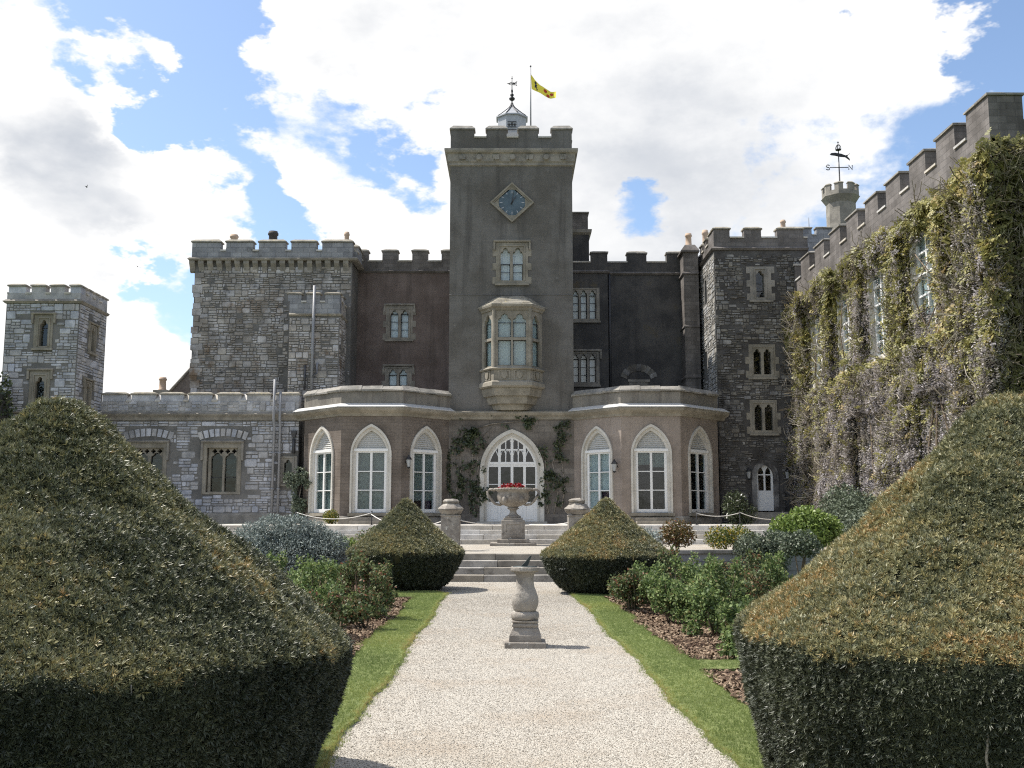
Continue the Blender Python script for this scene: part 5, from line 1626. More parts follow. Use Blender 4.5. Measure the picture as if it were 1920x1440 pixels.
def ivy_wing():
    th = thing('right_wing', 'tall brown battlemented wing on the right smothered in wisteria', 'building', (WX, WY0, 0))
    f1 = Fr((WX, WY1), (0, -1)); L_ = WY1 - WY0
    f2 = front(WY0)
    zt = WTOP; zc = zt - 0.85; zb = zt - 1.35
    holes = []
    for (yc, w, z0, z1, frame) in ((42.6, 1.7, 7.2, 10.9, 1), (39.0, 1.7, 7.2, 10.9, 1), (35.4, 1.8, 7.2, 10.9, 1), (31.4, 1.9, 7.3, 11.1, 1), (30.8, 1.8, 2.4, 5.7, 1), (36.8, 1.6, 2.4, 5.6, 1)):
        u = WY1 - yc
        WWIN.append((yc, w, z0, z1))
        o = arch_poly(u - w / 2, u + w / 2, z0, z1 - 0.8, 0.8, 10)
        win = MB().prism(f1, o, -0.3, 0.1, [arch_poly(u - w / 2 + 0.14, u + w / 2 - 0.14, z0 + 0.12, z1 - 0.8, 0.62, 10)]).build('window', M['surround'], th)
        MB().box(f1, u - 0.05, u + 0.05, z0 + 0.1, z1 - 0.2, -0.2, -0.08).build('glazing_bar', M['white'], win)
        for k in range(1, 5):
            z = z0 + (z1 - z0 - 0.3) * k / 5
            MB().box(f1, u - w / 2 + 0.12, u + w / 2 - 0.12, z - 0.03, z + 0.03, -0.19, -0.09).build('glazing_bar', M['white'], win)
        for x in (u - w / 2 + 0.14, u + w / 2 - 0.24):
            MB().box(f1, x, x + 0.1, z0 + 0.1, z1 - 0.7, -0.2, -0.085).build('glazing_bar', M['white'], win)
        MB().box(f1, u - w / 2 + 0.05, u + w / 2 - 0.05, z0 + 0.05, z1 - 0.1, -0.16, -0.15).build('pane', M['glass'], win)
        MB().box(f1, u - w / 2 + 0.05, u + w / 2 - 0.05, z0 + 0.05, z1 - 0.1, -0.27, -0.25).build('curtain', M['curtain'], win)
        MB().box(f1, u - w / 2 - 0.08, u + w / 2 + 0.08, z0 - 0.12, z0 + 0.001, -0.3, 0.14).build('sill', M['surround'], win)
        holes.append(arch_poly(u - w / 2 + 0.03, u + w / 2 - 0.03, z0 + 0.03, z1 - 0.8, 0.77, 10))
    mb = MB().prism(f1, rect(0, L_, 0, zb), -0.5, 0.0, holes)
    mb.box(f2, WX + 0.001, 24, 0, zb, -0.6, 0.0)
    mb.wbox(WX + 0.5, 24, WY0 + 0.6, WY1 + 4, 0, zb)
    mb.build('wall', M['parapet_dark'], th)
    ys = [27.97, 30.06, 32.2, 34.3, 36.4, 38.5, 40.6, 42.7, 44.8]
    mer = []
    for i, y in enumerate(ys):
        near = 26.6 + 0.0 if i == 0 else y - 1.3
        mer.append((WY1 - y, WY1 - near))
    mer = [(0.0, 0.25)] + sorted(mer)
    battlement(th, f1, mer, 0.0, L_, zb, zc, zt, 0.5, 'parapet_dark', 'coping_grey', rise=0.13, sill_rise=0.06)
    battlement(th, f2, [(WX + 0.5, WX + 0.95), (WX + 1.75, WX + 3.2), (WX + 4.0, WX + 5.5)], WX + 0.5, 24, zb, zc, zt, 0.5, 'parapet_dark', 'coping_grey', rise=0.13, sill_rise=0.06)


ivy_wing()

# ------------------------------------------------------------------ ground, path, terrace
def mat_gravel():
    m, N, L, B = new_mat('pale gravel')
    pos = N.new('ShaderNodeNewGeometry').outputs['Position']
    v = N.new('ShaderNodeTexVoronoi'); v.inputs['Scale'].default_value = 85.0; L.new(pos, v.inputs['Vector'])
    v2 = N.new('ShaderNodeTexVoronoi'); v2.inputs['Scale'].default_value = 130.0; L.new(pos, v2.inputs['Vector'])
    sep = N.new('ShaderNodeSeparateColor'); L.new(v.outputs['Color'], sep.inputs[0])
    ramp = N.new('ShaderNodeValToRGB'); L.new(sep.outputs[0], ramp.inputs[0])
    e = ramp.color_ramp.elements
    e[0].color = (0.20, 0.172, 0.14, 1); e[1].color = (0.50, 0.465, 0.405, 1)
    x = e.new(0.22); x.color = (0.34, 0.31, 0.265, 1)
    x = e.new(0.6); x.color = (0.42, 0.39, 0.335, 1)
    big = _noise(N, L, pos, 0.9, 5.0, 0.6)
    col = _mix(N, L, _math(N, L, 'MULTIPLY', _range(N, L, big, 0.45, 0.72), 0.6), ramp.outputs[0], (0.33, 0.27, 0.205))
    L.new(col, B.inputs['Base Color'])
    B.inputs['Roughness'].default_value = 0.9; B.inputs['Specular IOR Level'].default_value = 0.2
    h = _math(N, L, 'ADD', _math(N, L, 'MULTIPLY', v.outputs['Distance'], -1.0), _math(N, L, 'MULTIPLY', v2.outputs['Distance'], -0.4))
    h = _math(N, L, 'ADD', h, _math(N, L, 'MULTIPLY', _noise(N, L, pos, 2.6, 4.0, 0.6), 5.0))
    bp = N.new('ShaderNodeBump'); bp.inputs['Strength'].default_value = 0.8; bp.inputs['Distance'].default_value = 0.012
    L.new(h, bp.inputs['Height']); L.new(bp.outputs[0], B.inputs['Normal'])
    return m


M['gravel'] = mat_gravel()
M['soil'] = surf('brown bark mulch', (0.075, 0.045, 0.03), (0.15, 0.095, 0.065), 5.0, bump=1.0, bscale=45, bdist=0.04)
M['chip'] = leaf_mat('bark chips', [(0.0, (0.075, 0.05, 0.033)), (0.5, (0.175, 0.122, 0.082)), (1.0, (0.33, 0.25, 0.175))], rough=0.9, trans=0.0, mode='tint', spec=0.1)
M['pebble'] = leaf_mat('gravel pebbles', [(0.0, (0.17, 0.145, 0.115)), (0.35, (0.36, 0.33, 0.28)), (0.8, (0.47, 0.44, 0.385)), (1.0, (0.60, 0.575, 0.52))], rough=0.85, trans=0.0, mode='tint', spec=0.2)
M['turf'] = surf('lawn turf', (0.13, 0.155, 0.055), (0.19, 0.22, 0.08), 1.4, bump=0.8, bscale=70, spots=[((0.14, 0.15, 0.035), 2.2, 0.56, 0.75)])
M['meadow'] = surf('garden grass', (0.05, 0.08, 0.02), (0.08, 0.11, 0.03), 0.5, bump=0.6, bscale=40)
M['blade'] = leaf_mat('grass blades', [(0.0, (0.15, 0.20, 0.065)), (0.5, (0.26, 0.32, 0.11)), (0.8, (0.37, 0.39, 0.12)), (1.0, (0.46, 0.36, 0.15))], rough=0.5, trans=0.35, mode='tint', spec=0.3)


def sheet(name, pts, z, mat, label=None, kind='structure', thick=0.0):
    mb = MB(); n = len(pts)
    if area2(pts) < 0: pts = pts[::-1]
    if thick:
        mb.add([(x, y, z) for x, y in pts] + [(x, y, z - thick) for x, y in pts], [tuple(range(n))] + [(k + n, (k + 1) % n + n, (k + 1) % n, k) for k in range(n)])
    else:
        mb.add([(x, y, z) for x, y in pts], [tuple(range(n))])
    return mb.build(name, M[mat], None, label, kind)


sheet('ground', [(-400, -200), (400, -200), (400, 600), (-400, 600)], -0.012, 'meadow', 'grass ground far around the castle')


def edge(side, y):
    """x of the path edge at distance y, slightly wavy"""
    t = (y - 6.9) / (22.6 - 6.9)
    base = (-1.24 - 0.17 * t) if side < 0 else (1.49 - 0.20 * t)
    w = 0.03 * math.sin(y * 1.1 + side) + 0.016 * math.sin(y * 3.7 + 2 * side) + 0.011 * math.sin(y * 7.9 + 1) + 0.010 * math.sin(y * 14.1 + side) + 0.007 * math.sin(y * 23.0 + 3 * side)
    flare = 0.0
    if y > 21.8: flare = (y - 21.8) * 0.5
    return base + (w + flare) * side


PY = [3.0 + 0.125 * i for i in range(0, 186)]
pl = [(edge(-1, y), y) for y in PY] + [(edge(1, y), y) for y in reversed(PY)]
sheet('path', pl + [], 0.0, 'gravel', 'pale gravel path leading to the steps')

# loose pebbles over the near path
n = 90000
yy = np.where(nr.random(n) < 0.72, 4.5 + 17.5 * nr.random(n) ** 1.6, nr.uniform(14.0, 26.0, n))
ex0 = np.array([edge(-1, float(y)) for y in yy]); ex1 = np.array([edge(1, float(y)) for y in yy])
xx = ex0 + (ex1 - ex0) * nr.uniform(-0.015, 1.015, n)
peb = loose('pebble', [(-1, 0, 0), (1, 0.1, 0), (0.1, -0.8, 0.1), (0, 0.8, 0), (0.1, 0, 0.6), (0, 0, -0.5)], [(0, 2, 4), (2, 1, 4), (1, 3, 4), (3, 0, 4), (2, 0, 5), (1, 2, 5), (3, 1, 5), (0, 3, 5)], M['pebble'])
o = scatter('gravel_pebbles', np.stack([xx, yy, np.full(n, 0.002)], 1), nr.uniform(-0.5, 0.5, (n, 3)) + np.array([0, 0, 1]) * nr.uniform(0, 6, (n, 1)), nr.uniform(0.003, 0.0062, n) * (1 + 0.035 * yy), np.clip(nr.normal(0.58, 0.25, n) - 0.16 * np.clip(fnoise(np.stack([xx, yy * 0.6, xx * 0], 1), 1.3), -0.4, 1.2), 0, 1), peb)
tag(o, 'loose pale pebbles lying over the gravel path', 'gravel')

# lawn strips, beds
LAWN_W = 0.56
def lawn_out(side, y):
    return edge(side, min(y, 21.8)) + side * (LAWN_W + 0.02 * math.sin(y * 2.3))


for side, lab in ((-1, 'left'), (1, 'right')):
    ys_ = [3.0 + 0.125 * i for i in range(0, 155)]
    pts = [(edge(side, y) - side * 0.0, y) for y in ys_] + [(lawn_out(side, y), y) for y in reversed(ys_)]
    sheet('lawn', pts, 0.035, 'turf', 'narrow lawn strip along the %s edge of the gravel path' % lab, thick=0.06)
    # cross strips between the beds and an end strip by the cone hedge
    for (a, b) in ((11.1, 11.75), (20.9, 22.3)):
        x0 = lawn_out(side, a) - side * 0.004
        sheet('lawn', [(x0, a), (side * 5.95, a), (side * 5.95, b), (x0, b)], 0.033, 'turf', 'grass cross strip %s of the path, %s' % (lab, 'between the two rose beds' if a < 15 else 'in front of the clipped cone hedge'), thick=0.06)
    sheet('flower_bed', [(lawn_out(side, 3.0) - side * 0.02, 3.0), (side * 5.9, 3.0), (side * 5.9, 26.5), (lawn_out(side, 22.0) - side * 0.02, 26.5)], 0.006, 'soil', 'bark mulched rose bed on the %s of the path' % lab)
    # chips
    n = 11000
    y_ = nr.uniform(8.3, 20.8, n); x_ = np.array([lawn_out(side, float(q)) for q in y_]) + side * nr.random(n) ** 1.3 * 2.4
    keep_ = ~((y_ > 11.05) & (y_ < 11.8))
    z_ = 0.012 + 0.05 * np.clip(fnoise(np.stack([x_, y_, y_ * 0], 1), 2.5) + 0.3, 0, 1)
    chip = loose('chip', [(-1, -0.45, 0), (1, -0.35, 0.05), (0.9, 0.4, 0.1), (-0.9, 0.45, 0), (0, 0, 0.4)], [(0, 1, 4), (1, 2, 4), (2, 3, 4), (3, 0, 4)], M['chip'])
    k = keep_.sum()
    o = scatter('bark_mulch', np.stack([x_, y_, z_], 1)[keep_], nr.normal(0, 0.5, (k, 3)) + np.array([0, 0, 1]) * nr.uniform(0, 6, (k, 1)), nr.uniform(0.014, 0.04, k), nr.random(k), chip)
    tag(o, 'bark chips covering the rose bed on the %s' % lab, 'mulch')

# grass blades
bl_v = []; bl_f = []
r_ = random.Random(4)
for k in range(7):
    a = r_.uniform(0, 6.28); lx, ly = r_.uniform(-0.5, 0.5), r_.uniform(-0.5, 0.5)
    dx, dy = math.cos(a), math.sin(a); h = r_.uniform(0.7, 1.2); lean = r_.uniform(0.1, 0.5)
    b = len(bl_v)
    bl_v += [(lx - dy * 0.07, ly + dx * 0.07, 0), (lx + dy * 0.07, ly - dx * 0.07, 0), (lx + dx * lean * 0.4, ly + dy * lean * 0.4, h * 0.6), (lx + dx * lean, ly + dy * lean, h)]
    bl_f += [(b, b + 1, b + 2), (b + 1, b + 3, b + 2)]
tuft = loose('grass_tuft', bl_v, bl_f, M['blade'])
for side, lab in ((-1, 'left'), (1, 'right')):
    n = 30000
    y_ = 5.0 + 17.4 * nr.random(n) ** 1.35
    e0 = np.array([edge(side, float(q)) for q in y_])
    t_ = nr.uniform(-0.02, 1.02, n)
    rag = nr.random(n) < 0.14
    t_ = np.where(rag, np.where(nr.random(n) < 0.6, nr.normal(-0.03, 0.05, n), 1 + np.abs(nr.normal(0, 0.07, n))), t_)
    x_ = e0 + side * t_ * LAWN_W
    m2 = 9000
    yb = np.concatenate([nr.uniform(11.1, 11.75, m2 // 3), nr.uniform(20.9, 22.3, m2 - m2 // 3)])
    xb = side * nr.uniform(1.9, 5.0, m2)
    X_ = np.concatenate([x_, xb]); Y_ = np.concatenate([y_, yb])
    nn_ = fnoise(np.stack([X_, Y_, X_ * 0], 1), 1.6)
    ti = 0.42 + 0.16 * nn_ + nr.normal(0, 0.12, len(X_))
    ed = np.concatenate([np.clip(1 - np.abs(t_) / 0.14, 0, 1), np.zeros(m2)])
    ti = ti + 0.42 * ed * (0.6 + 0.6 * nr.random(len(X_)))
    rot = np.stack([nr.normal(0, 0.15, len(X_)), nr.normal(0, 0.15, len(X_)), nr.uniform(0, 6.28, len(X_))], 1)
    o = scatter('grass', np.stack([X_, Y_, np.full(len(X_), 0.03)], 1), rot, nr.uniform(0.014, 0.03, len(X_)) * (1 - 0.2 * ed), np.clip(ti, 0, 1), tuft)
    tag(o, 'short mown grass on the %s lawn strips' % lab, 'grass')

# landing, terrace and steps
sheet('landing', [(-16, 27.2), (16, 27.2), (16, 36.3), (-16, 36.3)], LZ, 'gravel', 'raised gravel landing between the two flights of steps', thick=0.3)
MB().wbox(-24, 13.1, 37.32, 52, -0.1, GZ - 0.05).build('terrace', M['step'], None, 'terrace in front of the castle', 'structure')


def slabs(name, label, cat, flights, mat, slab_len, seed):
    """steps of separate stone slabs: flights = [(x0, x1, y0, y1, z0, z1)]"""
    r = random.Random(seed)
    th = thing(name, label, cat, (0, flights[0][2], flights[0][4]))
    for (x0, x1, y0, y1, z0, z1) in flights:
        x = x0
        while x < x1 - 0.05:
            l = r.uniform(slab_len * 0.7, slab_len * 1.3)
            e = min(x + l, x1)
            if x1 - e < 0.4: e = x1
            MB().wbox(x + 0.004, e - 0.004, y0 + r.uniform(-0.012, 0.012), y1, z0, z1 + r.uniform(-0.004, 0.004)).jitter(0.006, int(x * 50) + seed).build('stone_slab', M[mat], th, bevel=0.012)
            x = e
    return th


st = []
for k in range(4):
    st.append((-2.4, 2.3, 26.0 + 0.36 * k, 27.5, 0.165 * k - (0.1 if k == 0 else 0), 0.165 * (k + 1)))
st = [(x0, x1, y0, y0 + 0.42 if k < 3 else 27.6, z0, z1) for k, (x0, x1, y0, y1, z0, z1) in enumerate(st)]
slabs('lower_steps', 'lower flight of four weathered stone steps at the end of the path', 'steps', st, 'step', 2.0, 3)
st = []
for k in range(4):
    y0 = 36.2 + 0.36 * k
    st.append((-13.0, 12.9, y0, y0 + 0.42 if k < 3 else y0 + 0.5, LZ + 0.165 * k - 0.05, LZ + 0.165 * (k + 1)))
slabs('upper_steps', 'upper flight of wide pale stone steps up to the terrace', 'steps', st, 'paving', 1.9, 8)
pv = []
y = 37.8
r_ = random.Random(9)
while y < 45.0:
    d = r_.uniform(0.7, 1.1); pv.append((-13.0, 12.9, y + 0.004, min(y + d, 45.55) - 0.004, GZ - 0.06, GZ)); y += d
th = slabs('terrace_paving', 'pale flagstone paving of the terrace before the bays', 'paving', pv, 'paving', 1.5, 12)


def retaining(side, lab):
    th = thing('retaining_wall', 'low grey retaining wall under the landing %s of the steps' % lab, 'wall', (side * 6, 26.9, 0))
    a, b = (2.32, 13.0) if side > 0 else (-13.0, -2.42)
    MB().wbox(a, b, 26.9, 27.25, 0, LZ + 0.02).build('wall_face', M['ashlar'], th)
    x = a
    r = random.Random(5 + side)
    while x < b - 0.1:
        e = min(x + r.uniform(0.8, 1.3), b)
        MB().wbox(x + 0.004, e - 0.004, 26.84, 27.3, LZ + 0.02, LZ + 0.11).jitter(0.008, int(x * 9)).build('coping_stone', M['coping_grey'], th)
        x = e


retaining(-1, 'left'); retaining(1, 'right')

# small flights from the bay windows down to the terrace
for x, lab in ((-6.02, 'brown brick bay'), (5.95, 'grey rendered bay')):
    slabs('window_steps', 'two short stone steps under the middle window of the %s' % lab, 'steps', [(x - 0.75, x + 0.75, 42.35, 43.1, GZ, GZ + 0.14), (x - 0.75, x + 0.75, 42.7, 43.1, GZ + 0.141, GZ + 0.27)], 'step', 3.0, 4)


# ------------------------------------------------------------------ garden ornaments
def sundial():
    x, y = 0.168, 13.25
    th = thing('sundial', 'weathered stone baluster sundial standing in the middle of the gravel path', 'sundial', (x, y, 0))
    MB().wbox(x - 0.26, x + 0.26, y - 0.26, y + 0.26, -0.02, 0.075).jitter(0.006, 1).build('base_slab', M['garden_stone'], th, bevel=0.012)
    sq = [(0.205, 0.075), (0.205, 0.10), (0.20, 0.15), (0.175, 0.20), (0.165, 0.225), (0.15, 0.235), (0.15, 0.25), (0.165, 0.262), (0.165, 0.28), (0.155, 0.29), (0.15, 0.30), (0.17, 0.312), (0.17, 0.33)]
    MB().lathe((x, y, 0), sq, 4, False, R(45), True).jitter(0.005, 2).build('pedestal_base', M['garden_stone'], th, bevel=0.01)
    MB().lathe((x, y, 0), [(0.14, 0.325), (0.17, 0.34), (0.182, 0.37), (0.182, 0.40), (0.17, 0.43), (0.14, 0.442)], 20).jitter(0.003, 3).build('torus_ring', M['garden_stone'], th)
    prof = [(0.15, 0.44), (0.165, 0.452), (0.178, 0.48), (0.19, 0.52), (0.196, 0.56), (0.193, 0.60), (0.18, 0.65), (0.158, 0.70), (0.138, 0.75), (0.127, 0.80), (0.123, 0.85), (0.128, 0.89), (0.14, 0.915), (0.155, 0.93), (0.165, 0.94)]
    m = 8
    mb = MB(); vs_ = []; ns = 32
    for (r, z) in prof:
        for i in range(ns):
            a = 2 * math.pi * i / ns
            # square shoulders fading into the round belly
            k = 0.87 * (1 + 0.12 * abs(math.cos(2 * (a - R(45)))) * (0.6 + 0.4 * (z - 0.44) / 0.5))
            vs_.append((x + r * k * math.cos(a), y + r * k * math.sin(a), z))
    fs_ = [(j * ns + i, j * ns + (i + 1) % ns, (j + 1) * ns + (i + 1) % ns, (j + 1) * ns + i) for j in range(len(prof) - 1) for i in range(ns)]
    fs_.append([(len(prof) - 1) * ns + i for i in range(ns)])
    mb.add(vs_, fs_, True)
    mb.jitter(0.0025, 4).build('baluster', M['garden_stone'], th)
    top = [(0.175, 0.94), (0.20, 0.955), (0.20, 0.995), (0.185, 1.0)]
    MB().lathe((x, y, 0), top, 8, False, R(22.5)).jitter(0.004, 5).build('top_slab', M['garden_stone'], th)
    pl_ = MB().lathe((x, y, 0), [(0.16, 1.0), (0.16, 1.008)], 32).build('dial_plate', M['bronze'], th)
    c, s_ = math.cos(R(24)), math.sin(R(24))
    f = Fr((x, y), (1.0, 0.25))
    MB().prism(f, [(-0.055, 1.006), (0.03, 1.006), (0.05, 1.045), (0.085, 1.13), (0.085, 1.145), (0.065, 1.14), (0.0, 1.06)], -0.006, 0.006, back=True).build('gnomon', M['bronze'], pl_)


sundial()


def urn():
    x, y = 0.04, 35.0
    z = LZ
    th = thing('urn', 'large two handled stone urn on a square pedestal before the upper steps', 'urn', (x, y, z))
    MB().wbox(x - 0.78, x + 0.78, y - 0.78, y + 0.78, z - 0.02, z + 0.10).jitter(0.008, 1).build('plinth_slab', M['garden_stone'], th, bevel=0.02)
    MB().wbox(x - 0.55, x + 0.55, y - 0.55, y + 0.55, z + 0.10, z + 0.22).jitter(0.006, 2).build('plinth_slab', M['garden_stone'], th, bevel=0.02)
    MB().wbox(x - 0.40, x + 0.40, y - 0.40, y + 0.40, z + 0.22, z + 0.86).jitter(0.004, 3).build('pedestal', M['garden_stone'], th, bevel=0.015)
    f = front(y - 0.40)
    MB().prism(f, rect(x - 0.32, x + 0.32, z + 0.30, z + 0.8), -0.01, 0.02, [rect(x - 0.24, x + 0.24, z + 0.38, z + 0.72)]).build('panel_frame', M['garden_stone'], th)
    MB().wbox(x - 0.33, x + 0.33, y - 0.33, y + 0.33, z + 0.86, z + 0.94).build('pedestal_cap', M['garden_stone'], th, bevel=0.015)
    b = z + 0.94
    prof = [(0.27, 0), (0.27, 0.05), (0.2, 0.08), (0.13, 0.14), (0.11, 0.22), (0.13, 0.27), (0.19, 0.30), (0.2, 0.33), (0.15, 0.36), (0.2, 0.38), (0.36, 0.44), (0.48, 0.52), (0.54, 0.62), (0.56, 0.72), (0.55, 0.80), (0.53, 0.86), (0.56, 0.9), (0.64, 0.94), (0.67, 0.98), (0.65, 1.01), (0.58, 1.0), (0.52, 0.92), (0.0, 0.92)]
    MB().lathe((x, y, b), prof, 36).jitter(0.006, 7).build('bowl', M['garden_stone'], th)
    k = 36
    rb = MB()
    for i in range(k):
        a = 2 * math.pi * i / k
        rb.lathe((x + 0.645 * math.cos(a), y + 0.645 * math.sin(a), b + 0.93), [(0.0, 0), (0.045, 0.03), (0.035, 0.06), (0.0, 0.08)], 6)
    rb.build('egg_moulding', M['garden_stone'], th)
    for s_ in (-1, 1):
        p = [(0.30, 0.50), (0.46, 0.44), (0.60, 0.47), (0.70, 0.56), (0.80, 0.68), (0.87, 0.80), (0.88, 0.90), (0.82, 0.97), (0.72, 0.97), (0.62, 0.93)]
        for off in (-0.03, 0.03):
            MB().tube([(x + s_ * (q + 0.012 * math.sin(i * 2 + off * 90)), y + off + 0.02 * math.sin(i * 1.6 + off * 50), b + w) for i, (q, w) in enumerate(p)], 0.045, 8).build('handle', M['garden_stone'], th)
    # bearded masks below the handles
    for xx in (-0.28, 0.28):
        MB().lathe((x + xx, y - 0.46, b + 0.5), [(0.0, 0), (0.07, 0.03), (0.1, 0.1), (0.09, 0.18), (0.0, 0.24)], 10).jitter(0.015, 3).build('mask', M['garden_stone'], th)


urn()


def pier(x, y, lab, worn):
    th = thing('gate_pier', lab, 'pier', (x, y, LZ))
    z = LZ
    MB().wbox(x - 0.33, x + 0.33, y - 0.33, y + 0.33, z - 0.05, z + 0.14).jitter(0.01, 2).build('pier_base', M['garden_stone'], th, bevel=0.015)
    MB().lathe((x, y, z), [(0.27, 0.14), (0.27, 0.98), (0.285, 0.985), (0.285, 1.02)], 4, False, R(45), True).jitter(0.005, 3).build('shaft', M['garden_stone'], th, bevel=0.015)
    MB().lathe((x, y, z), [(0.27, 1.02), (0.30, 1.06), (0.36, 1.14), (0.385, 1.17), (0.385, 1.2)], 8, False, R(22.5)).jitter(0.006 + worn * 0.01, 4).build('neck_moulding', M['garden_stone'], th)
    MB().lathe((x, y, z), [(0.40, 1.2), (0.40, 1.215), (0.25, 1.34), (0.25, 1.36)], 8, False, R(22.5)).jitter(0.006 + worn * 0.015, 5).build('cap', M['garden_stone'], th)
    MB().lathe((x, y, z), [(0.19, 1.36), (0.25, 1.39), (0.25, 1.43), (0.2, 1.48), (0.15, 1.49)], 8, False, R(22.5)).jitter(0.006 + worn * 0.03, 6).build('cap_block', M['garden_stone'], th)


pier(-1.78, 29.6, 'intact stone gate pier left of the steps', 0.0)
pier(1.90, 29.6, 'crumbling stone gate pier right of the steps', 1.0)


def rope(a, b, sag, lab, seed=0):
    n = 14
    pts = [(a[0] + (b[0] - a[0]) * t, a[1] + (b[1] - a[1]) * t, a[2] + (b[2] - a[2]) * t - sag * 4 * t * (1 - t)) for t in [i / n for i in range(n + 1)]]
    o = MB().tube(pts, 0.014, 6).build('rope', M['rope'], None)
    tag(o, lab, 'rope', 'white rope swags along the terrace')


def post(x, y, lab):
    th = thing('rope_post', lab, 'post', (x, y, GZ), 'thin iron rope posts on the terrace')
    MB().tube([(x, y, GZ), (x, y, GZ + 0.5)], 0.02, 8).build('post_rod', M['iron'], th)
    MB().lathe((x, y, GZ), [(0.09, 0), (0.09, 0.015), (0.03, 0.03)], 12).build('post_foot', M['iron'], th)
    MB().lathe((x, y, GZ + 0.48), [(0.0, 0), (0.035, 0.03), (0.0, 0.065)], 8).build('post_knob', M['iron'], th)


rope((-1.5, 29.6, 1.53), (-0.36, 34.9, 1.38), 0.05, 'white rope from the intact pier to the urn pedestal')
rope((1.62, 29.6, 1.46), (0.44, 34.9, 1.38), 0.05, 'white rope from the crumbling pier to the urn pedestal')
rope((-2.05, 29.6, 1.5), (-5.2, 37.6, 1.72), 0.3, 'white rope running left from the intact pier to a terrace post')
post(-5.2, 37.7, 'thin iron rope post in front of the brown brick bay')
rope((-5.2, 37.7, 1.78), (-8.2, 38.6, 1.8), 0.24, 'white rope swag in front of the brown brick bay')
post(-8.2, 38.6, 'thin iron rope post left of the brown brick bay windows')
post(6.9, 38.0, 'thin iron rope post in front of the grey rendered bay')
rope((6.9, 38.0, 1.76), (8.6, 38.4, 1.78), 0.12, 'white rope swag in front of the grey rendered bay')
post(8.6, 38.4, 'thin iron rope post before the right tower')
rope((8.6, 38.4, 1.8), (10.4, 39.0, 1.56), 0.12, 'white rope swag before the small white door')
post(10.4, 39.0, 'thin iron rope post before the small white door')


# ------------------------------------------------------------------ clipped yews
YEW = [(0.0, (0.022, 0.03, 0.018)), (0.35, (0.105, 0.115, 0.065)), (0.6, (0.225, 0.22, 0.115)), (0.8, (0.34, 0.30, 0.14)), (1.0, (0.38, 0.25, 0.10))]
M['yew'] = leaf_mat('yew sprigs', YEW, rough=0.42, trans=0.15, mode='tint', spec=0.5)
M['yew_core'] = surf('yew inner growth', (0.02, 0.023, 0.012), (0.07, 0.065, 0.032), 9.0, bump=1.0, bscale=50, bdist=0.03)


def sprig(nl, seed, wid=0.15, mat=None, spread=(0.35, 1.25), name='sprig'):
    r = random.Random(seed); v = []; f = []
    for k in range(nl):
        a = 2 * math.pi * (k / nl) + r.uniform(-0.3, 0.3); th_ = r.uniform(*spread); l = r.uniform(0.65, 1.1)
        d = Vector((math.sin(th_) * math.cos(a), math.sin(th_) * math.sin(a), math.cos(th_)))
        s = d.cross(Vector((0, 0, 1))).normalized() if abs(d.z) < 0.99 else Vector((1, 0, 0))
        o = Vector((0, 0, r.uniform(0, 0.35)))
        b = len(v)
        up = s.cross(d) * 0.05
        v += [tuple(o), tuple(o + d * l * 0.5 + s * wid * l), tuple(o + d * l), tuple(o + d * l * 0.5 - s * wid * l + up)]
        f += [(b, b + 1, b + 2, b + 3)]
    return loose(name, v, f, mat)


yew_sprig = sprig(13, 2, 0.085, M['yew'], (0.25, 1.35), name='yew_sprig')


def surface_samples(prof, n, c):
    """area weighted points and normals on a lathe profile (r, z), outermost first"""
    P = np.array(prof, float)
    seg = P[1:] - P[:-1]
    A = np.linalg.norm(seg, axis=1) * (P[1:, 0] + P[:-1, 0]) / 2
    k = nr.choice(len(A), n, p=A / A.sum())
    t = nr.random(n)
    r0, r1 = P[k, 0], P[k + 1, 0]
    # radius-weighted position on the segment
    t = np.where(np.abs(r1 - r0) < 1e-6, t, (np.sqrt(r0 ** 2 + t * (r1 ** 2 - r0 ** 2)) - r0) / np.where(np.abs(r1 - r0) < 1e-6, 1, r1 - r0))
    rr = r0 + t * (r1 - r0); z = P[k, 1] + t * (P[k + 1, 1] - P[k, 1])
    a = nr.uniform(0, 2 * math.pi, n)
    nl = np.stack([seg[k, 1], -seg[k, 0]], 1); nl /= np.linalg.norm(nl, axis=1)[:, None]
    flip = np.where(nl[:, 0] < 0, -1, 1) if False else 1
    nr_ = nl[:, 0] * flip; nz = nl[:, 1] * flip
    # profile runs bottom to top: outward normal is (dz, -dr)
    N_ = np.stack([nr_ * np.cos(a), nr_ * np.sin(a), nz], 1)
    Q = np.stack([c[0] + rr * np.cos(a), c[1] + rr * np.sin(a), c[2] + z], 1)
    return Q, N_, k, z


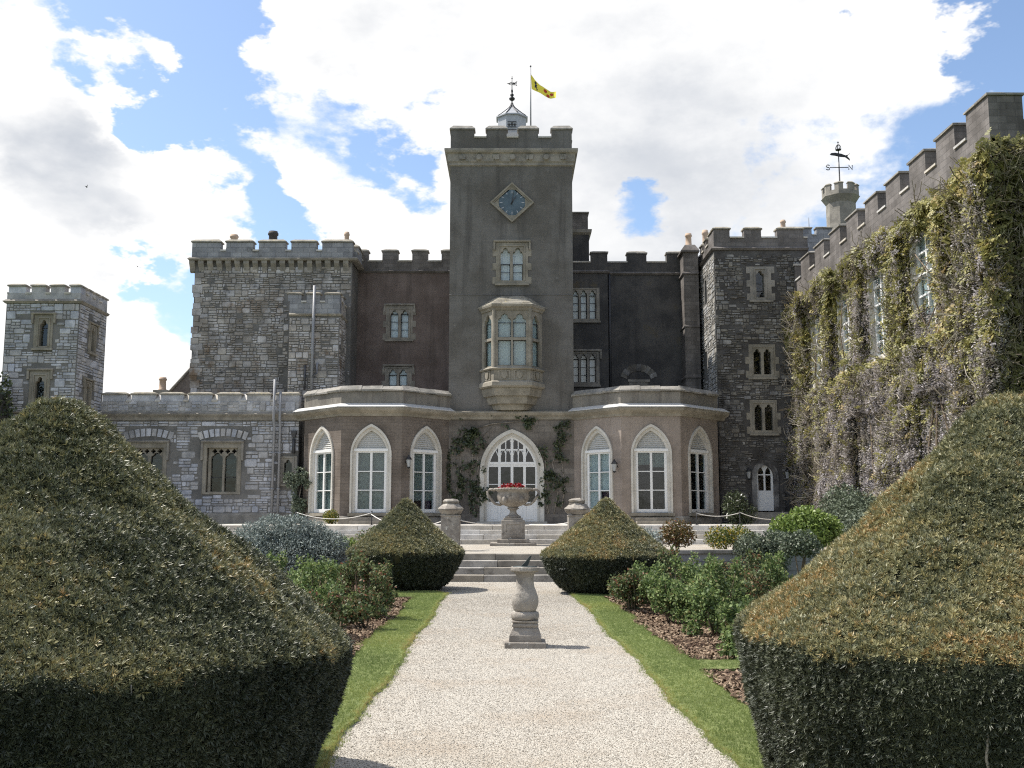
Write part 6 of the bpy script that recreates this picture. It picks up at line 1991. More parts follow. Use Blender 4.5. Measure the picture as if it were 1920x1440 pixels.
def topiary(label, c, prof, n, size, lump, rim_z, gold=0.0, stems=0, side_tone=-0.05):
    th = thing('clipped_yew', label, 'topiary', c)
    q = MB(); nseg = 48; vs_ = []
    P = []
    for i in range(len(prof) - 1):
        for j in range(4):
            t = j / 4
            P.append((prof[i][0] * (1 - t) + prof[i + 1][0] * t, prof[i][1] * (1 - t) + prof[i + 1][1] * t))
    P.append(prof[-1])
    A = np.array([(c[0] + r * math.cos(2 * math.pi * k / nseg), c[1] + r * math.sin(2 * math.pi * k / nseg), c[2] + z) for r, z in P for k in range(nseg)])
    C0 = np.array([c[0], c[1], c[2] + rim_z * 0.8])
    dirn = A - C0; ln = np.linalg.norm(dirn, axis=1)[:, None] + 1e-6
    A = A + dirn / ln * (lump * fnoise(A, 3.1)[:, None] + lump * 0.6 * fnoise(A + 9, 7.0)[:, None] - size * 0.9)
    F_ = [(j * nseg + k, j * nseg + (k + 1) % nseg, (j + 1) * nseg + (k + 1) % nseg, (j + 1) * nseg + k) for j in range(len(P) - 1) for k in range(nseg)]
    core = mesh_np('inner_growth', A, F_, M['yew_core'], th, True)
    Q, N_, k, z = surface_samples(prof, n, c)
    d2 = Q - C0; d2 /= np.linalg.norm(d2, axis=1)[:, None]
    lumpv = lump * fnoise(Q, 3.1) + lump * 0.6 * fnoise(Q + 9, 7.0) + lump * 0.35 * fnoise(Q + 2, 17.0) - lump * 1.1 * np.clip(fnoise(np.stack([d2[:, 0], d2[:, 1], Q[:, 2] * 2.2], 1), 2.6) - 0.75, 0, 1)
    Q = Q + d2 * (lumpv - size * 0.35 * nr.random(n))[:, None]
    # clipping ledges and gaps
    hole = fnoise(Q + 3, 5.5) + 0.5 * fnoise(Q, 13.0)
    side = z < rim_z - 0.025 + 0.03 * fnoise(Q, 8.0) + nr.normal(0, 0.012, n)
    ang = np.arctan2(Q[:, 1] - c[1], Q[:, 0] - c[0])
    vert = fnoise(np.stack([np.cos(ang) * 9, np.sin(ang) * 9, z * 0.8], 1), 1.3)
    thr = np.where(side, 0.85, 1.18)
    hole = np.where(side, 0.55 * hole + 0.7 * vert, hole)
    ok = hole < thr * (0.9 + 0.5 * nr.random(n))
    tint = 0.46 + 0.11 * fnoise(Q + 5, 1.7) + 0.09 * fnoise(Q, 6.0) + nr.normal(0, 0.15, n) + gold
    tint = np.where(side, (tint - gold) * 0.42 + side_tone - 0.05 * vert, tint)
    hot = (nr.random(n) < 0.5) & (fnoise(Q + 31, 4.0) > 1.0)
    tint = np.where(hot & ~side, tint + 0.28, tint)
    rot = normal_rot(N_ * 1.0 + np.array([0, 0, 0.25]), True, 0.42)
    scl = size * np.clip(nr.lognormal(-0.08, 0.32, n), 0.4, 1.9)
    o = scatter('foliage', Q[ok], rot[ok], scl[ok], np.clip(tint, 0.02, 1)[ok], yew_sprig, th)
    r = random.Random(int(abs(c[0]) * 77))
    for i in range(stems):
        a = R(r.uniform(190, 350)); rb = prof[0][0] + 0.02; rt = prof[2][0] + 0.015
        p = []
        for j in range(6):
            t = j / 5; rr = (rb + (rt - rb) * t) * 0.985 + r.uniform(-0.02, 0.02)
            aa = a + r.uniform(-0.02, 0.02) + 0.06 * t * math.sin(i)
            p.append((c[0] + rr * math.cos(aa), c[1] + rr * math.sin(aa), c[2] + 0.02 + t * rim_z * r.uniform(0.85, 0.95)))
        MB().tube(p, [0.011, 0.010, 0.008, 0.007, 0.005, 0.003], 5).build('stem', M['bark_grey'], th)
    return th


def big_prof(R0, rb, zr, zt):
    return [(rb, 0.0), (rb + (R0 - rb) * 0.6, zr * 0.45), (R0, zr - 0.12), (R0 + 0.005, zr - 0.03), (R0 - 0.06, zr + 0.05), (R0 * 0.78, zr + (zt - zr) * 0.20), (R0 * 0.52, zr + (zt - zr) * 0.465), (R0 * 0.27, zr + (zt - zr) * 0.755), (0.21, zt - 0.10), (0.10, zt - 0.02), (0.0, zt)]


topiary('huge clipped yew cone in the left foreground, dark green', (-2.66, 5.9, 0.0), big_prof(1.68, 1.50, 0.95, 2.29), 190000, 0.0235, 0.032, 0.95, 0.01, 14, -0.12)
topiary('huge clipped yew cone in the right foreground, golden tipped', (2.95, 5.95, 0.0), big_prof(1.61, 1.42, 1.00, 2.34), 190000, 0.0235, 0.026, 1.0, 0.13, 24, -0.03)
def small_prof(R0, rb, zr, zt):
    return [(rb, 0.0), (rb + (R0 - rb) * 0.5, zr * 0.25), (rb + (R0 - rb) * 0.84, zr * 0.6), (R0 + 0.02, zr - 0.03), (R0 + 0.02, zr + 0.01), (R0 * 0.73, zr + (zt - zr) * 0.255), (R0 * 0.42, zr + (zt - zr) * 0.56), (R0 * 0.18, zr + (zt - zr) * 0.82), (0.07, zt - 0.03), (0.0, zt)]


topiary('smaller clipped yew cone left of the steps', (-2.42, 23.2, 0.0), small_prof(1.28, 0.66, 0.84, 2.06), 40000, 0.042, 0.016, 0.84, 0.15)
topiary('smaller clipped yew cone right of the steps', (2.06, 22.2, 0.0), small_prof(1.37, 0.72, 0.82, 2.02), 42000, 0.042, 0.016, 0.82, 0.18)


# ------------------------------------------------------------------ shrubs
def leaf_cloud(centers, radii, n, size, shell=0.55, droop=0.0, asp=0.45, cup=0.12):
    """n folded leaves spread through ellipsoids; returns vertices and quads"""
    C = np.array(centers, float); Rr = np.array(radii, float)
    if Rr.ndim == 1: Rr = np.stack([Rr] * 3, 1)
    w = Rr.prod(axis=1) ** (2 / 3); k = nr.choice(len(C), n, p=w / w.sum())
    d = nr.normal(0, 1, (n, 3)); d /= np.linalg.norm(d, axis=1)[:, None]
    rad = shell + (1 - shell) * nr.random(n)
    rad = np.where(nr.random(n) < 0.25, nr.random(n), rad)
    p = C[k] + d * Rr[k] * rad[:, None]
    ax = d * 0.7 + nr.normal(0, 0.7, (n, 3)) + np.array([0, 0, 0.25 - droop]); ax /= np.linalg.norm(ax, axis=1)[:, None]
    up = d + nr.normal(0, 0.5, (n, 3)) + np.array([0, 0, 0.6])
    sd = np.cross(ax, up); sd /= np.linalg.norm(sd, axis=1)[:, None] + 1e-9
    nn = np.cross(sd, ax)
    s = (size * nr.uniform(0.6, 1.25, n))[:, None]
    v = np.stack([p, p + ax * s * 0.5 + sd * s * asp + nn * s * cup, p + ax * s, p + ax * s * 0.5 - sd * s * asp + nn * s * cup], 1).reshape(-1, 3)
    f = np.arange(4 * n).reshape(-1, 4)
    return v, f


M['rose'] = leaf_mat('rose leaves', [(0.0, (0.055, 0.085, 0.035)), (0.4, (0.115, 0.17, 0.055)), (0.78, (0.20, 0.27, 0.09)), (0.95, (0.25, 0.28, 0.12)), (1.0, (0.24, 0.20, 0.09))], 0.55, 0.3, spec=0.3)
M['rose_red'] = leaf_mat('reddish rose leaves', [(0.0, (0.05, 0.07, 0.035)), (0.45, (0.10, 0.14, 0.05)), (0.75, (0.17, 0.19, 0.08)), (0.9, (0.19, 0.12, 0.065)), (1.0, (0.25, 0.095, 0.06))], 0.55, 0.3, spec=0.3)
M['lime'] = leaf_mat('bright green leaves', [(0.0, (0.085, 0.135, 0.03)), (0.5, (0.165, 0.23, 0.055)), (1.0, (0.27, 0.34, 0.10))], 0.45, 0.35)
M['silver'] = leaf_mat('silver grey leaves', [(0.0, (0.13, 0.16, 0.145)), (0.5, (0.23, 0.265, 0.245)), (1.0, (0.34, 0.38, 0.355))], 0.7, 0.15)
M['olive'] = leaf_mat('grey green leaves', [(0.0, (0.055, 0.07, 0.045)), (0.5, (0.105, 0.13, 0.085)), (1.0, (0.18, 0.21, 0.145))], 0.5, 0.2)
M['bronze_leaf'] = leaf_mat('bronze leaves', [(0.0, (0.06, 0.05, 0.02)), (0.5, (0.13, 0.105, 0.035)), (0.8, (0.17, 0.11, 0.04)), (1.0, (0.22, 0.09, 0.05))], 0.45, 0.25)
M['yellow_leaf'] = leaf_mat('green and yellow leaves', [(0.0, (0.05, 0.08, 0.02)), (0.55, (0.11, 0.14, 0.03)), (0.8, (0.24, 0.22, 0.04)), (1.0, (0.55, 0.36, 0.04))], 0.45, 0.25)
M['ivy'] = leaf_mat('dark ivy leaves', [(0.0, (0.02, 0.028, 0.014)), (0.6, (0.045, 0.06, 0.025)), (1.0, (0.09, 0.11, 0.05))], 0.35, 0.15, spec=0.5)
M['petal'] = leaf_mat('red petals', [(0.0, (0.14, 0.008, 0.012)), (1.0, (0.42, 0.02, 0.025))], 0.5, 0.3)


def shrub(name, label, cat, base, blobs, mat, n, size, stem=0.0, stems=5, group=None, asp=0.42, shell=0.5, sid=0, blossom=None):
    """blobs: (dx, dy, z, rx, ry, rz) relative to the base"""
    th = thing(name, label, cat, base, group)
    r = random.Random(sid + 40)
    C = [(base[0] + b[0], base[1] + b[1], base[2] + b[2]) for b in blobs]
    Rr = [(b[3], b[4], b[5]) for b in blobs]
    sm = MB()
    for i in range(stems):
        b = blobs[i % len(blobs)]
        e = (base[0] + b[0] + r.uniform(-0.4, 0.4) * b[3], base[1] + b[1] + r.uniform(-0.4, 0.4) * b[4], base[2] + b[2] + r.uniform(-0.2, 0.6) * b[5])
        s0 = (base[0] + r.uniform(-0.06, 0.06), base[1] + r.uniform(-0.06, 0.06), base[2] - 0.02)
        m_ = tuple((s0[j] + e[j]) / 2 + r.uniform(-0.05, 0.05) for j in range(3))
        rr = stem or 0.012
        sm.tube([s0, m_, e], [rr, rr * 0.8, rr * 0.35], 5)
    sm.build('stems', M['bark'], th)
    v, f = leaf_cloud(C, Rr, n, size, shell, asp=asp)
    o = mesh_np('foliage', v, f, M[mat], th); o['kind'] = 'stuff'
    if blossom:
        v, f = leaf_cloud(C, np.array(Rr) * 1.03, blossom[1], blossom[2], 0.85, asp=0.5)
        o = mesh_np('blossom', v, f, M[blossom[0]], th); o['kind'] = 'stuff'
    return th


def rose(label, x, y, h, w, mat, n, sid, group):
    r = random.Random(sid)
    bl = []
    for k in range(7):
        a = r.uniform(0, 6.28); q = w * 0.72 * math.sqrt(r.random())
        bl.append((q * math.cos(a), q * math.sin(a), h * r.uniform(0.22, 0.8), w * r.uniform(0.28, 0.48), w * r.uniform(0.28, 0.48), h * r.uniform(0.18, 0.3)))
    for k in range(4):   # long shoots
        a = r.uniform(0, 6.28); q = w * r.uniform(0.1, 0.6)
        bl.append((q * math.cos(a), q * math.sin(a), h * r.uniform(0.85, 1.08), 0.09, 0.09, 0.17))
    shrub('rose_bush', label, 'rose bush', (x, y, 0.01), [(b[0], b[1], b[2] * 0.86, b[3], b[4], b[5]) for b in bl], mat, n, 0.054, 0.010, 11, group, 0.36, 0.35, sid)


RL = 'roses in the left bed'; RR = 'roses in the right bed'
for i, (px, x, y, h, w, mt, n, lab) in enumerate((
        (0, -3.55, 16.6, 1.05, 0.62, 'rose', 1700, 'tall leafy green rose bush in the left bed beside the silver shrub'),
        (0, -2.95, 15.4, 0.98, 0.60, 'rose', 1700, 'bright green rose bush in the middle of the left bed'),
        (0, -2.25, 16.4, 0.88, 0.52, 'rose_red', 1300, 'red tipped rose bush in the left bed nearest the path'),
        (0, -2.75, 18.3, 0.95, 0.58, 'rose_red', 1300, 'dark red tipped rose bush in the left bed against the clipped cone'),
        (0, -3.45, 13.8, 0.85, 0.55, 'rose', 1400, 'green rose bush in the left bed just behind the huge yew'),
        (0, -2.55, 13.6, 0.62, 0.50, 'rose_red', 1000, 'low reddish rose bush in the left bed at the front'),
        (0, -4.4, 18.0, 1.0, 0.6, 'rose', 1300, 'green rose bush in the left bed at the back, under the silver shrub'),
        (0, -3.6, 19.6, 0.8, 0.6, 'rose', 1200, 'low green rose bush in the left bed between silver shrub and clipped cone'),
        (0, -2.15, 14.9, 0.5, 0.45, 'rose_red', 700, 'small coppery rose bush in the left bed beside the lawn edge'),
        (0, -2.9, 12.6, 0.55, 0.5, 'rose', 900, 'low green rose bush in the left bed at the grass cross strip'))):
    rose(lab, x, y, h, w, mt, int(n * 2.6), 60 + i, RL)
for i, (x, y, h, w, mt, n, lab) in enumerate((
        (2.05, 17.6, 0.72, 0.48, 'rose_red', 1200, 'dark reddish rose bush in the right bed nearest the clipped cone'),
        (2.75, 17.2, 0.95, 0.62, 'rose', 1900, 'large green rose bush in the middle of the right bed'),
        (3.15, 15.4, 0.98, 0.62, 'rose', 1800, 'glossy green rose bush in the right bed behind the cross strip'),
        (2.75, 13.9, 0.66, 0.46, 'rose', 1200, 'low green rose bush in the right bed beside the bare mulch'),
        (2.62, 12.2, 0.55, 0.42, 'rose', 1100, 'small glossy rose bush in the right bed at the grass cross strip'),
        (4.05, 17.4, 1.08, 0.6, 'rose_red', 1500, 'tall red shooted rose bush in the right bed'),
        (4.75, 18.6, 0.95, 0.62, 'rose', 1400, 'green rose bush in the right bed farthest from the path'),
        (3.05, 19.4, 1.0, 0.35, 'rose_red', 600, 'thin red leaved rose in the right bed before the retaining wall'),
        (2.45, 15.9, 0.62, 0.5, 'rose', 1200, 'low spreading green rose bush in the right bed next to the lawn'),
        (3.6, 13.2, 0.72, 0.55, 'rose', 1300, 'green rose bush in the right bed touching the huge yew'),
        (3.55, 16.4, 0.85, 0.6, 'rose_red', 1500, 'coppery rose bush in the right bed between two tall ones'),
        (2.55, 18.6, 0.78, 0.55, 'rose', 1300, 'pale green rose bush in the right bed close to the clipped cone'),
        (3.75, 20.2, 0.85, 0.6, 'rose', 1100, 'green rose bush in the right bed in front of the retaining wall'),
        (3.2, 11.9, 0.45, 0.4, 'rose', 700, 'dark low rose bush in the right bed at the foot of the huge yew'))):
    rose(lab, x, y, h, w, mt, int(n * 2.6), 80 + i, RR)

shrub('silver_shrub', 'broad silver grey mounded shrub left of the clipped cone', 'shrub', (-5.55, 25.7, 0.0),
      [(-1.0, 0, 0.95, 0.55, 0.6, 0.55), (-0.5, 0.1, 1.15, 0.55, 0.6, 0.55), (0.05, 0, 1.2, 0.55, 0.6, 0.5), (0.5, 0.1, 1.05, 0.5, 0.6, 0.5), (0.95, 0, 0.85, 0.5, 0.55, 0.45), (0.2, -0.4, 0.6, 0.65, 0.5, 0.6), (-0.8, -0.45, 0.6, 0.6, 0.5, 0.6), (0.8, -0.4, 0.5, 0.55, 0.4, 0.5), (-1.2, -0.1, 0.5, 0.5, 0.5, 0.5)], 'silver', 42000, 0.075, 0.03, 10, asp=0.16, shell=0.6, sid=1)
shrub('green_shrub', 'rounded bright green shrub at right below the small white door', 'shrub', (8.15, 28.4, LZ),
      [(-0.5, 0, 0.6, 0.5, 0.55, 0.45), (0.1, 0, 0.78, 0.6, 0.6, 0.5), (0.6, 0.1, 0.6, 0.5, 0.5, 0.45), (0.0, -0.3, 0.45, 0.65, 0.5, 0.4)], 'lime', 9000, 0.085, 0.03, 9, sid=2)
shrub('yellow_shrub', 'low green shrub dotted with yellow flowers on the right landing', 'shrub', (6.05, 28.3, LZ),
      [(-0.3, 0, 0.4, 0.42, 0.4, 0.34), (0.25, 0.05, 0.42, 0.42, 0.4, 0.33), (0.55, 0, 0.3, 0.3, 0.3, 0.26)], 'yellow_leaf', 3000, 0.06, 0.02, 6, sid=3)
shrub('bronze_shrub', 'bronze leaved standard shrub beside the right clipped cone', 'shrub', (4.55, 28.0, LZ),
      [(0, 0, 0.6, 0.46, 0.42, 0.32), (0.12, 0, 0.42, 0.4, 0.4, 0.26), (-0.2, 0.05, 0.45, 0.35, 0.35, 0.28)], 'bronze_leaf', 2600, 0.06, 0.02, 7, sid=4)
shrub('grey_shrub', 'dark grey green rounded shrub in front of the right retaining wall', 'shrub', (6.35, 25.6, 0.0),
      [(-0.3, 0, 0.85, 0.5, 0.45, 0.4), (0.25, 0, 0.9, 0.5, 0.45, 0.42), (0.0, -0.1, 0.5, 0.6, 0.45, 0.4)], 'olive', 9000, 0.055, 0.03, 7, sid=5)
shrub('standard_shrub', 'small silver standard with a thin bare trunk before the huge right yew', 'shrub', (6.55, 23.2, 0.0),
      [(0, 0, 1.05, 0.42, 0.4, 0.32), (0.2, 0, 0.95, 0.32, 0.3, 0.28), (-0.22, 0, 1.0, 0.3, 0.3, 0.28)], 'olive', 2200, 0.06, 0.022, 4, sid=6)
shrub('red_shrub', 'red leaved low plant on the landing left of the clipped cone', 'shrub', (-4.05, 28.2, LZ), [(0, 0, 0.3, 0.4, 0.3, 0.3), (0.3, 0, 0.45, 0.3, 0.3, 0.28)], 'rose_red', 1200, 0.06, 0.012, 6, sid=7)
shrub('green_plant', 'low fresh green plant on the landing beside the silver shrub', 'plant', (-4.6, 27.9, LZ), [(0, 0, 0.2, 0.4, 0.3, 0.24)], 'lime', 1200, 0.06, 0.012, 5, sid=8)
shrub('pale_plant', 'strappy pale plant right of the right clipped cone', 'plant', (3.75, 27.8, LZ), [(0, 0, 0.3, 0.25, 0.25, 0.3)], 'silver', 300, 0.26, 0.01, 3, asp=0.06, sid=9)
shrub('dark_shrub', 'dark green feathery shrub against the grey bay corner', 'shrub', (9.0, 41.0, GZ), [(0, 0, 0.7, 0.5, 0.5, 0.7), (0.3, 0, 0.4, 0.6, 0.5, 0.5)], 'ivy', 3000, 0.11, 0.02, 6, asp=0.2, sid=10)
shrub('yellow_plant', 'small yellow green plant at the foot of the brown brick bay', 'plant', (-7.55, 42.4, GZ), [(0, 0, 0.3, 0.35, 0.3, 0.3)], 'yellow_leaf', 900, 0.07, 0.01, 4, sid=11)
shrub('russet_plant', 'russet shrub under the middle window of the brown brick bay', 'shrub', (-4.55, 41.8, GZ), [(0, 0, 0.4, 0.45, 0.4, 0.42), (0.3, 0, 0.6, 0.3, 0.3, 0.3)], 'bronze_leaf', 1500, 0.07, 0.012, 5, sid=12)
shrub('wall_shrub', 'grey green bush at the foot of the wisteria wing', 'shrub', (11.2, 33.0, LZ), [(0, 0, 0.9, 0.9, 1.2, 0.9), (-0.5, -2, 0.6, 0.7, 1.0, 0.6), (0.4, 2.5, 1.1, 0.8, 1.4, 1.0)], 'olive', 16000, 0.09, 0.03, 8, sid=13)

# red flowers in the urn
uf = thing('flower_planting', 'red flowers filling the top of the stone urn', 'flowers', (0.04, 35.0, LZ + 1.86))
v, f = leaf_cloud([(0.04, 35.0, LZ + 2.0), (-0.25, 35.0, LZ + 1.97), (0.25, 34.95, LZ + 1.98)], [(0.36, 0.36, 0.13), (0.2, 0.2, 0.12), (0.2, 0.2, 0.12)], 700, 0.06, 0.5, asp=0.5)
mesh_np('petals', v, f, M['petal'], uf)['kind'] = 'stuff'
v, f = leaf_cloud([(0.04, 35.0, LZ + 1.86)], [(0.5, 0.5, 0.1)], 500, 0.09)
mesh_np('leaves', v, f, M['rose'], uf)['kind'] = 'stuff'


# ------------------------------------------------------------------ climbers
def climber(name, label, cat, fr, patches, stems, mat, n, size, dmax=0.14, base=(0, 0, 0)):
    """leaves over wall patches (u, z, ru, rz) in a wall frame, with stems as lists of (u, z)"""
    th = thing(name, label, cat, base)
    C = np.array([fr.p(u, z, dmax * 0.5) for u, z, _, _ in patches])
    k = nr.choice(len(patches), n, p=np.array([a * b for _, _, a, b in patches]) / sum(a * b for _, _, a, b in patches))
    P = np.array(patches)
    a = nr.uniform(0, 6.28, n); rr = np.sqrt(nr.random(n))
    u = P[k, 0] + P[k, 2] * rr * np.cos(a); z = P[k, 1] + P[k, 3] * rr * np.sin(a)
    q = np.stack([u, z, u * 0], 1)
    ok = fnoise(q, 3.3) + 0.5 * fnoise(q, 9) > -0.35
    u, z = u[ok], z[ok]; n = len(u)
    o = np.array(fr.o); U = np.array(fr.u); N_ = np.array(fr.n)
    d = dmax * nr.random(n) + 0.01
    p = o + u[:, None] * U + d[:, None] * N_ + z[:, None] * np.array([0, 0, 1.0])
    ax = np.array([0, 0, -0.5]) + nr.normal(0, 0.6, (n, 3)) + 0.4 * N_; ax /= np.linalg.norm(ax, axis=1)[:, None]
    up = N_ + nr.normal(0, 0.4, (n, 3)); sd = np.cross(ax, up); sd /= np.linalg.norm(sd, axis=1)[:, None]
    nn = np.cross(sd, ax); s = (size * nr.uniform(0.6, 1.3, n))[:, None]
    v = np.stack([p, p + ax * s * 0.5 + sd * s * 0.42 + nn * s * .1, p + ax * s, p + ax * s * 0.5 - sd * s * 0.42 + nn * s * .1], 1).reshape(-1, 3)
    mesh_np('foliage', v, np.arange(4 * n).reshape(-1, 4), M[mat], th)['kind'] = 'stuff'
    for st_ in stems:
        MB().tube([fr.p(a_, b_, 0.03 + 0.02 * math.sin(i)) for i, (a_, b_) in enumerate(st_)], [0.03 - 0.022 * i / max(1, len(st_) - 1) for i in range(len(st_))], 5).build('stem', M['bark_grey'], th)


ft = front(FRONT_T)


def along(paths, w0, w1, n, seed):
    """small leaf patches scattered round polylines, wider towards their ends"""
    r = random.Random(seed); out = []
    for p in paths:
        for k in range(n):
            t = r.random() ** 0.8 * (len(p) - 1); i = min(int(t), len(p) - 2); f_ = t - i
            w = w0 + (w1 - w0) * t / (len(p) - 1)
            q = r.uniform(0.04, 0.16)
            out.append((p[i][0] * (1 - f_) + p[i + 1][0] * f_ + r.gauss(0, w), min(5.95, p[i][1] * (1 - f_) + p[i + 1][1] * f_ + r.gauss(0, w)), q, q * r.uniform(0.7, 1.4)))
    return out


S1 = [[(-2.4, 1.5), (-2.5, 2.6), (-2.25, 3.8), (-2.4, 5.0), (-2.2, 5.8)], [(-1.6, 1.6), (-1.75, 2.4), (-2.3, 3.2), (-2.5, 4.2), (-2.3, 5.2)], [(-1.5, 2.0), (-1.38, 3.0), (-1.55, 4.2), (-1.3, 5.2), (-0.8, 5.7)], [(-2.2, 4.6), (-1.8, 5.5), (-0.9, 5.75), (0.2, 5.85), (1.0, 5.8)], [(-1.9, 1.6), (-1.8, 3.0), (-1.75, 4.4), (-1.6, 5.4)], [(-1.9, 3.2), (-1.5, 2.9), (-1.3, 2.6)]]
climber('door_climber', 'dark leafy creeper over the wall above and left of the main door', 'climber', ft,
        along(S1, 0.07, 0.2, 30, 5) + along(S1[3:4], 0.09, 0.1, 110, 6) + along(S1[0:1], 0.12, 0.3, 40, 7), S1, 'ivy', 2600, 0.12, 0.2, (-1.9, FRONT_T, GZ))
S2 = [[(1.7, 1.5), (1.52, 2.3), (1.45, 3.2), (1.5, 4.2), (1.25, 4.8)], [(1.8, 1.5), (2.05, 2.8), (1.8, 4.0), (2.2, 5.2), (2.4, 5.7)], [(1.5, 3.4), (1.8, 3.5), (2.2, 3.2)], [(2.2, 2.0), (2.35, 3.0), (2.2, 4.2), (2.0, 5.6)], [(1.6, 1.5), (1.55, 1.9), (1.4, 2.5)]]
climber('door_creeper', 'sparse creeper with bare stems on the wall right of the main door', 'climber', ft,
        along(S2, 0.06, 0.18, 24, 8) + along(S2[0:1], 0.08, 0.12, 30, 9), S2, 'ivy', 1500, 0.11, 0.16, (1.9, FRONT_T, GZ))
climber('bay_climber', 'leafy climber growing up the left corner of the brown brick bay', 'climber', Fr((-9.42, 44.9), (1, -0.2)),
        [(-0.25, 3.3, 0.42, 0.4), (0.05, 3.5, 0.4, 0.3), (0.0, 2.6, 0.28, 0.5), (0.0, 1.9, 0.25, 0.5), (0.35, 3.1, 0.3, 0.2), (0.1, 2.2, 0.3, 0.3)], [[(0, GZ), (0.05, 2.3), (-0.05, 3.3)], [(0.1, GZ), (0.0, 2.2), (0.15, 3.4)]], 'olive', 2200, 0.1, 0.3, (-9.4, 44.8, GZ))
climber('lichen_creeper', 'thin pale creeper on the angle between brown bay and tower', 'climber', lbf[2][0], [(lbf[2][1] - 0.1, 3.2, 0.12, 1.4), (lbf[2][1] - 0.1, 2.2, 0.12, 0.8)], [[(lbf[2][1] - 0.1, GZ), (lbf[2][1] - 0.12, 3.0), (lbf[2][1] - 0.08, 4.2)]], 'ivy', 500, 0.08, 0.08, (-3, 44.9, GZ))


# ------------------------------------------------------------------ wisteria
M['wleaf'] = leaf_mat('young wisteria leaves', [(0.0, (0.11, 0.11, 0.04)), (0.4, (0.225, 0.215, 0.075)), (0.75, (0.35, 0.32, 0.11)), (1.0, (0.39, 0.29, 0.13))], 0.5, 0.3, mode='tint')
M['wflower'] = leaf_mat('wisteria racemes', [(0.0, (0.23, 0.20, 0.165)), (0.35, (0.37, 0.34, 0.305)), (0.65, (0.48, 0.45, 0.455)), (1.0, (0.65, 0.62, 0.655))], 0.7, 0.25, mode='tint')
M['wtwig'] = leaf_mat('wisteria twigs', [(0.0, (0.16, 0.13, 0.09)), (1.0, (0.40, 0.36, 0.29))], 0.8, 0.0, mode='tint')


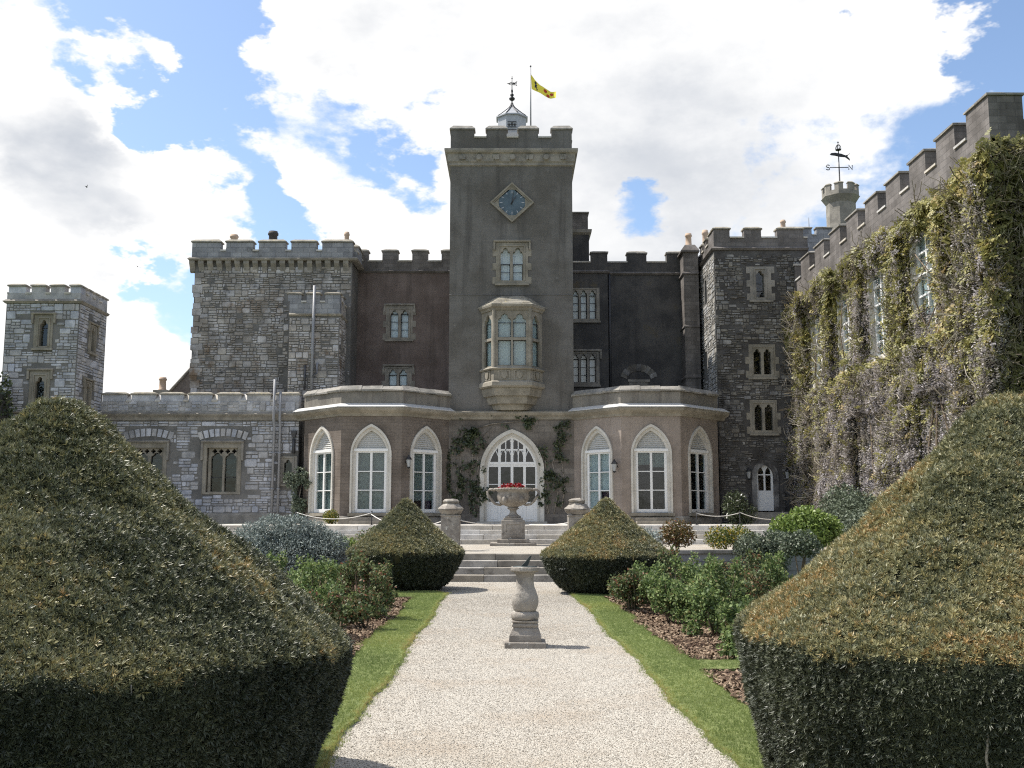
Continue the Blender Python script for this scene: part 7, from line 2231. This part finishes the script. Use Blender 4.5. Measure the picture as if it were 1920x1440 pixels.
def wisteria():
    th = thing('wisteria', 'flowering wisteria with bronze leaves and lilac racemes covering the right wing', 'wisteria', (WX - 0.4, 32.0, 0))
    # leaf spray: pinnate leaflets on a short stalk
    v, f = [], []
    r = random.Random(3)
    for k in range(11):
        t = (k // 2) / 5.0; s = -1 if k % 2 else 1
        o = Vector((0, t * 0.9, 0.05 * s)); d = Vector((s * 0.75, 0.45, r.uniform(-0.35, 0.25))).normalized() if k < 10 else Vector((0, 1, 0))
        l = 0.5 * (1 - 0.3 * t); w = Vector((-0.5 * s, 0.85, 0.1)) * 0.14 if k < 10 else Vector((0.14, 0, 0))
        b = len(v); v += [tuple(o), tuple(o + d * l * .5 + w), tuple(o + d * l), tuple(o + d * l * .5 - w)]; f.append((b, b + 1, b + 2, b + 3))
    leaf = loose('wisteria_leaf', v, f, M['wleaf'])
    v, f = [], []
    for k in range(26):
        t = r.random() ** 0.8; a = r.uniform(0, 6.28); rr = 0.24 * (1 - t) + 0.04
        o = Vector((rr * math.cos(a), rr * math.sin(a), -t)); d = Vector((math.cos(a), math.sin(a), r.uniform(-.7, .3))).normalized(); s = d.cross(Vector((0, 0, 1))).normalized() * 0.07
        b = len(v); v += [tuple(o - d * .02), tuple(o + d * .08 + s), tuple(o + d * .17), tuple(o + d * .08 - s)]; f.append((b, b + 1, b + 2, b + 3))
    rac = loose('wisteria_raceme', v, f, M['wflower'])
    v, f = [], []
    for k in range(3):
        p0 = Vector((0, 0, 0)); p1 = Vector((r.uniform(-.4, .4), r.uniform(-.4, .4), 0.9))
        m_ = (p0 + p1) / 2 + Vector((r.uniform(-.15, .15), r.uniform(-.15, .15), 0))
        for (a, b_) in ((p0, m_), (m_, p1)):
            b = len(v); w = Vector((0.018, 0, 0)); w2 = Vector((0, 0.018, 0))
            v += [tuple(a - w), tuple(a + w), tuple(b_ + w), tuple(b_ - w), tuple(a - w2), tuple(a + w2), tuple(b_ + w2), tuple(b_ - w2)]
            f += [(b, b + 1, b + 2, b + 3), (b + 4, b + 5, b + 6, b + 7)]
    twig = loose('wisteria_twig', v, f, M['wtwig'])
    topz = WTOP - 2.0
    n = 78000
    y = nr.uniform(WY0 - 0.5, WY1 - 0.1, n); z = 0.3 + (topz - 0.2) * nr.random(n) ** 0.9
    wav = 0.35 * np.sin(y * 1.9) + 0.25 * np.sin(y * 4.3 + 1)
    ok = z < topz + wav * 0.8
    # windows stay partly open: their middle is free, the edges overgrown
    fc = fnoise(np.stack([y * 0, y, z], 1), 2.2)
    thick = np.full(n, 0.38) + 0.16 * fc
    for (yc, w, z0, z1) in WWIN:
        inside_ = (y > yc - w * 0.62 - 0.12 * fc) & (y < yc + w * 0.46) & (z > z0 + 0.15 + 0.6 * fc) & (z < z1 - 0.35)
        prob = 0.02 if z0 > 6 else 0.2
        ok &= ~(inside_ & (nr.random(n) > prob))
        thick = np.where((y > yc - w / 2 - 1.5) & (y < yc + w * 0.6) & (z > z0 - 0.2) & (z < z1), thick * 0.16, thick)
    y, z, thick, fc = y[ok], z[ok], thick[ok], fc[ok]
    n = len(y)
    d = thick * nr.random(n) ** 0.7 + 0.06
    # the growth swells into vertical curtains
    d = d + 0.22 * (thick > 0.2) * np.clip(fnoise(np.stack([y * 0, y * 1.6, z * 0.35], 1), 1.2), 0, 1)
    P = np.stack([WX - d, y, z], 1)
    h = z / topz
    pl_ = np.clip(0.36 + 0.62 * (h - 0.62) * 2.0 + 0.28 * fnoise(P, 1.3), 0.14, 0.97)
    typ = nr.random(n)
    isleaf = typ < pl_
    nrm = np.tile(np.array([-1.0, -0.15, 0.35]), (n, 1))
    a = isleaf
    ti = np.clip(0.48 + 0.20 * fnoise(P, 1.5) + nr.normal(0, 0.17, n), 0, 1)
    scatter('leaves', P[a], normal_rot(nrm[a], True, 0.55), nr.uniform(0.16, 0.32, a.sum()), ti[a], leaf, th)
    b = ~isleaf
    k = b.sum()
    rot = np.stack([nr.normal(0, 0.25, k), nr.normal(0, 0.25, k), nr.uniform(0, 6.28, k)], 1)
    tf = np.clip(0.50 + 0.22 * fnoise(P[b], 1.1) + nr.normal(0, 0.2, k), 0, 1)
    scatter('racemes', P[b], rot, nr.uniform(0.22, 0.44, k), tf, rac, th)
    m_ = 1300
    y2 = nr.uniform(WY0 - 0.3, WY1 - 0.2, m_); z2 = nr.uniform(0.4, topz, m_)
    kp = np.ones(m_, bool)
    for (yc, w, z0, z1) in WWIN:
        kp &= ~((y2 > yc - w / 2 - 1.0) & (y2 < yc + w / 2) & (z2 > z0 - 0.5) & (z2 < z1))
    y2, z2 = y2[kp], z2[kp]; m_ = len(y2)
    scatter('twigs', np.stack([WX - nr.uniform(0.05, 0.75, m_), y2, z2], 1), normal_rot(np.tile(np.array([-0.6, 0, 0.5]), (m_, 1)), True, 0.7), nr.uniform(0.3, 0.8, m_), nr.random(m_), twig, th)
    # main stems
    r = random.Random(8)
    for i in range(14):
        yb = r.uniform(WY0 + 0.5, WY1 - 1); p = []
        for j in range(9):
            p.append((WX - 0.12 - 0.1 * r.random(), yb + r.uniform(-0.25, 0.25) + 0.2 * j * r.uniform(-1, 1), 0.0 + j * 1.25))
        MB().tube(p, [0.055 - 0.005 * j for j in range(9)], 6).build('stem', M['bark'], th)
    # bare, shaded growth on the end wall
    t2 = thing('bare_wisteria', 'tangle of mostly bare wisteria stems on the shaded end wall', 'wisteria', (WX + 1, WY0 - 0.2, 0))
    m_ = 3600
    x3 = WX + nr.uniform(-0.4, 3.2, m_); z3 = nr.uniform(0.5, topz + 0.1, m_)
    scatter('twigs', np.stack([x3, WY0 - nr.uniform(0.05, 0.55, m_), z3], 1), normal_rot(np.tile(np.array([0, -0.6, 0.4]), (m_, 1)), True, 0.7), nr.uniform(0.2, 0.55, m_), nr.random(m_) * 0.7, twig, t2)
    m_ = 3800
    x3 = WX + nr.uniform(-0.5, 3.2, m_); z3 = 0.5 + topz * nr.random(m_) ** 0.7
    P3 = np.stack([x3, WY0 - nr.uniform(0.05, 0.6, m_), z3], 1)
    scatter('leaves', P3, normal_rot(np.tile(np.array([0, -0.8, 0.5]), (m_, 1)), True, 0.55), nr.uniform(0.14, 0.28, m_), np.clip(nr.normal(0.2, 0.2, m_), 0, 1), leaf, t2)
    r = random.Random(18)
    for i in range(9):
        xb = WX + r.uniform(0.1, 2.8); p = []
        for j in range(9):
            xb += r.uniform(-0.22, 0.22)
            p.append((xb, WY0 - 0.15 - 0.2 * r.random(), j * 1.3))
        MB().tube(p, [0.07 - 0.006 * j for j in range(9)], 6).build('stem', M['bark_grey'], t2)


wisteria()

# ivy covered wall at the far left
iw = thing('ivy_wall', 'dark ivy covered wall stub beyond the far left tower', 'wall', (-22.4, 42, 0))
MB().wbox(-25.5, -21.2, 41.6, 42.3, 0, 6.755).build('wall_body', M['mortar_dark'], iw)
v, f = leaf_cloud([(-21.3 - 0.55 * i + 0.1 * (k % 2), 41.55 + 0.15 * (k % 3), 0.6 + 1.05 * k + 0.2 * math.sin(i * 2.1)) for i in range(8) for k in range(7)], [(0.5, 0.55, 0.75)] * 56, 15000, 0.15)
mesh_np('foliage', v, f, M['ivy'], iw)['kind'] = 'stuff'


# swallows
def bird(x, y, z, s, yaw, lab):
    mb = MB()
    body = [(0, -0.09, 0), (0, -0.06, 0.012), (0, 0.0, 0.016), (0, 0.06, 0.008), (0, 0.11, 0.0)]
    wing = [(0, -0.04, 0), (0.07, -0.05, 0.02), (0.16, 0.0, 0.045), (0.07, -0.01, 0.02), (0, 0.015, 0)]
    mb.lathe((0, 0, 0), [(0.0, -0.09), (0.014, -0.07), (0.02, -0.03), (0.018, 0.03), (0.006, 0.09), (0.0, 0.1)], 8)
    mb.v = [(q[0], -q[2], q[1]) for q in mb.v]
    for sg in (-1, 1):
        mb.add([(sg * a, b, c + 0.004) for a, b, c in wing], [(0, 1, 2, 3, 4) if sg > 0 else (4, 3, 2, 1, 0)])
        mb.add([(sg * 0.004, 0.08, 0), (sg * 0.03, 0.15, 0.0), (sg * 0.012, 0.10, 0.004)], [(0, 1, 2) if sg > 0 else (2, 1, 0)])
    E_ = Euler((R(25), R(30), yaw)).to_matrix()
    mb.v = [tuple(E_ @ (Vector(q) * s)) for q in mb.v]
    o = mb.build('swallow', M['iron'], None)
    o.location = (x, y, z)
    tag(o, lab, 'bird', 'swallows in the sky')


bird(-14.456, 38.0, 11.205, 1.0, 0.6, 'small dark swallow flying left of the rubble keep')
bird(-20.105, 46.0, 17.088, 0.8, 2.2, 'tiny swallow high in the left sky')
